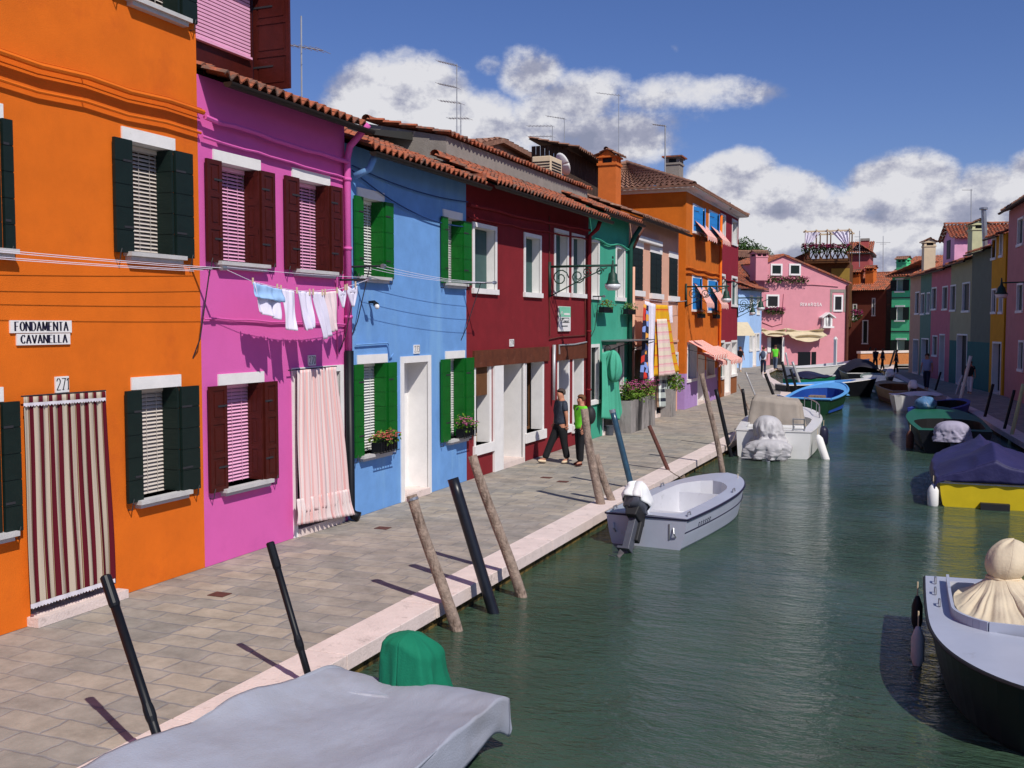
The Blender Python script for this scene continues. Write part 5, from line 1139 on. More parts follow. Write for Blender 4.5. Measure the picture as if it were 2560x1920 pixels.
post((2524,1110),(2559,960),.055,mat('yellowed_pole',lin((.72,.70,.52)),.6),'yellowish pole at the right edge near the covered yellow boat',wob=0,group=GP)
post((2457,1062),(2483,960),.05,'black','dark pole on the right bank between the pale poles, above the green boat',wob=0,group=GP)
post((2505,1095),(2536,975),.045,'black','thin dark pole left of the yellowish pole on the right bank',wob=0,group=GP)
post((2165,912),(2176,868),.07,'black','dark pole left of the brick bridge parapet',wob=0,group=GP)
post((2222,925),(2237,875),.07,'black','dark pole in front of the brick bridge parapet',wob=0,group=GP)
post((2334,990),(2352,930),.05,'black','dark pole on the right bank above the tan boat',wob=0,group=GP)
# ---------------------------------------------------------------- boats
class Boat:
    def __init__(s,name,label,stern,bow,W,Hh,mats,tc=.72,gw=.14,cat='boat',group=None,blunt=2.2,sheer=.28,floor=.06,trw=.88,flare=.80,deck0=.0,trim='navy',bottom=None):
        s.st=Vector(stern[:2]+(0,)) if isinstance(stern,tuple) else stern; bw=Vector(bow[:2]+(0,)); d=bw-s.st; s.L=d.length; s.rz=math.atan2(d.y,d.x); s.W=W; s.H=Hh; s.blunt=blunt; s.sheer=sheer; s.trw=trw; s.flare=flare
        s.root=thing(name,label,cat,(s.st.x,s.st.y,ZW),s.rz,group); s.floor=floor; s.tc=tc; s.gw=gw
        mb=MB(); n=26
        prof=lambda t:[(s.b(t),s.z(t)),(s.b(t)*(.5+.5*flare)+.0,s.z(t)*.45),(s.b(t)*flare,.03),(s.b(t)*flare*.9,-.05),(0,-.20*(1-t*.6))]
        rows=[]
        for i in range(n+1):
            t=i/n; p=prof(t); ring=[(t*s.L+(.10*s.L*0 if t<1 else 0)+q[1]*.35*t**3,q[0],q[1]) for q in p]+[(t*s.L+q[1]*.35*t**3,-q[0],q[1]) for q in reversed(p[:-1])]
            rows.append(ring)
        k=len(rows[0]); base=len(mb.v)
        for r in rows: mb.v+=[Vector(q) for q in r]
        for i in range(n):
            for j in range(k-1):
                mm=1 if j in (2,3,4,5) and bottom else 0
                mb.f.append((base+i*k+j,base+(i+1)*k+j,base+(i+1)*k+j+1,base+i*k+j+1)); mb.m.append(mm)
        mb.f.append(tuple(base+j for j in range(k))); mb.m.append(0)
        s.hull=mb.build('hull',[mats[0],bottom or mats[0]],s.root,world=False)
        # deck ring and foredeck
        mb=MB(); m_=40
        for i in range(m_):
            t0,t1=i/m_,(i+1)/m_
            for sg in (1,-1):
                P=[(s.X(t0),sg*s.b(t0),s.z(t0)),(s.X(t1),sg*s.b(t1),s.z(t1)),(s.X(t1),sg*s.inn(t1),s.z(t1)+.012),(s.X(t0),sg*s.inn(t0),s.z(t0)+.012)]
                mb.quad(*P,0)
                if s.inn(t0)>0 or s.inn(t1)>0:
                    a=(s.X(t0),sg*s.inn(t0),s.z(t0)+.012); b=(s.X(t1),sg*s.inn(t1),s.z(t1)+.012); mb.quad(a,b,(b[0],b[1]*.97,floor),(a[0],a[1]*.97,floor),1)
                    mb.quad((a[0],a[1]*.97,floor),(b[0],b[1]*.97,floor),(b[0],0,floor),(a[0],0,floor),1)
        t0=s.t_in0(); mb.quad((s.X(t0),-s.inn(t0+.001),s.z(t0)+.012),(s.X(t0),s.inn(t0+.001),s.z(t0)+.012),(s.X(t0),s.inn(t0+.001),floor),(s.X(t0),-s.inn(t0+.001),floor),1)
        s.deck=mb.build('deck',[mats[1],mats[2]],s.root,world=False)
        if trim:
            mb=MB()
            for sg in (1,-1): mb.tube([(s.X(i/30),sg*(s.b(i/30)+.008),s.z(i/30)-.02) for i in range(31)],.018,6)
            mb.tube([(0,-s.b(0),s.z(0)-.02),(-.008,0,s.z(0)-.02),(0,s.b(0),s.z(0)-.02)],.016,6)
            mb.build('rub_rail',trim,s.root,world=False)
    def b(s,t):
        f=(s.trw+(1-s.trw)*math.sin(min(1,t/.45)*PI/2)) if t<.45 else max(0,1-((t-.45)/.55)**s.blunt)**(.62); return s.W/2*f
    def z(s,t): return s.H*(1+s.sheer*t*t)
    def X(s,t): return t*s.L+s.z(t)*.35*t**3
    def t_in0(s): return .06
    def inn(s,t):
        if t<s.t_in0()-1e-6 or t>=s.tc: return 0
        v=s.b(t)-s.gw; tm=s.tc-.16
        if t>tm: v*=math.sqrt(max(0,1-((t-tm)/(s.tc-tm))**2))
        return max(0,v)
    def part(s,mb,name,m,**k): return mb.build(name,m,s.root,world=False,**k)
    def w(s,x,y,z):
        c,sn=math.cos(s.rz),math.sin(s.rz); return Vector((s.st.x+x*c-y*sn,s.st.y+x*sn+y*c,ZW+z))
def drape(c,r,H,folds=7,amp=.06,seed=0,tip=(0,0),n=90,k=40,flare=1.25,neck=None):
    rr=random.Random(seed); ph=rr.uniform(0,6)
    def f(u,v):
        a=2*PI*u; q=v
        if neck and v>neck[0]-.12 and v<neck[0]+.12: nk=1-neck[1]*math.cos((v-neck[0])/.12*PI/2)
        else: nk=1
        rad=(math.sin(min(1,v/.45)*PI/2)**.8)*(1+(flare-1)*max(0,v-.45)/.55)*nk
        rad*=1+amp*v*1.2*math.sin(folds*a+ph+2*v)+amp*.4*v*math.sin(folds*1.7*a+ph*2)
        q_=Vector((math.cos(a)*2.2,math.sin(a)*2.2,v*2.5+seed)); w_=1-2*abs(noise.noise(q_)); rad*=1+(.16*(w_-.5)+.10*(1-2*abs(noise.noise(q_*2.3))-.5))*min(1,v*1.6)
        return (c[0]+tip[0]*(1-v)+r[0]*rad*math.cos(a),c[1]+tip[1]*(1-v)+r[1]*rad*math.sin(a),c[2]+H*(1-v)**1.0*(1) if v>.45 else c[2]+H*(.55+.45*math.cos(v/.45*PI/2)))
    mb=MB(); mb.grid(f,n,k,uv=True); return mb
def outboard(bt,y=0,tilt=35,sc=1.0,cowl='whitecloth',m='motor',z=.32,x=-.12):
    """tilted outboard motor: cowl, leg, cavitation plate, gearcase, propeller"""
    c=math.cos(math.radians(tilt)); sn=math.sin(math.radians(tilt))
    def T(px,pz): # motor axes: px aft, pz down the leg
        return (x-(px*c+pz*sn)*sc,y,z+(px*sn-pz*c)*sc)
    def bx(mb,p0,p1,q0,q1,w,mm=0,w2=None):
        w2=w2 or w; A=[T(p0,q0),T(p1,q0),T(p1,q1),T(p0,q1)]; V=[(p[0],p[1]-(w if i<2 else w2),p[2]) for i,p in enumerate(A)]+[(p[0],p[1]+(w if i<2 else w2),p[2]) for i,p in enumerate(A)]; mb.hexa(V,mm)
    mb=MB(); bx(mb,-.02,.13,.0,.55,.055); bx(mb,-.09,.20,.50,.53,.10); bx(mb,.0,.12,.53,.75,.03); p=T(.05,.70); q=T(.26,.70); r_=T(-.12,.70); mb.tube([r_,p,q],[.02,.055,.04],10)
    bx(mb,-.06,.10,.75,.92,.008); o=bt.part(mb,'outboard_motor',m,bevel=.018)
    mb=MB(); h0=T(.28,.70)
    for k in range(3):
        a=k*2.09; ca,sa=math.cos(a),math.sin(a); mb.hexa([(h0[0]-.01,h0[1]+ca*.03-sa*.03,h0[2]+sa*.03+ca*.03),(h0[0]-.01,h0[1]+ca*.14-sa*.05,h0[2]+sa*.14+ca*.05),(h0[0]+.02,h0[1]+ca*.14+sa*.04,h0[2]+sa*.14-ca*.04),(h0[0]+.02,h0[1]+ca*.03+sa*.03,h0[2]+sa*.03-ca*.03)]+[(h0[0]+.0,h0[1]+ca*.03-sa*.03,h0[2]+sa*.03+ca*.03),(h0[0]+.0,h0[1]+ca*.14-sa*.05,h0[2]+sa*.14+ca*.05),(h0[0]+.03,h0[1]+ca*.14+sa*.04,h0[2]+sa*.14-ca*.04),(h0[0]+.03,h0[1]+ca*.03+sa*.03,h0[2]+sa*.03-ca*.03)])
    mb.build('propeller','metal',o,world=False)
    mb=MB(); bx(mb,-.20,.22,-.04,.10,.12,0,.09); bx(mb,-.08,.02,.08,.34,.11); mb.build('clamp_bracket','rubber',o,world=False,bevel=.02)
    cc=T(.02,-.22); mb=MB()
    def fn(d): return 1
    if cowl:
        def fq(u,v):
            a=2*PI*u; b_=PI*v; p_=lambda q:math.copysign(abs(q)**.62,q); X_=p_(math.cos(a))*p_(math.sin(b_)); Y_=p_(math.sin(a))*p_(math.sin(b_)); Z_=p_(math.cos(b_))
            tp=1-.18*(Z_+1)/2; n_=noise.noise(Vector((X_*1.6,Y_*1.6,Z_*1.6+y*9)))*.04
            c_=T(.09+X_*.26*tp+n_,-.17-Z_*.17+n_*.6); return (c_[0],c_[1]+(Y_*.14*tp+n_)*sc,c_[2])
        mb.grid(fq,28,16); mb.build('cowl','motor' if 'bag' in str(getattr(cowl,'name','')) else cowl,o,world=False,smooth=True)
        if 'bag' in str(getattr(cowl,'name','')):
            cc_=Vector(T(.09,-.17)); mb=MB(); mb.grid(lambda u,v:cc_+(Vector(fq(u,v*.60))-cc_)*(1.07+.05*noise.noise(Vector((math.cos(u*6.28)*3,math.sin(u*6.28)*3,v*2)))+.05*v*math.sin(u*44)*(v>.8)),44,14); mb.build('cloth_cap',cowl,o,world=False,smooth=True,solid=.005)
    return o
def fender(bt,x,y,z,label,m='white',r=.09,l=.55,tilt=(0,0)):
    p=bt.w(x,y,z); t=thing('fender',label,'fender',p); mb=MB(); d=Vector((tilt[0],tilt[1],-1)).normalized(); a=p; b=p+d*l
    mb.tube([a,a+d*.04,a+d*.12,b-d*.12,b-d*.04,b],[.02,r*.6,r,r,r*.6,.02],14); mb.build('body',m,t,smooth=True); mb=MB(); mb.tube([a+Vector((0,0,.16)),a],.008,5); mb.build('rope','cream',t); return t
# A: covered boat in the foreground
s0=G(945,1672,.32); s1=G(1215,1712,.32); st=(s0+s1)/2+Vector((-.20,.14,0)); hd=Vector((-.07,-1,0)).normalized()
A_=Boat('covered_boat','boat under a grey blue tarpaulin in the left foreground',(st.x,st.y),(st.x+hd.x*5.0,st.y+hd.y*5.0),1.72,.42,['navy','gelg','gelin'],group=None)
tarp=mat('grey_blue_tarpaulin',lin((.60,.615,.665)),.85,.06,2,.3,70,c2=lin((.58,.585,.62)),c2s=.9,c2t=.52)
def ft(u,v):
    t=v*.98; s_=(u-.5)*2; W=A_.b(t)+.06; a=abs(s_)
    x=A_.X(t)-.10*(1-v); 
    e=.80
    if a<=e:
        y=W*(a/e)*(1 if s_>0 else -1); z=A_.z(t)+.10-.13*(1-(a/e)**2)*math.sin(min(1,t/.12)*PI/2)+.035*math.sin(6*t+3*s_)+.05*math.exp(-((t-.26)/.06)**2)*(a/e)**3*(1.2 if s_<0 else .4)+(.05*(a/e)**2 if s_<0 else 0)+.02*math.sin(25*t+4*s_)*(a/e)**4
        z+=.012*math.sin(9*s_+14*t)*.6
        q_=Vector((s_*1.6,t*5,.3)); z+=.012*(1-2*abs(noise.noise(q_))-.55)+.009*(1-2*abs(noise.noise(Vector((s_*2.2,t*16,1))))-.5)*(.3+a)+.004*noise.noise(q_*9)
    else:
        k=(a-e)/(1-e); y=(W+.015*math.sin(30*t+3*k)*k-.02*k)*(1 if s_>0 else -1); z=A_.z(t)+.10-.30*k+(.05*math.exp(-((t-.26)/.06)**2)*(1.2 if s_<0 else .4)+(.05 if s_<0 else 0))*(1-k)+.02*math.sin(22*t)*k
        y+=(.03*(1-2*abs(noise.noise(Vector((t*9,k*1.2,5))))-.5)*k)*(1 if s_>0 else -1)
    if v<.06: z-=.10*(1-v/.06)**2
    return (x,y,z)
mb=MB(); mb.grid(ft,110,150,uv=True); 
mb.grid(lambda u,v:(lambda p:(p[0]-.02*v-.004+.012*math.sin(u*31)*v,p[1],p[2]*(1-v)+min(p[2],A_.H-.24+.02*math.sin(u*23))*v))(ft(u*.998+.001,0)),90,8,uv=True)
o=mb.build('tarpaulin',tarp,None,smooth=True,solid=.008); o.location=(A_.st.x,A_.st.y,ZW); o.rotation_euler=(0,0,A_.rz); tag(o,'grey blue tarpaulin stretched over the foreground boat','tarpaulin'); ORI[o.name]=Vector(o.location)
gcl=mat('green_canvas',lin((.05,.45,.33)),.85,.08,4,.2,60)
outboard(A_,y=-.14,tilt=12,sc=.62,cowl=None,z=.40,x=-.14)
def fg(u,v):
    a=2*PI*u; ca,sa=math.cos(a),math.sin(a); rg=lambda k,o:1-2*abs(noise.noise(Vector((ca*k+o,sa*k,v*1.1))))
    # rounded block of the motor head above, cloth falling in creases below, long tail aft
    sq=1/max(abs(ca),abs(sa)); sq=1+(sq-1)*.55
    if v<.3: q=v/.3; rad=math.sin(q*PI/2)**.8; z=.83+.09*math.cos(q*PI/2); 
    else: q=(v-.3)/.7; rad=1+.22*q; z=.83-.60*q
    rad*=sq*(1+.10*(rg(2.0,3)-.5)*min(1,v*2)+.05*(rg(4.5,1)-.5)*v)
    x=-.16+ca*rad*(.19 if ca>0 else .26)-.16*v*v*(1 if ca<-.2 else 0); y=-.17+sa*rad*(.20 if sa<0 else .235)
    z+=-(.12*max(0,-ca)+.26*max(0,sa))*(1-v*.5)*min(1,v*3)+.05*(rg(2.4,5)-.5)*v
    return (x,y,z*.78)
mb=MB(); mb.grid(fg,110,50,uv=True); o=mb.build('motor_cover',gcl,None,smooth=True,solid=.006); o.location=(A_.st.x,A_.st.y,ZW+.12); o.rotation_euler=(0,0,A_.rz); tag(o,'emerald green canvas cover over the outboard of the foreground boat','cover'); ORI[o.name]=Vector(o.location)
# B: open grey boat
st=(G(1515,1361,ZW)+G(1715,1373,ZW))/2; bw=G(1808,1222,.25)
B_=Boat('grey_boat','open grey fibreglass boat with a tilted outboard, moored mid left',(st.x,st.y),(st.x+.42,st.y+4.25),1.50,.50,['gelg','gelg','gelin'],tc=.80,gw=.25,blunt=2.6,sheer=.20,trw=.90,flare=.86)
outboard(B_,y=.12,tilt=36,sc=1.30,cowl=mat('white_motor_bag',(.80,.80,.80),.8,.05,5),z=.50,x=-.05)
mb=MB(); mb.box(.60,1.05,-.56,.56,.06,.40); B_.part(mb,'bench','gelin',bevel=.03); mb=MB(); mb.box(2.9,2.94,-.50,.50,.06,.42); B_.part(mb,'bulkhead','gelin')
mb=MB(); mb.box(-.012,.0,-.40,-.38,.15,.4); 
for y in (-.50,.50): mb.tube([(-.012,y,.20),(-.05,y+.02,.26),(-.012,y+.04,.34)],.012,6)
B_.part(mb,'tow_ring','metal')
for (x,y) in ((.25,.62),(.25,-.62),(2.6,-.66),(2.6,.66)):
    mb=MB(); z=B_.z(x/B_.L)+.01; mb.tube([(x-.08,y,z),(x-.05,y,z+.05),(x+.05,y,z+.05),(x+.08,y,z)],.012,6); B_.part(mb,'cleat','metal')
fender(B_,4.0,-.34,.50,'thin dark pipe fender hanging from the bow of the grey boat',m='rubber',r=.035,l=.55)
mb=MB(); pp=[B_.w(.2,.60,.5),G(1541,1290,-.1)]; o=MB(); o.tube(sag(pp[0],pp[1]+Vector((.0,0,.1)),.05),.012,5); o=o.build('mooring_rope',mat('green_rope',lin((.10,.42,.32)),.9)); tag(o,'green mooring rope from the grey boat stern to the short pole','rope')
# C: white motorboat
stC=(G(1850,1144,ZW)+G(2014,1146,ZW))/2
C_=Boat('white_motorboat','white motorboat with beige canvas covers, moored beyond the grey boat',(stC.x,stC.y),(stC.x-.35,stC.y+6.3),2.15,.72,['gel','gel','gel'],tc=.62,gw=.26,blunt=2.4,sheer=.25,flare=.95,trim='stone')
cb=mat('taupe_canvas',lin((.62,.58,.54)),.9,.1,3,.3,40); cg=mat('silver_grey_cover',lin((.72,.71,.72)),.5,.10,4,.3,30)
def cover_obj(bt,mb,label,m,name='cover'):
    o=mb.build(name,m,None,smooth=True,solid=.01); o.location=(bt.st.x,bt.st.y,ZW); o.rotation_euler=(0,0,bt.rz); ORI[o.name]=Vector(o.location); tag(o,label,'cover'); return o
def fc(u,v): # console canopy
    a=2*PI*u; ca,sa=math.cos(a),math.sin(a); sq=1/max(abs(ca),abs(sa)); sq=1+(sq-1)*.75; rad=min(1,v/.3)**.6*(1+.30*v+.10*v*(1-2*abs(noise.noise(Vector((ca*2.6,sa*2.6,v*1.3))))-.5))
    return (2.5+ca*sq*rad*.50,.12+sa*sq*rad*.62*(1+.05*math.sin(9*a)*v),.45+.92*(1-max(0,(v-.25)/.75))+(.0 if v>.25 else .05)+.07*sa)
mb=MB(); mb.grid(fc,90,40,uv=True); cover_obj(C_,mb,'tall taupe canvas cover over the console of the white motorboat',cb)
outboard(C_,y=.05,tilt=30,sc=1.25,cowl=None,z=.62,x=-.1)
mb=drape((-.12,.06,.34),(.34,.36),.78,folds=6,amp=.10,seed=11,flare=1.25,neck=(.70,.12),tip=(.0,.10)); cover_obj(C_,mb,'grey cover tied over the outboard of the white motorboat',cg)
mb=drape((-.55,.12,.04),(.24,.56),.50,folds=8,amp=.16,seed=5,flare=.9,tip=(0,-.1)); cover_obj(C_,mb,'crumpled silver sheet hanging over the motor leg of the white motorboat',cg)
mb=MB()
for y in (-.50,-.78): mb.tube([(.10,y,.74),(-.02,y,1.05)],.016,6); mb.tube([(.10,y,.74),(.45,y,.80)],.016,6)
for q in (0,.5,1): mb.tube([(.10-.12*q,-.50,.76+.28*q),(.10-.12*q,-.78,.76+.28*q)],.013,6)
C_.part(mb,'boarding_ladder','metal')
mb=MB()
for sg in (1,-1):
    pts=[(C_.X(t),sg*(C_.b(t)-.06),C_.z(t)+.32*math.sin(min(1,(t-.55)/.08)*PI/2)) for t in [.55,.6,.65,.75,.85,.93]]; mb.tube(pts,.016,6)
    for p in pts[1:]: mb.tube([p,(p[0],p[1],p[2]-.32)],.012,5)
C_.part(mb,'bow_rail','metal')
mb=MB(); mb.box(.9,1.45,-.75,.75,.12,.50); C_.part(mb,'seat','gel',bevel=.05); mb=MB(); mb.box(.62,.895,-.75,.75,.12,.80); C_.part(mb,'seat_back','gel',bevel=.05)
fender(C_,.35,-1.10,.62,'long white fender with a navy tip at the white motorboat stern',r=.10,l=.95,tilt=(.35,-.1))
fender(C_,2.8,-1.15,.62,'dark blue fender on the canal side of the white motorboat',m='navy',r=.13,l=.6)
# D: small boat with sky blue stripe, E: blue rowing boat, F and further
stE=G(2015,1042,ZW); 
E_=Boat('blue_rowing_boat','sky blue wooden rowing boat with a dark green hull',(-4.55,41.0),(-4.1,46.8),2.0,.62,[mat('bottle_green_paint',lin((.08,.24,.15)),.5,.15,5),mat('sky_blue_paint',lin((.36,.62,.86)),.5,.08,4),mat('deep_blue_paint',lin((.13,.28,.60)),.5,.1,4)],tc=.72,gw=.12,sheer=.55,blunt=2.0,trim=None)
mb=MB()
for x in (1.4,2.8): mb.box(x,x+.28,-.85,.85,.42,.46)
mb.box(1.8,2.3,-.3,.3,.1,.62); E_.part(mb,'thwart','wood')
mb=MB()
for sg in (1,-1): mb.tube([(E_.X(i/30),sg*(E_.b(i/30)+.01),E_.z(i/30)) for i in range(31)],.05,6)
mb.tube([(0,-E_.b(0),E_.z(0)),(0,E_.b(0),E_.z(0))],.05,6); E_.part(mb,'gunwale',MATS['sky_blue_paint'])
D_b=Boat('small_white_boat','small white boat with a sky blue stripe, bow beside the blue rowing boat',(-4.95,35.2),(-5.35,39.6),1.5,.60,['gel','gel',MATS['sky_blue_paint']],tc=.55,gw=.18,trim=None)
mb=MB(); mb.grid(lambda u,v:(1.0+1.6*v,(u-.5)*1.3,.72+.35*math.sin(PI*u)*(1-.5*v)),12,6,uv=True); cover_obj(D_b,mb,'white canvas cover with a blue band on the small white boat','whitecloth')
F_=Boat('dark_skiff','dark hulled skiff with a white gunwale beyond the blue rowing boat',(-6.9,50.8),(-2.9,53.2),1.6,.60,['black','gel',MATS['sky_blue_paint']],sheer=.5,trim='white',tc=.8,gw=.1)
def skiff(name,label,st,bw,W,Hh,m,cover=None,clabel=None,ch=.5,**k):
    b=Boat(name,label,st,bw,W,Hh,m,**k)
    if cover:
        def f(u,v):
            t=.03+v*.80; s_=(u-.5)*2; return (b.X(t),s_*(b.b(t)+.04),b.z(t)+.04+ch*(1-s_*s_)*math.sin(PI*min(1,.15+v))+.03*math.sin(14*v+5*s_))
        mb=MB(); mb.grid(f,20,20,uv=True); cover_obj(b,mb,clabel,cover)
    return b
skiff('covered_boat','boat with a green and navy cover at the kerb before the restaurant',(-7.3,58.0),(-5.4,60.6),1.5,.5,[gcl,'gel','gelin'],'navy','navy cover heaped on the green boat before the restaurant',ch=.35,trim=None)
H_=skiff('pale_boat','pale grey boat with raised bow moored below the restaurant wall',(-8.6,67),(-4.3,70.0),2.0,.8,['gel','gel','gelin'],sheer=.6,trim='white',tc=.7)
mb=MB(); mb.box(3.2,3.26,-.16,.16,.6,2.6); mb.tube([(3.23,0,2.55),(3.23,0,2.72)],[.16,.05],8); H_.part(mb,'rudder_board','gel')
tag(F_.root,group='small boats moored along the left quay')
# person-free side: right bank
gW='boats moored along the shaded right quay'
# I: near white boat
gI=.30; p0=G(2307,1442,gI); 
I_=Boat('white_grey_boat','white decked boat with a dark hull and tan covers at the lower right',(p0.x+.92,p0.y+.02),(p0.x+1.06,p0.y-3.62),1.84,.60,[mat('dark_green_hull',lin((.10,.14,.14)),.4,.1,4),'gelg','gelin'],tc=.62,gw=.24,blunt=2.7,sheer=.06,trw=.97,flare=.84,trim='rubber',group=gW)
tan=mat('tan_canvas',lin((.80,.74,.64)),.9,.06,3,.25,30,c2=lin((.66,.60,.52)),c2s=3,c2t=.6)
def fi(u,v):
    a=2*PI*u; ca,sa=math.cos(a),math.sin(a); cx,cy=.80,-.16
    fold=lambda k:1-2*abs(noise.noise(Vector((math.cos(a)*k,math.sin(a)*k,.3))))
    if v<.42: # bulb over the motor head
        q=v/.42; rad=math.sin(q*PI*.79)*.25; return (cx-.10*(1-q)+ca*rad*(.95+.04*math.sin(6*a)*q),cy+.10*(1-q)+sa*rad*.84,1.0+.215*math.cos(q*PI*.79)+.02*noise.noise(Vector((ca*2,sa*2,q*3))))
    q=max(0,(v-.42)/.58); r0=.155
    p_=lambda x,k:math.copysign(abs(x)**k,x)
    ex=1.16+p_(ca,.75)*(1.02 if ca>0 else .86); ey=p_(sa,.75)*.655
    x0=cx+ca*r0; y0=cy+sa*r0; e=q**.9; f_=(fold(3.4)*.7+fold(7)*.3-.45)
    z=.82-(.82-.62)*(1-max(0,1-q)**2.1)+.10*f_*math.sin(PI*min(1,q*1.02))*(.4+q)+.03*noise.noise(Vector((x0+(ex-x0)*e,y0+(ey-y0)*e,0))*4)
    return (x0+(ex-x0)*e,y0+(ey-y0)*e,z)
mb=MB(); mb.grid(fi,220,60,uv=True); cover_obj(I_,mb,'tan canvas knotted round the motor and spread over the lower right boat',tan)
mb=MB(); mb.tube([(.80+math.cos(a*PI/8)*.165,-.16+math.sin(a*PI/8)*.165,.83+.01*math.sin(a)) for a in range(17)],.014,6); o=cover_obj(I_,mb,'cord tied round the neck of the tan canvas','cream','cord') if False else I_.part(mb,'cord','cream')
mb=MB(); pts=[]
for i in range(41):
    t=.08+i/40*.5199; pts.append((I_.X(t),(I_.inn(t) if t<I_.tc else 0)+.0,I_.z(t)+.05))
pts2=[(p[0],-p[1],p[2]) for p in reversed(pts)]
allp=pts+pts2[1:]
for i in range(len(allp)-1):
    a,b=Vector(allp[i]),Vector(allp[i+1]); d=(b-a); 
    if d.length<1e-4: continue
    mb.quad(a-Vector((0,0,.06)),b-Vector((0,0,.06)),b+Vector((0,0,.05)),a+Vector((0,0,.05)))
o=I_.part(mb,'coaming','gelg'); mo=o.modifiers.new('s','SOLIDIFY'); mo.thickness=.03
for x,y in ((.35,.80),(.85,.82),(1.35,.80)):
    mb=MB(); z=I_.z(x/I_.L)+.015; mb.tube([(x-.07,-y,z),(x-.04,-y,z+.05),(x+.04,-y,z+.05),(x+.07,-y,z)],.012,6); I_.part(mb,'cleat','metal')
fender(I_,.25,-.98,.42,'dark rubber fender at the stern corner of the lower right boat',m='rubber',r=.06,l=.42)
fender(I_,1.45,-1.0,.40,'grey hanging fender amidships on the lower right boat',m='stone',r=.065,l=.45)
# J: yellow boat with navy tarpaulin
J_=Boat('yellow_boat','yellow boat under a navy tarpaulin near the right edge',(1.10,21.2),(1.0,26.2),2.05,.48,[mat('yellow_gelcoat',lin((.80,.70,.12)),.4,.06,4),'gel','gelin'],tc=.8,trw=.95,flare=.93,group=gW,trim='stone')
nv=mat('navy_tarpaulin',lin((.17,.165,.33)),.6,.12,3,.5,12)
def fj(u,v):
    t=v*.97; s_=(u-.5)*2; a=abs(s_); e=.82; W=J_.b(t)+.05; rz=.24*math.sin(min(1,.12+t*1.9)*PI)**1+.16
    if a<e:
        k=a/e; y=W*k*(1 if s_>0 else -1); z=J_.z(t)+.06+rz*(1-k)**1.1*1.5+.012*math.sin(12*s_+8*t)+.03*(1-2*abs(noise.noise(Vector((s_*2.5,t*5,2))))-.5)
    else: k=(a-e)/(1-e); y=(W+.04*k)*(1 if s_>0 else -1); z=J_.z(t)+.06-.16*k+.015*math.sin(30*t)
    return (J_.X(t)-.03,y,z)
mb=MB(); mb.grid(fj,90,90,uv=True); mb.grid(lambda u,v:(lambda p:(p[0]-.03-.012*v*math.sin(u*37),p[1],p[2]-.10*v-max(0,(p[2]-.60))*v))(fj(u,0)),60,6,uv=True); cover_obj(J_,mb,'navy tarpaulin peaked over the yellow boat',nv)
fender(J_,.02,1.08,.42,'white sausage fender at the stern corner of the yellow boat',r=.10,l=.52)
mb=MB(); mb.box(-.15,.0,-.25,.25,-.1,.12); J_.part(mb,'motor_bracket','rubber')
# K..P
K_=skiff('green_boat','dark boat with a green deck in shade on the right bank',(.55,30.0),(.0,36.5),2.1,.62,['black',mat('sea_green_deck',lin((.12,.36,.27)),.5,.1,4),'dark'],trim=None,tc=.5,group=gW)
mb=drape((-.15,.1,.35),(.28,.42),.55,folds=5,amp=.08,seed=8,flare=1.1); cover_obj(K_,mb,'lavender white cover over the motor of the green decked boat',mat('pale_lilac_cover',lin((.62,.60,.68)),.8)); outboard(K_,y=.1,tilt=25,sc=1.0,cowl=None,z=.55)
mb=MB(); mb.ell((6.0,.3,.90),(.40,.34,.24),24,16,0,lambda d:1+.12*noise.noise(d*3)); o=cover_obj(K_,mb,'patterned blue and white sack lying on the green boat bow',mat('blue_patterned_sack',lin((.30,.45,.60)),.8,.3,9,c2=(.7,.7,.7),c2s=6,c2t=.58))
fender(K_,1.0,1.08,.5,'brown fender on the canal side of the green decked boat',m='rust',r=.10,l=.6)
skiff('small_blue_boat','little royal blue open boat ahead of the green decked one on the right',(-.25,38.6),(.9,42.0),1.5,.55,[mat('royal_blue_paint',lin((.22,.27,.62)),.5,.1,4)]*2+['dark'],trim=None,tc=.85,gw=.1,group=gW)
skiff('small_white_dinghy','small white dinghy with a rounded bow on the shaded right bank',(-.1,47.0),(-1.4,44.2),1.5,.5,['gel','gel','gelin'],'white','white cover stretched over the dinghy on the right bank',ch=.12,trim=None,group=gW)
O1=skiff('tan_boat','tan wooden boat with an open white and green outboard on the right bank',(-.9,47.5),(-2.2,53.0),1.8,.6,[mat('tan_paint',lin((.62,.50,.34)),.6,.1,4)]*2+['brown'],trim=None,tc=.75,gw=.1,group=gW); outboard(O1,y=0,tilt=30,sc=1.3,cowl='white',z=.6)
O2=skiff('long_grey_boat','long grey green open boat with a bright white outboard, far right bank',(-2.0,54.5),(-3.4,61.0),1.8,.6,[mat('grey_green_hull',lin((.45,.50,.46)),.6,.1,4)]*2+['gelin'],trim=None,tc=.8,gw=.1,group=gW); outboard(O2,y=.1,tilt=35,sc=1.5,cowl='gel',z=.7)
skiff('tarred_boat','dark boat heaped with black tarpaulins at the far right bank',(-3.7,62.0),(-5.0,70.0),2.2,.7,['black','gel','dark'],mat('black_tarpaulin',lin((.12,.11,.16)),.7,.2,4),'black tarpaulin heaped over the dark boat on the far right bank',ch=.7,trim='white',group=gW)

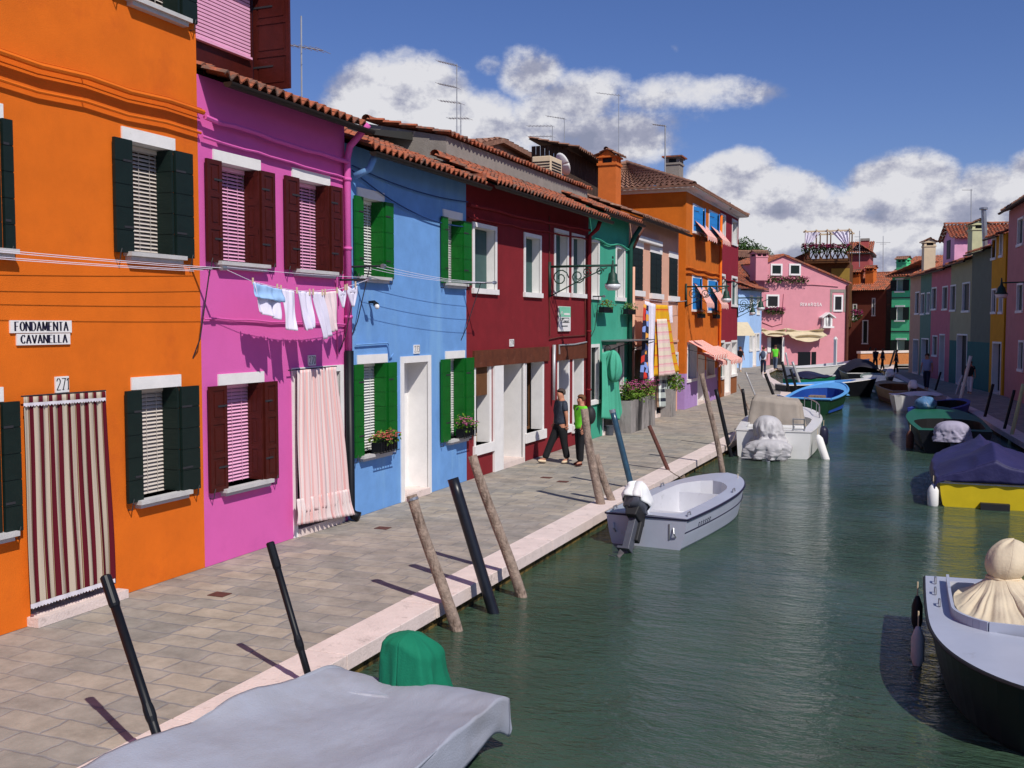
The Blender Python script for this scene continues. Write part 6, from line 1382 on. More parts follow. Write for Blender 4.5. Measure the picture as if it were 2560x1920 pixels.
# hull stripe and mooring ropes
mb=MB()
for sg in (1,-1): mb.tube([(B_.X(i/24*.93),sg*(B_.b(i/24*.93)*.935+.006),B_.z(i/24*.93)*.55) for i in range(25)],.010,5)
B_.part(mb,'hull_stripe','navy')
mb=MB()
for i in range(6): x=.55+i*.10; y=-(B_.b(x/B_.L)*.955+.004); mb.hexa([(x,y-.004,.30),(x+.02,y-.004,.30),(x+.05,y-.004,.40),(x+.03,y-.004,.40),(x,y,.30),(x+.02,y,.30),(x+.05,y,.40),(x+.03,y,.40)]); mb.hexa([(x+.03,y-.004,.34),(x+.07,y-.004,.34),(x+.07,y-.004,.355),(x+.03,y-.004,.355),(x+.03,y,.34),(x+.07,y,.34),(x+.07,y,.355),(x+.03,y,.355)])
B_.part(mb,'painted_name','navy')
def rope(label,p,q,s_=.1,m='wood',r=.010): mb=MB(); mb.tube(sag(p,q,s_),r,5); tag(mb.build('mooring_rope',m),label,'rope')
rope('grey mooring rope from the grey boat bow to the thin rust pole',B_.w(3.9,.2,.56),G(1672,1175,.25),.12)
rope('mooring rope from the white motorboat bow to the straight black pole',C_.w(5.6,.3,.85),G(1862,1020,.2),.12)
rope('mooring rope from the white motorboat stern to the leaning black pole',C_.w(.1,.95,.70),G(1822,1115,.1),.06)
rope('mooring rope slack between the blue rowing boat and the quay',E_.w(4.8,.3,.85),Vector((-5.6,46.5,.03)),.2)
# ---------------------------------------------------------------- curtains, washing and lines on the left row
burg=stripes('burgundy_cream_stripe',[(0,lin((.72,.67,.60))),(.45,lin((.40,.11,.16))),(.50,lin((.60,.55,.42))),(.56,lin((.36,.09,.14)))],1/9.0,0)
o=cloth('door_curtain','burgundy and cream striped curtain across the orange house doorway','curtain',FL,(58,993),(262,979),(287,1458),(76,1523),burg,d=(.08,.08),folds=6,amp=.012,wav=.015,nu=110,nv=50,seed=4,belly=.0)
lm=mat('white_lace',lin((.85,.83,.86)),.9)
mb=MB(); A=FL.px(57,1000,.09); B=FL.px(262,986,.09)
def rib(p,q,w,dd,k):
    mb=MB(); mb.grid(lambda u,v:FL.at(p[0]+(q[0]-p[0])*u,p[1]+(q[1]-p[1])*u-w*v+(.008*math.sin(u*180) if v>.4 else 0),dd+.004*math.sin(u*38)),120,2); return mb
o2=rib(FL.px(58,1008,.1),FL.px(263,994,.1),.035,.105,0).build('lace_band',lm,None,smooth=True); o2.parent=o; 
for v_ in o2.data.vertices: v_.co-=o.location
o2=rib(FL.px(76,1511,.12),FL.px(287,1446,.12),.05,.125,0).build('lace_hem',lm,None,smooth=True); o2.parent=o
for v_ in o2.data.vertices: v_.co-=o.location
mb=MB(); mb.tube([FL.at(*FL.px(53,991,.07),.07),FL.at(*FL.px(264,976,.07),.07)],.008,6); o=mb.build('curtain_rod','wire'); tag(o,'thin curtain rod above the burgundy striped curtain','rod')
ppk=stripes('pale_pink_stripe',[(0,lin((.86,.80,.79))),(.35,lin((.89,.70,.68))),(.5,lin((.86,.80,.79))),(.62,lin((.85,.66,.65))),(.72,lin((.87,.76,.75)))],1/6.0,0)
o=cloth('door_curtain','pale pink striped curtain with a ruffled hem in the magenta house doorway','curtain',FL,(744,926),(838,917),(872,1255),(742,1283),ppk,d=(.12,.13),folds=6,amp=.026,wav=.02,nu=100,nv=44,seed=9,belly=.01)
o2=cloth('ruffle',None,None,FL,(742,1248),(874,1222),(881,1287),(742,1314),ppk,d=(.15,.16),folds=13,amp=.04,nu=120,nv=10,seed=2,parent=o,hemwave=.012,botamp=1.2)
o2.location=-o.location
mb=MB(); mb.tube([FL.at(*FL.px(721,926,.08),.08),FL.at(*FL.px(841,916,.08),.08)],.010,6); o=mb.build('curtain_rod','wire'); tag(o,'curtain rod over the pale pink striped curtain','rod')
# green knotted curtain
gt=mat('jade_cloth',lin((.30,.66,.55)),.9,.08,3)
o=cloth('door_curtain','jade green curtain tied in a big knot in the green house doorway','curtain',FL,(1507,882),(1535,872),(1552,1050),(1505,1046),gt,d=(.2,.25),folds=5,amp=.07,nu=60,nv=30,seed=6)
mb=MB(); cK=FL.at(*FL.px(1535,900,.4),.4)
def fk(u,v):
    a=2*PI*u; b_=PI*v; rr=1+.10*math.sin(7*a); fo=1+.22*(1-2*abs(noise.noise(Vector((math.cos(a)*2.5,math.sin(a)*2.5,v*1.2))))-.5); return (cK.x+.2*math.sin(b_)*math.cos(a)*rr*fo,cK.y+.30*math.sin(b_)**.7*math.sin(a)*rr*fo*(.6+.5*v),cK.z-.18+.44*math.cos(b_)-.15*math.sin(b_)*math.sin(a))
mb.grid(fk,70,36); mb2=mb.build('knot',gt,None,smooth=True); mb2.parent=o
for v_ in mb2.data.vertices: v_.co-=o.location
# chequered curtain
def check(name,c1,c2,n,k=2,c3=None):
    m=bpy.data.materials.new(name); t,N,L,b=nt(m); uv=N.new('ShaderNodeUVMap'); sp=N.new('ShaderNodeSeparateXYZ'); L.new(uv.outputs[0],sp.inputs[0]); outs=[]
    for ax,nn in ((0,n),(1,k)):
        q=N.new('ShaderNodeMath'); q.operation='MULTIPLY'; q.inputs[1].default_value=nn; L.new(sp.outputs[ax],q.inputs[0]); f=N.new('ShaderNodeMath'); f.operation='FRACT'; L.new(q.outputs[0],f.inputs[0]); g=N.new('ShaderNodeMath'); g.operation='LESS_THAN'; g.inputs[1].default_value=.38; L.new(f.outputs[0],g.inputs[0]); outs.append(g.outputs[0])
    s_=N.new('ShaderNodeMath'); s_.operation='ADD'; L.new(outs[0],s_.inputs[0]); L.new(outs[1],s_.inputs[1]); h=N.new('ShaderNodeMath'); h.operation='MULTIPLY'; h.inputs[1].default_value=.5; L.new(s_.outputs[0],h.inputs[0])
    mx=N.new('ShaderNodeMix'); mx.data_type='RGBA'; mx.inputs[6].default_value=(*c1,1); mx.inputs[7].default_value=(*c2,1); L.new(h.outputs[0],mx.inputs[0]); L.new(mx.outputs[2],b.inputs['Base Color']); b.inputs['Roughness'].default_value=.9; return m
ck=check('navy_check',lin((.86,.90,.88)),lin((.06,.10,.18)),6,5)
cloth('door_curtain','white and navy chequered curtain in the salmon house doorway','curtain',FL,(1645,905),(1672,903),(1679,1016),(1641,1018),ck,d=(.12,.16),folds=5,amp=.05,nu=60,nv=30,seed=3)
# washing line 1: between two poles on the magenta house
def clothes_pole(F,u,v,uT,vT,label,z=None,group='clothes poles on the left row'):
    a,zz=F.px(u,v); base=F.at(a,zz,0); n=F.n; r=ray(uT,vT)
    # tip on the line straight out from the wall
    o_=EYE-base; A=n.dot(n); B=n.dot(r); C=r.dot(r); d_=n.dot(o_); e_=r.dot(o_); s_=(B*e_-C*d_)/(A*C-B*B)*-1
    tip=base+n*abs(s_); t=thing('clothes_pole',label,'clothes pole',base,0,group); mb=MB(); mb.tube([base,tip],.017,7); mb.build('arm','wire',t)
    mb=MB(); mb.tube([base+Vector((0,0,-1.15)),base+n*.12+Vector((0,0,-.9)),base+(tip-base)*.6],.009,5); mb.build('stay','wire',t)
    mb=MB(); mb.tube([tip-Vector((0,.03,0)),tip+Vector((0,.05,0))],.035,8); mb.build('pulley','metal',t); return base,tip
b0,t0=clothes_pole(FL,478,672,557,678,'clothes pole on the corner between the orange and magenta houses')
b1,t1=clothes_pole(FL,846,700,921,702,'clothes pole beside the magenta downpipe')
FW1=Face((t0.x,t0.y),(t1.x,t1.y))
def line(name,label,pts,r=.004,m='whitecloth'):
    mb=MB(); mb.tube(pts,r,5); o=mb.build(name,m); tag(o,label,'line',group='clothes lines along the left row'); return o
def f1(u,v): a,z=FW1.px(u,v); return FW1.at(a,z,0)
line('clothes_line','sagging clothes line carrying the white washing',[t0]+[f1(u,v) for u,v in ((629,703),(690,718),(740,727),(790,728),(850,722),(885,712))]+[t1])
line('clothes_line','empty upper clothes line over the white washing',sag(t0+Vector((0,0,.02)),t1+Vector((0,0,.03)),.02),.0035)
for i,(dx,s_) in enumerate(((0,.05),(-.15,.04),(-.3,.06),(-.45,.05))):
    line('clothes_line','one of the parallel clothes lines running left across the orange house',sag(Vector((t0.x+dx,t0.y,t0.z-.01*i)),Vector((t0.x+dx*.6,3.0,t0.z+.12-.03*i)),s_,14),.004)
def peg(u,v,F):
    a,z=F.px(u,v); t=MB(); F.box(t,a-.008,a+.008,z-.05,z+.04,.012,.03); o=t.build('clothes_peg','cream'); tag(o,'wooden clothes peg holding the white washing','peg',group='clothes pegs on the white washing line'); c=o.data.vertices[0].co.copy()
    for q in o.data.vertices: q.co-=c
    o.location=c
WL=mat('washing_white',lin((.88,.86,.93)),.95,.04,6); WP=mat('washing_pale_pink',lin((.90,.82,.83)),.95,.05,6,c2=lin((.72,.66,.74)),c2s=9,c2t=.62); WB=mat('washing_pale_blue',lin((.62,.76,.92)),.95,.05,6)
GW='white washing on the line in front of the magenta house'
def cw(l,*c,m=WL,**k): return cloth('washing',l,'laundry',FW1,*c,m,d=(0,.02),folds=k.pop('folds',2),amp=k.pop('amp',.02),group=GW,nu=20,nv=20,**k)
cw('pale blue and white shirt hanging at the left end of the washing line',(631,705),(700,723),(693,800),(642,780),seed=1,amp=.03)
o=cloth('washing','pale blue sleeve and collar band of the shirt at the left end of the line','laundry',FW1,(630,706),(704,724),(706,756),(634,742),WB,d=(.03,.04),folds=2,amp=.02,group=GW,nu=20,nv=10,seed=3)
cw('first pair of white leggings right of the blue shirt',(703,722),(738,728),(738,827),(713,824),seed=2)
cw('second pair of white leggings, narrow and wrinkled',(742,727),(776,730),(778,820),(759,827),seed=4,amp=.03)
cw('longest white leggings swinging to the right at the hem',(779,730),(806,730),(829,838),(806,850),seed=5)
cw('pale pink vest next to the longest leggings',(806,731),(841,727),(844,824),(828,831),m=WP,seed=6)
def briefs(l,u0,u1,v0,v1):
    a0,z1=FW1.px(u0,v0); a1,zb=FW1.px(u1,v0); _,z0=FW1.px((u0+u1)/2,v1); mb=MB(); m_=(a0+a1)/2; w=(a1-a0)
    def f(u,v):
        ww=w*(.5 if v<.35 else .5-.36*((v-.35)/.65)); return FW1.at(m_+(u-.5)*2*ww+.03*v,z1+(zb-z1)*u+(z0-z1)*v-(.05*math.sin(PI*u) if v<.3 else 0),.02*math.sin(6*u)+.02)
    mb.grid(f,12,12); o=mb.build('washing',WL,None,smooth=True,solid=.005); tag(o,l,'laundry',group=GW); c=FW1.at(m_,z1)
    for q in o.data.vertices: q.co-=c
    o.location=c
briefs('left pair of white briefs at the right end of the line',842,863,722,770); briefs('right pair of white briefs beside the clothes pole',864,891,714,767)
for u,v in ((629,702),(690,717),(699,720),(739,725),(771,729),(780,729),(803,730),(810,729),(840,725),(860,718),(865,716),(886,710)): peg(u,v,FW1)
# line 2 on the blue house
b2,t2=clothes_pole(FL,876,667,958,669,'clothes pole under the upper left window of the sky blue house')
b3,t3=clothes_pole(FL,1152,708,1236,698,'clothes pole under the upper right window of the sky blue house')
for i,dx in enumerate((0,-.2,-.4)): line('clothes_line','one of three bare clothes lines in front of the sky blue house',sag(t2+Vector((dx,0,0)),t3+Vector((dx,0,0)),.06),.004)
# line 3: blankets before the salmon house
b4,t4=clothes_pole(FL,1477,741,1510,739,'short clothes pole on the jade green house')
b5=FL.at(*FL.px(1582,744),0); t5=onY(1612,748,b5.y); b6=FL.at(*FL.px(1690,756),0); t6=onY(1716,752,b6.y)
for k,(b,t_) in enumerate(((b5,t5),(b6,t6))):
    q=thing('clothes_pole','clothes pole at the %s end of the blanket line'%('left','right')[k],'clothes pole',b,0,'clothes poles on the left row'); mb=MB(); mb.tube([b,t_],.02,6); mb.build('arm','wire',q)
FW2=Face((t5.x,t5.y),(t6.x,t6.y)); line('clothes_line','clothes line holding the striped blankets',sag(t5,t6,.05),.006)
GB='blankets and sheets drying in front of the salmon house'
pq=mat('patchwork_cloth',lin((.12,.12,.25)),.9,.1,3)
def patch():
    m=bpy.data.materials.new('patchwork'); t,N,L,b=nt(m); uv=N.new('ShaderNodeUVMap'); mp=N.new('ShaderNodeMapping'); mp.inputs['Scale'].default_value=(3,13,1); L.new(uv.outputs[0],mp.inputs[0]); v=N.new('ShaderNodeTexVoronoi'); v.inputs['Scale'].default_value=1; v.inputs['Randomness'].default_value=.5; L.new(mp.outputs[0],v.inputs['Vector']); sp=N.new('ShaderNodeSeparateColor'); L.new(v.outputs['Color'],sp.inputs[0]); cr=N.new('ShaderNodeValToRGB'); cr.color_ramp.interpolation='CONSTANT'; e=cr.color_ramp.elements; e[0].color=(*lin((.10,.10,.22)),1); e[1].position=.3; e[1].color=(*lin((.80,.20,.14)),1)
    for p,c in ((.5,(.88,.62,.25)),(.65,(.10,.10,.20)),(.8,(.50,.60,.85))): x=e.new(p); x.color=(*lin(c),1)
    L.new(sp.outputs[0],cr.inputs[0]); L.new(cr.outputs[0],b.inputs['Base Color']); b.inputs['Roughness'].default_value=.9; return m
def cb2(l,*c,m,**k): return cloth('blanket',l,'laundry',FW2,*c,m,folds=k.pop('folds',2),amp=k.pop('amp',.03),group=GB,nu=24,nv=24,**k)
cb2('patchwork cloth in navy, red and ochre hanging edge on',(1610,760),(1622,765),(1625,948),(1601,949),m=patch(),d=(.22,.22))
cb2('plain lilac white sheet left of the striped blankets',(1613,752),(1640,762),(1636,955),(1620,954),m='whitecloth',d=(.05,.05))
yst=stripes('yellow_orange_stripe',[(0,lin((.90,.68,.16))),(.34,lin((.88,.40,.20))),(.46,lin((.92,.62,.20))),(.6,lin((.90,.68,.16)))],.16,1)
cb2('yellow and orange striped blanket behind the pink one',(1641,762),(1670,763),(1700,930),(1636,941),m=yst,d=(.0,.0))
pst=stripes('pink_cream_stripe',[(0,lin((.92,.86,.78))),(.55,lin((.92,.70,.72))),(.72,lin((.93,.80,.78)))],.14,1)
cb2('pink and cream striped blanket in front, lowest on the line',(1643,798),(1668,797),(1689,936),(1648,941),m=pst,d=(.06,.08))
cb2('small white cloth at the right end of the blanket line',(1672,766),(1681,764),(1682,806),(1675,808),m='whitecloth',d=(0,0))
# ---------------------------------------------------------------- street lamps
def spiral(mb,F,a,z,d,r,turn=1.6,flip=1,m=0):
    mb.tube([F.at(a,z+flip*math.sin(q*turn*2*PI/16)*r*(1-q/20),d+math.cos(q*turn*2*PI/16)*r*(1-q/20)) for q in range(17)],.016,5,m)
def lamp(F,u,v,uT,vT,sc,label,lv=None,group='bracket street lamps'):
    a,z=F.px(u,v); base=F.at(a,z,0); r=ray(uT,vT); n=F.n; o_=EYE-base; B=n.dot(r); C=r.dot(r); s_=abs((B*r.dot(o_)-C*n.dot(o_))/(C-B*B)*-1)
    t=thing('street_lamp',label,'street lamp',base,0,group); mb=MB(); At=F.at
    mb.tube([At(a,z,0),At(a,z,s_+.1)],.03*sc,7); F.box(mb,a-.04,a+.04,z-.75*sc,z+.12,0,.05)
    spiral(mb,F,a,z-.28*sc,.30*sc,.22*sc); spiral(mb,F,a,z-.25*sc,.75*sc,.18*sc,flip=-1); spiral(mb,F,a,z-.15*sc,min(1.3*sc,s_*.6),.11*sc); spiral(mb,F,a,z-.14*sc,s_*.8,.10*sc)
    mb.tube([At(a,z-.72*sc,.05),At(a,z-.55*sc,.4*sc),At(a,z-.3*sc,.9*sc),At(a,z-.05*sc,1.5*sc)],.016,5); mb.build('bracket','iron',t,smooth=True)
    d=s_; mb=MB(); P=[(0,.12,.02),(0,.0,.03),(0,-.06,.045),(0,-.16,.05),(0,-.2,.10),(0,-.34,.12),(0,-.42,.15),(0,-.45,.20)]
    mb.tube([At(a,z+.16*sc,d),At(a,z+.22*sc,d)],.02*sc,6); mb.tube([At(a,z+q[1]*sc,d) for q in P],[q[2]*sc for q in P],14); mb.build('lantern','iron',t,smooth=True)
    mb=MB(); mb.tube([At(a,z-.45*sc,d),At(a,z-.52*sc,d),At(a,z-.60*sc,d)],[.195*sc,.19*sc,.12*sc],14); mb.build('lamp_glass',mat('frosted_glass',(.75,.76,.78),.25,.05,3,spec=.6),t,smooth=True)
    return t
lamp(FL,1372,667,1532,664,1.0,'ornate dark green street lamp on the dark red house')
lamp(F2,1714,717,1816,717,1.0,'ornate street lamp on the ochre house above the awnings')
lamp(F2,1843,745,1902,744,1.0,'far street lamp on the crimson house corner, longer arm')
lamp(F2,1843,762,1882,762,.8,'far street lamp on the crimson house corner, lower and shorter arm')
Fr=Face((4.6,33),(4.5,40))
a,z=FN.px(2535,709); bx_=onY(2504,707,45.0); q=thing('street_lamp','green street lamp on the dusty pink house at the right edge','street lamp',bx_,0,'bracket street lamps'); mb=MB(); mb.tube([bx_,bx_+Vector((3.4,-.3,.05))],.03,6); mb.build('bracket','iron',q); mb=MB(); sc=1.0
P=[(.2,.02),(.0,.04),(-.1,.06),(-.2,.14),(-.36,.17),(-.45,.26)]; mb.tube([bx_+Vector((0,0,p[0])) for p in P],[p[1] for p in P],12); mb.build('lantern','iron',q,smooth=True); mb=MB(); mb.tube([bx_+Vector((0,0,-.45)),bx_+Vector((0,0,-.6))],[.25,.17],12); mb.build('lamp_glass','white',q,smooth=True)
# small outside light on the blue house
a,z=FL.px(922,755); t=thing('wall_light','small outdoor spotlight on the sky blue house wall','lamp',FL.at(a,z,0)); mb=MB(); mb.tube([FL.at(a,z,0),FL.at(a,z,.10),FL.at(a-.03,z-.05,.16)],[.02,.03,.05],8); mb.build('housing','black',t); mb=MB(); mb.ell(FL.at(a-.04,z-.08,.18),(.045,.045,.045),8,6); mb.build('bulb','white',t,smooth=True)
# ---------------------------------------------------------------- antennas
def antenna(u,vt,vb,X,booms,label,r=.016):
    b=onX(u,vb,X); top=onY(u,vt,b.y); t=thing('tv_antenna',label,'antenna',b,0,'television antennas on the roofs'); mb=MB(); mb.tube([b-Vector((0,0,1.2)),top],r,6); mb.build('mast','galv',t)
    for (v,u0,u1) in booms:
        p=onY(u0,v if isinstance(v,(int,float)) else v[0],b.y); q=onY(u1,v if isinstance(v,(int,float)) else v[1],b.y); mb=MB(); mb.tube([p,q],r*.7,5); n=7; 
        for i in range(n+1):
            c=p.lerp(q,i/n); L_=.16+.10*i/n; mb.tube([c-Vector((0,L_,0)),c+Vector((0,L_,0))],r*.35,4)
        mb.build('boom','galv',t)
    return t
antenna(753,40,190,-11,[((110,126),706,807)],'television antenna above the magenta house roof with a crossed boom')
antenna(1142,160,345,-12,[((153,164),1095,1142),((209,219),1095,1142)],'tall twin boom antenna left of the pair over the dark red house')
antenna(1152,258,350,-12.3,[((252,258),1100,1152),(296,1122,1172)],'shorter antenna right of the tall twin boom one')
antenna(1381,315,400,-13,[(315,1320,1381),(341,1320,1381)],'antenna with two level booms over the ochre gable')
antenna(1411,295,400,-13.5,[((290,297),1367,1411)],'antenna with one tilted boom beside the satellite dish')
antenna(1547,235,390,-13,[((232,239),1492,1550)],'antenna rising behind the orange chimney')
antenna(1663,313,440,-10.5,[((311,315),1632,1663)],'antenna left of the grey chimney on the hipped roof',r=.03)
def ant2(u,vt,vb,Y,booms,label,r=.03):
    b=onY(u,vb,Y); top=onY(u,vt,Y); t=thing('tv_antenna',label,'antenna',b,0,'television antennas on the roofs'); mb=MB(); mb.tube([b-Vector((0,0,1)),top],r,6); mb.build('mast','galv',t)
    for v,u0,u1 in booms: mb=MB(); mb.tube([onY(u0,v,Y),onY(u1,v,Y)],r*.7,5); mb.build('boom','galv',t)
ant2(2428,473,600,66,[(475,2405,2431)],'antenna above the dormer on the right row',.025)
ant2(2149,577,640,98,[(592,2136,2152),(600,2138,2152)],'antenna beside the brick red chimney')
ant2(2208,590,690,105,[(606,2190,2226),(610,2200,2216)],'antenna behind the mint green house chimney')
b=FR.at(FR.px(2463,560)[0],0,0); t=thing('metal_flue','shiny metal flue pipe on the right row roof','flue',onY(2464,620,b.y+1)); mb=MB(); mb.tube([onY(2464,640,b.y+1),onY(2459,525,b.y+1)],.12,8); mb.tube([onY(2459,524,b.y+1),onY(2459,519,b.y+1)],.2,8); mb.build('pipe','metal',t)
# ---------------------------------------------------------------- roofscape behind the left row
HX=[]
FZ=Face((-14.0,0),(-14.0,1))
a0=FZ.px(1200,390)[0]; a1=FZ.px(1342,410)[0]; am=FZ.px(1243,360)[0]; zb=FZ.px(1243,352)[1]
t=thing('ochre_gable_house','pale ochre gabled house rising behind the dark red house','house',FZ.at(am,0,0)); mb=MB(); Pg=[(am-5.5,5),(a1,5),(a1,FZ.px(1342,402)[1]),(am,zb),(am-5.5,zb-1.4)]
mb.add([FZ.at(a,z,0) for a,z in Pg]+[FZ.at(a,z,-5) for a,z in Pg],[(0,1,2,3,4),(9,8,7,6,5),(0,4,9,5),(1,2,7,6)],0); mb.build('wall',mat('pale_ochre_render',lin((.68,.54,.45)),.95,.15,1.5,.3,30,c2=lin((.52,.52,.54)),c2s=.8,c2t=.56),t)
mb=MB()
for (p,q) in (((a1+.3,FZ.px(1342,402)[1]-.05),(am,zb)),((am-5.7,zb-1.45),(am,zb))):
    A=FZ.at(p[0],p[1]+.08,.25); U=FZ.at(q[0],q[1]+.08,.25)-A; tiled(mb,FZ.at(p[0],p[1]+.08,-5),A,U,row=.45,pitch=.22); mb.hexa([A-Vector((0,0,.16)),A+U-Vector((0,0,.16)),A+U-Vector((.2,0,.16)),A-Vector((.2,0,.16)),A,A+U,A+U-Vector((.2,0,0)),A-Vector((.2,0,0))])
mb.build('roof','tileold',t)
# air conditioner
c=onX(1370,470,-10.3); t=thing('air_conditioner','cream air conditioning unit on the dark red house roof','air conditioner',(-10.3,c.y,c.z)); z1=onX(1360,394,-10.3).z; y0=onX(1351,430,-10.3).y; y1=onX(1378,430,-10.3).y
mb=MB(); mb.box(-10.55,-10.0,y0,y0+.95,c.z-.3,z1); mb.build('casing','cream',t,bevel=.02); mb=MB()
for i in range(10):
    z=c.z-.1+(z1-c.z)*(.05+i*.095); mb.box(-10.53,-10.02,y0-.012,y0-.004,z,z+.03); mb.box(-9.999,-9.99,y0+.1,y0+.85,z,z+.04)
mb.build('grille','dark',t)
t=thing('satellite_dish','white satellite dish turned edge on by the air conditioner','satellite dish',onX(1410,440,-10.6)); mb=MB(); pc=onX(1408,410,-10.6); nd=Vector((.45,.75,.45)).normalized(); e1_=nd.cross(Vector((0,0,1))).normalized(); e2_=nd.cross(e1_)
mb.grid(lambda u,v:pc+e1_*math.cos(2*PI*u)*v*.28+e2_*math.sin(2*PI*u)*v*.36-nd*(.10*(1-v*v)),24,6); mb.build('dish','white',t,smooth=True,solid=.015); mb=MB(); mb.tube([pc-nd*.1,pc-nd*.3-Vector((0,0,.9))],.025,6); mb.build('bracket','galv',t)
# wooden altana shed
s0=onX(1418,440,-11.6); s1=onX(1503,440,-11.6); zt_=onX(1440,385,-11.6).z; t=thing('wooden_shed','weathered wooden rooftop shed left of the orange chimney','shed',(-11.6,s0.y,s0.z)); mb=MB(); n=14; y_a,y_b=s0.y,s0.y+3.6
for i in range(n): y=y_a+(y_b-y_a)*i/n; mb.box(-11.63-R.uniform(0,.02),-11.6,y+.01,y+(y_b-y_a)/n-.01,6.6,zt_)
for i in range(8): x=-13.6+2*i/8; mb.box(x*.0+(-12.9+1.3*i/8)+.01,(-12.9+1.3*i/8)+.15,y_a-.0,y_a+.03,6.6,zt_+.2)
mb.build('boards',mat('dark_weathered_boards',lin((.27,.21,.18)),.95,.35,6,.5,30,c2=lin((.40,.35,.31)),c2s=8,c2t=.56,streak=True),t); mb=MB(); tiled(mb,Vector((-11.1,y_a-.3,zt_)),Vector((-11.1,y_b+.3,zt_-.15)),Vector((-1.8,0,.45)),row=.4); mb.quad((-11.1,y_a-.3,zt_-.05),(-11.1,y_b+.3,zt_-.2),(-12.9,y_b+.3,zt_+.25),(-12.9,y_a-.3,zt_+.40),1); mb.build('roof',['tileold','gutter'],t)
# chimneys
FC=Face((-10.4,0),(-10.4,1)); a=FC.px(1524,440)[0]; chimney_obj('chimney','tall orange chimney with a tiled cap between the salmon and ochre houses',FC,a,6.6,FC.px(1522,375)[1]+.02,0,w=.62,wd=.62,m='chimbrick',cap='tileold')
mb=MB(); 
FC2=Face((-10.6,0),(-10.6,1)); a=FC2.px(1686,440)[0]; chimney_obj('chimney','grey chimney on the hipped roof of the ochre house',FC2,a,8.6,FC2.px(1684,380)[1],0,w=.75,wd=.6,m='cement',cap='tile',style='flat')
# pigeon
pc=F2.at(*F2.px(1826,500,.3),.3); pc.z-=.42; t=thing('pigeon','dark pigeon perched on the roof edge of the crimson house','bird',pc); mb=MB(); mb.tube([pc+Vector((-.0,.18,.04)),pc+Vector((0,.08,.08)),pc+Vector((0,-.03,.14)),pc+Vector((0,-.09,.22)),pc+Vector((0,-.12,.28)),pc+Vector((0,-.17,.27))],[.015,.06,.085,.05,.04,.008],8); mb.tube([pc+Vector((.02,0,.08)),pc+Vector((.02,0,-.02))],.008,4); mb.tube([pc+Vector((-.02,0,.08)),pc+Vector((-.02,0,-.02))],.008,4); mb.build('body','black',t,smooth=True)
# buckets, drain covers, lamps
def bucket(F,u,v,label,m='motor',h=.28,r=.13):
    p=G(u,v); t=thing('bucket',label,'bucket',p); mb=MB(); mb.tube([p,p+Vector((0,0,h))],[r*.8,r],14); mb.tube([p+Vector((0,0,h-.02)),p+Vector((0,0,h+.01))],r*1.08,14); mb.build('body',m,t); return t
bucket(FL,1524,1088,'grey bucket on the paving under the jade green door curtain'); bucket(FL,1659,1040,'grey bucket beside the step of the salmon house')
for u,v,l in ((549,1486,'small rust red drain cover in front of the orange house'),(957,1320,'small dark drain cover in front of the sky blue house'),(1366,1194,'small dark drain cover near the walking man'),(1407,1204,'second dark drain cover near the walking man')):
    p=G(u,v); mb=MB(); mb.box(-.11,.11,-.09,.09,-.002,.004); o=mb.build('drain_cover','rust'); o.location=p; tag(o,l,'drain cover')
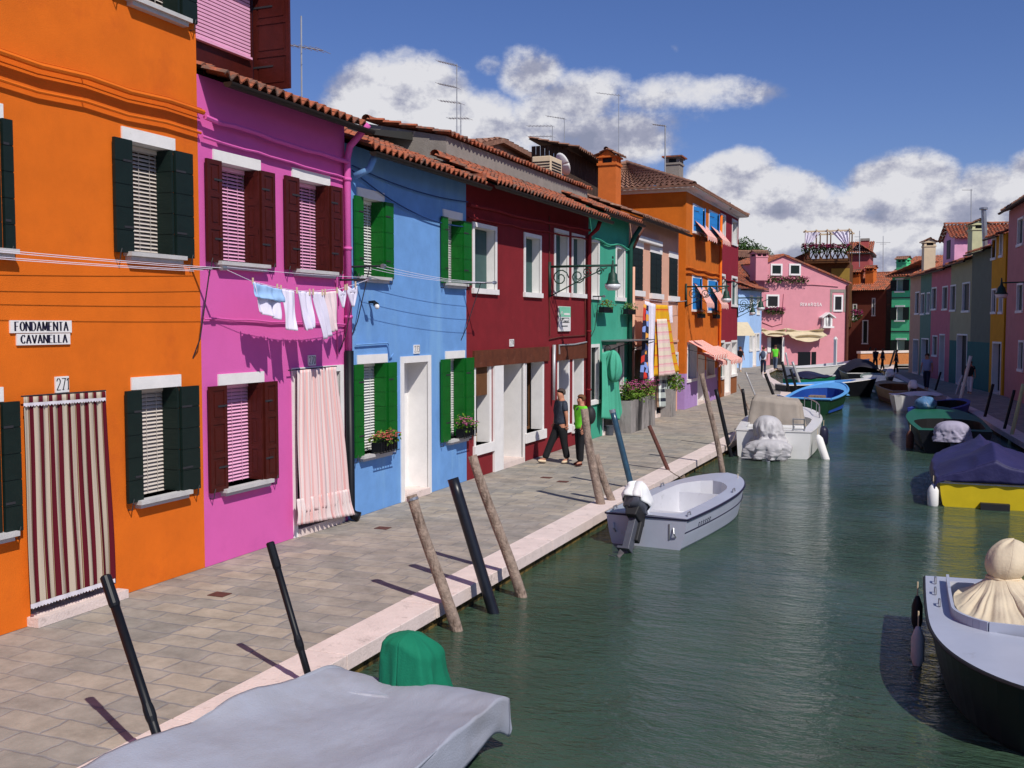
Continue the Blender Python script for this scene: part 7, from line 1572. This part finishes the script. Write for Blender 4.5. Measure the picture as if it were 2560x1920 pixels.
# ---------------------------------------------------------------- people
def skinmesh(name,verts,edges,m,parent,sub=2,roots=(0,)):
    me=bpy.data.meshes.new(name); me.from_pydata([v[:3] for v in verts],edges,[]); ob=bpy.data.objects.new(name,me); COL.objects.link(ob); ob.parent=parent
    mo=ob.modifiers.new('skin','SKIN'); mo.use_smooth_shade=True
    for i,v in enumerate(verts):
        d=me.skin_vertices[0].data[i]; r=v[3]; d.radius=(r,v[4] if len(v)>4 else r); d.use_root=i in roots
    s=ob.modifiers.new('sub','SUBSURF'); s.levels=sub; s.render_levels=sub; me.materials.append(M(m) if isinstance(m,str) else m); return ob
def person(label,loc,rz,h,P,shirt,trousers,shoe='cream',hair='hairb',longhair=False,sleeve=.5,female=False,group=None,bulk=1.10):
    """P: joint positions in metres for a 1.75 m figure; x forward, y left"""
    k=h/1.75; t=thing('person',label,'person',loc,rz,group); V=lambda n,dz=0:tuple(c*k for c in P[n])
    def L_(a,b,f): return tuple(P[a][i]*(1-f)+P[b][i]*f for i in range(3))
    def S(p,r,r2=None): b_=bulk if r>.03 else 1; return (p[0]*k,p[1]*k,p[2]*k,r*k*b_,(r2 or r)*k*b_)
    w=.92 if female else 1.0
    vs=[S(P['pelvis'],.115*w,.14*w),S(P['waist'],.10*w,.125*w),S(P['chest'],.115*w,.155*w),S(P['neck'],.052,.055),S(P['head'],.072,.066),S(P['crown'],.082,.072)]
    ed=[(0,1),(1,2),(2,3),(3,4),(4,5)]
    hd=Vector(P['face']).normalized(); hp=Vector(P['head']); 
    vs.append(S(tuple(hp+hd*.098+Vector((0,0,.022))),.014)); ed.append((4,6))
    for s_ in ('l','r'):
        b=len(vs); vs+=[S(P['sh'+s_],.052),S(L_('sh'+s_,'el'+s_,.5),.043),S(P['el'+s_],.036),S(P['wr'+s_],.025),S(P['ha'+s_],.034,.018)]; ed+=[(2,b),(b,b+1),(b+1,b+2),(b+2,b+3),(b+3,b+4)]
        b=len(vs); vs+=[S(P['hi'+s_],.085),S(L_('hi'+s_,'kn'+s_,.5),.072),S(P['kn'+s_],.052),S(L_('kn'+s_,'an'+s_,.35),.052),S(P['an'+s_],.035),S(P['to'+s_],.035,.025)]; ed+=[(0,b),(b,b+1),(b+1,b+2),(b+2,b+3),(b+3,b+4),(b+4,b+5)]
    roots=[0]
    for s_,sg in (('l',1),('r',-1)):
        wr=Vector(P['wr'+s_]); ha=Vector(P['ha'+s_]); d=(ha-wr).normalized(); sd=Vector((1,0,0)) if abs(d.x)<.8 else Vector((0,1,0)); sd=(sd-d*sd.dot(d)).normalized(); cu=d.cross(sd)*sg*.3
        for q in range(4):
            b=len(vs); o_=ha+sd*(q-1.5)*.019; ln=(.062,.074,.068,.052)[q]; vs+=[S(tuple(o_),.009),S(tuple(o_+d*ln*.55+cu*.01),.0085),S(tuple(o_+d*ln+cu*.06),.0075)]; ed+=[(b,b+1),(b+1,b+2)]; roots.append(b)
        b=len(vs); o_=wr+(ha-wr)*.45+sd*.030; vs+=[S(tuple(o_),.011),S(tuple(o_+d*.035+sd*.022),.0095),S(tuple(o_+d*.06+sd*.022),.008)]; ed+=[(b,b+1),(b+1,b+2)]; roots.append(b)
    skinmesh('body',vs,ed,'skin',t,roots=roots)
    # shirt
    vs=[S(L_('pelvis','waist',-.45),.138*w,.168*w),S(L_('pelvis','waist',.3),.136*w,.166*w),S(P['waist'],.132*w,.160*w),S(P['chest'],.142*w,.178*w),S(L_('chest','neck',.62),.075,.095)]; ed=[(0,1),(1,2),(2,3),(3,4)]
    for s_ in ('l','r'): b=len(vs); vs+=[S(P['sh'+s_],.064),S(L_('sh'+s_,'el'+s_,sleeve*.6),.060),S(L_('sh'+s_,'el'+s_,sleeve),.058)]; ed+=[(3,b),(b,b+1),(b+1,b+2)]
    skinmesh('shirt',vs,ed,shirt,t)
    vs=[S(P['pelvis'],.130*w,.155*w),S(L_('pelvis','waist',.45),.120*w,.145*w)]; ed=[(0,1)]
    for s_ in ('l','r'): b=len(vs); vs+=[S(P['hi'+s_],.098),S(L_('hi'+s_,'kn'+s_,.5),.088),S(P['kn'+s_],.070),S(L_('kn'+s_,'an'+s_,.5),.066),S(L_('kn'+s_,'an'+s_,.95),.064)]; ed+=[(0,b),(b,b+1),(b+1,b+2),(b+2,b+3),(b+3,b+4)]
    skinmesh('trousers',vs,ed,trousers,t)
    for s_ in ('l','r'):
        a=Vector(P['an'+s_]); o_=Vector(P['to'+s_]); d=(o_-a); d.z=min(d.z,0)*1; bk=a-Vector((d.x,d.y,0)).normalized()*.05
        vs=[S((bk.x,bk.y,a.z-.035),.042,.035),S(tuple(a.lerp(o_,.6)+Vector((0,0,-.012))),.044,.03),S(tuple(o_+Vector((d.x,d.y,0)).normalized()*.03),.036,.026)]; skinmesh('shoe',vs,[(0,1),(1,2)],shoe,t,sub=1)
    mb=MB(); c=Vector(P['crown'])*k; hh=Vector(P['head'])*k; 
    def hf(u,v):
        a=2*PI*u; b=PI*(.02+.60*v); d=Vector((math.cos(a)*math.sin(b),math.sin(a)*math.sin(b),math.cos(b))); fr=max(0,d.x*hd.x+d.y*hd.y); 
        if fr>.35 and v>.55: b=PI*.36; d=Vector((math.cos(a)*math.sin(b),math.sin(a)*math.sin(b),math.cos(b)))
        r=.098*k*(1+.05*math.sin(9*a+7*v)+.04*math.sin(15*a)); return c-Vector((hd.x,hd.y,0))*.008+Vector((d.x*r,d.y*r,d.z*r*1.02+.0*k-.018*k))
    mb.grid(hf,24,10); mb.build('hair',hair,t,world=False,smooth=True,solid=.012)
    mb=MB(); side=Vector((-hd.y,hd.x,0))
    for q in (-1,1): 
        p=(hp+hd*.070+side*q*.028+Vector((0,0,.045)))*k; mb.ell(p,(.009*k,.009*k,.007*k),6,4)
    p=(hp+hd*.072+Vector((0,0,-.025)))*k; mb.ell(p,(.012*k,.018*k,.006*k),6,4); mb.build('eyes_and_mouth',mat('dark_features',lin((.25,.12,.10)),.6),t,world=False)
    return t
def pose(lf=0,rf=0,la=0,ra=0,face=(1,0,0),lean=0,lb=0,rb=0):
    P=dict(pelvis=(0,0,.95),waist=(.0+lean*.3,0,1.10),chest=(lean,0,1.33),neck=(lean*1.1,0,1.49),head=(lean*1.15+.015,0,1.585),crown=(lean*1.15,0,1.66),face=face)
    for s_,sg,f,a,kb in (('l',1,lf,la,lb),('r',-1,rf,ra,rb)):
        P['sh'+s_]=(lean,sg*.185,1.42); P['el'+s_]=(lean+a*.20,sg*.23,1.14+abs(a)*.03); P['wr'+s_]=(lean+a*.42+.02,sg*.22,.91+abs(a)*.09); P['ha'+s_]=(lean+a*.50+.03,sg*.21,.83+abs(a)*.10)
        P['hi'+s_]=(0,sg*.09,.90); P['kn'+s_]=(f*.24+.02+kb*.10,sg*.095,.50); P['an'+s_]=(f*.50-kb*.15,sg*.10,.085+kb*.12+max(0,-f)*.05); P['to'+s_]=(f*.50+.13-kb*.13,sg*.115,.035+kb*.04+max(0,f)*.05)
    return P
man=G(1400,1158); hdm=math.radians(200)
P=pose(lf=-.25,rf=.75,la=-.2,ra=.15,face=(.9,.42,0)); 
person('man in a dark patterned shirt and black trousers striding past the shop',(man.x+.02,man.y,0),math.radians(222),1.74,P,mat('dark_patterned_shirt',lin((.20,.22,.27)),.9,.3,9,c2=lin((.34,.37,.42)),c2s=22,c2t=.55),'blacktr',sleeve=.75,bulk=1.26,hair=mat('greying_hair',lin((.28,.24,.22)),.8,.3,60))
wo=G(1452,1164)
P=pose(lf=.15,rf=-.05,la=.12,ra=-.05,face=(1,.1,0)); 
person('short haired woman in a lime green top walking beside the man',(wo.x+.0,wo.y,0),math.radians(232),1.63,P,mat('lime_top',lin((.45,.85,.20)),.9,.06,4),'blacktr',sleeve=.45,female=True,bulk=1.2,hair=mat('auburn_hair',lin((.42,.28,.18)),.7,.3,60,.4,90),shoe='maroon')
t=thing('rucksack','black rucksack on the back of the woman in lime green','bag',(wo.x+.16,wo.y+.16,1.12)); mb=MB(); mb.ell((wo.x+.165,wo.y+.17,1.14),(.13,.13,.21),14,9); mb.build('bag','rubber',t,smooth=True)
mb=MB(); mb.tube([(wo.x+.12,wo.y+.16,1.28),(wo.x+.02,wo.y-.02,1.40),(wo.x-.08,wo.y-.10,1.28)],.018,6); mb.build('strap','rubber',t)
def small(u,v,vt,rz,label,shirt,tr,Y=None,**k):
    b=G(u,v); h=onY(u,vt,b.y).z; return person(label,b,math.radians(rz),min(1.85,max(1.55,h)),pose(lf=.3,rf=-.3,la=-.3,ra=.3),shirt,tr,**k)
sb=small(1908,936,866,95,'walker with a white shirt and grey rucksack heading for the restaurant',mat('white_shirt',lin((.85,.86,.9)),.9),mat('dark_jeans',lin((.14,.17,.25)),.9))
p=G(1908,936); t=thing('rucksack','grey rucksack worn by the walker in white','bag',(p.x,p.y-.2,1.3)); mb=MB(); mb.ell((p.x,p.y-.2,1.28),(.17,.13,.27),12,8); mb.build('bag',mat('slate_fabric',lin((.30,.34,.42)),.9),t,smooth=True)
small(1938,926,862,80,'walker in a lime green shirt and jeans near the restaurant door',mat('lime_shirt',lin((.45,.90,.25)),.9),mat('mid_jeans',lin((.36,.40,.47)),.9))
small(1850,930,866,70,'woman in a black top and white trousers by the crimson house',mat('black_top',lin((.10,.10,.13)),.9),mat('white_trousers',lin((.88,.86,.86)),.9),female=True)
small(2188,925,872,120,'dark silhouetted walker, left one of the pair before the brick parapet',MATS['black_top'],'blacktr')
small(2206,926,876,200,'dark silhouetted walker, right one of the pair before the brick parapet',MATS['black_top'],'blacktr')
small(2240,935,874,190,'stout dark figure with a rucksack in front of the mint green house',MATS['black_top'],'blacktr')
small(2316,975,883,250,'person in a pale blue shirt sitting low on the shaded right quay',mat('pale_blue_shirt',lin((.52,.58,.70)),.9),MATS['dark_jeans'])
small(2424,985,912,250,'woman in pale trousers and a dark top on the shaded right quay',MATS['black_top'],MATS['white_trousers'],female=True)
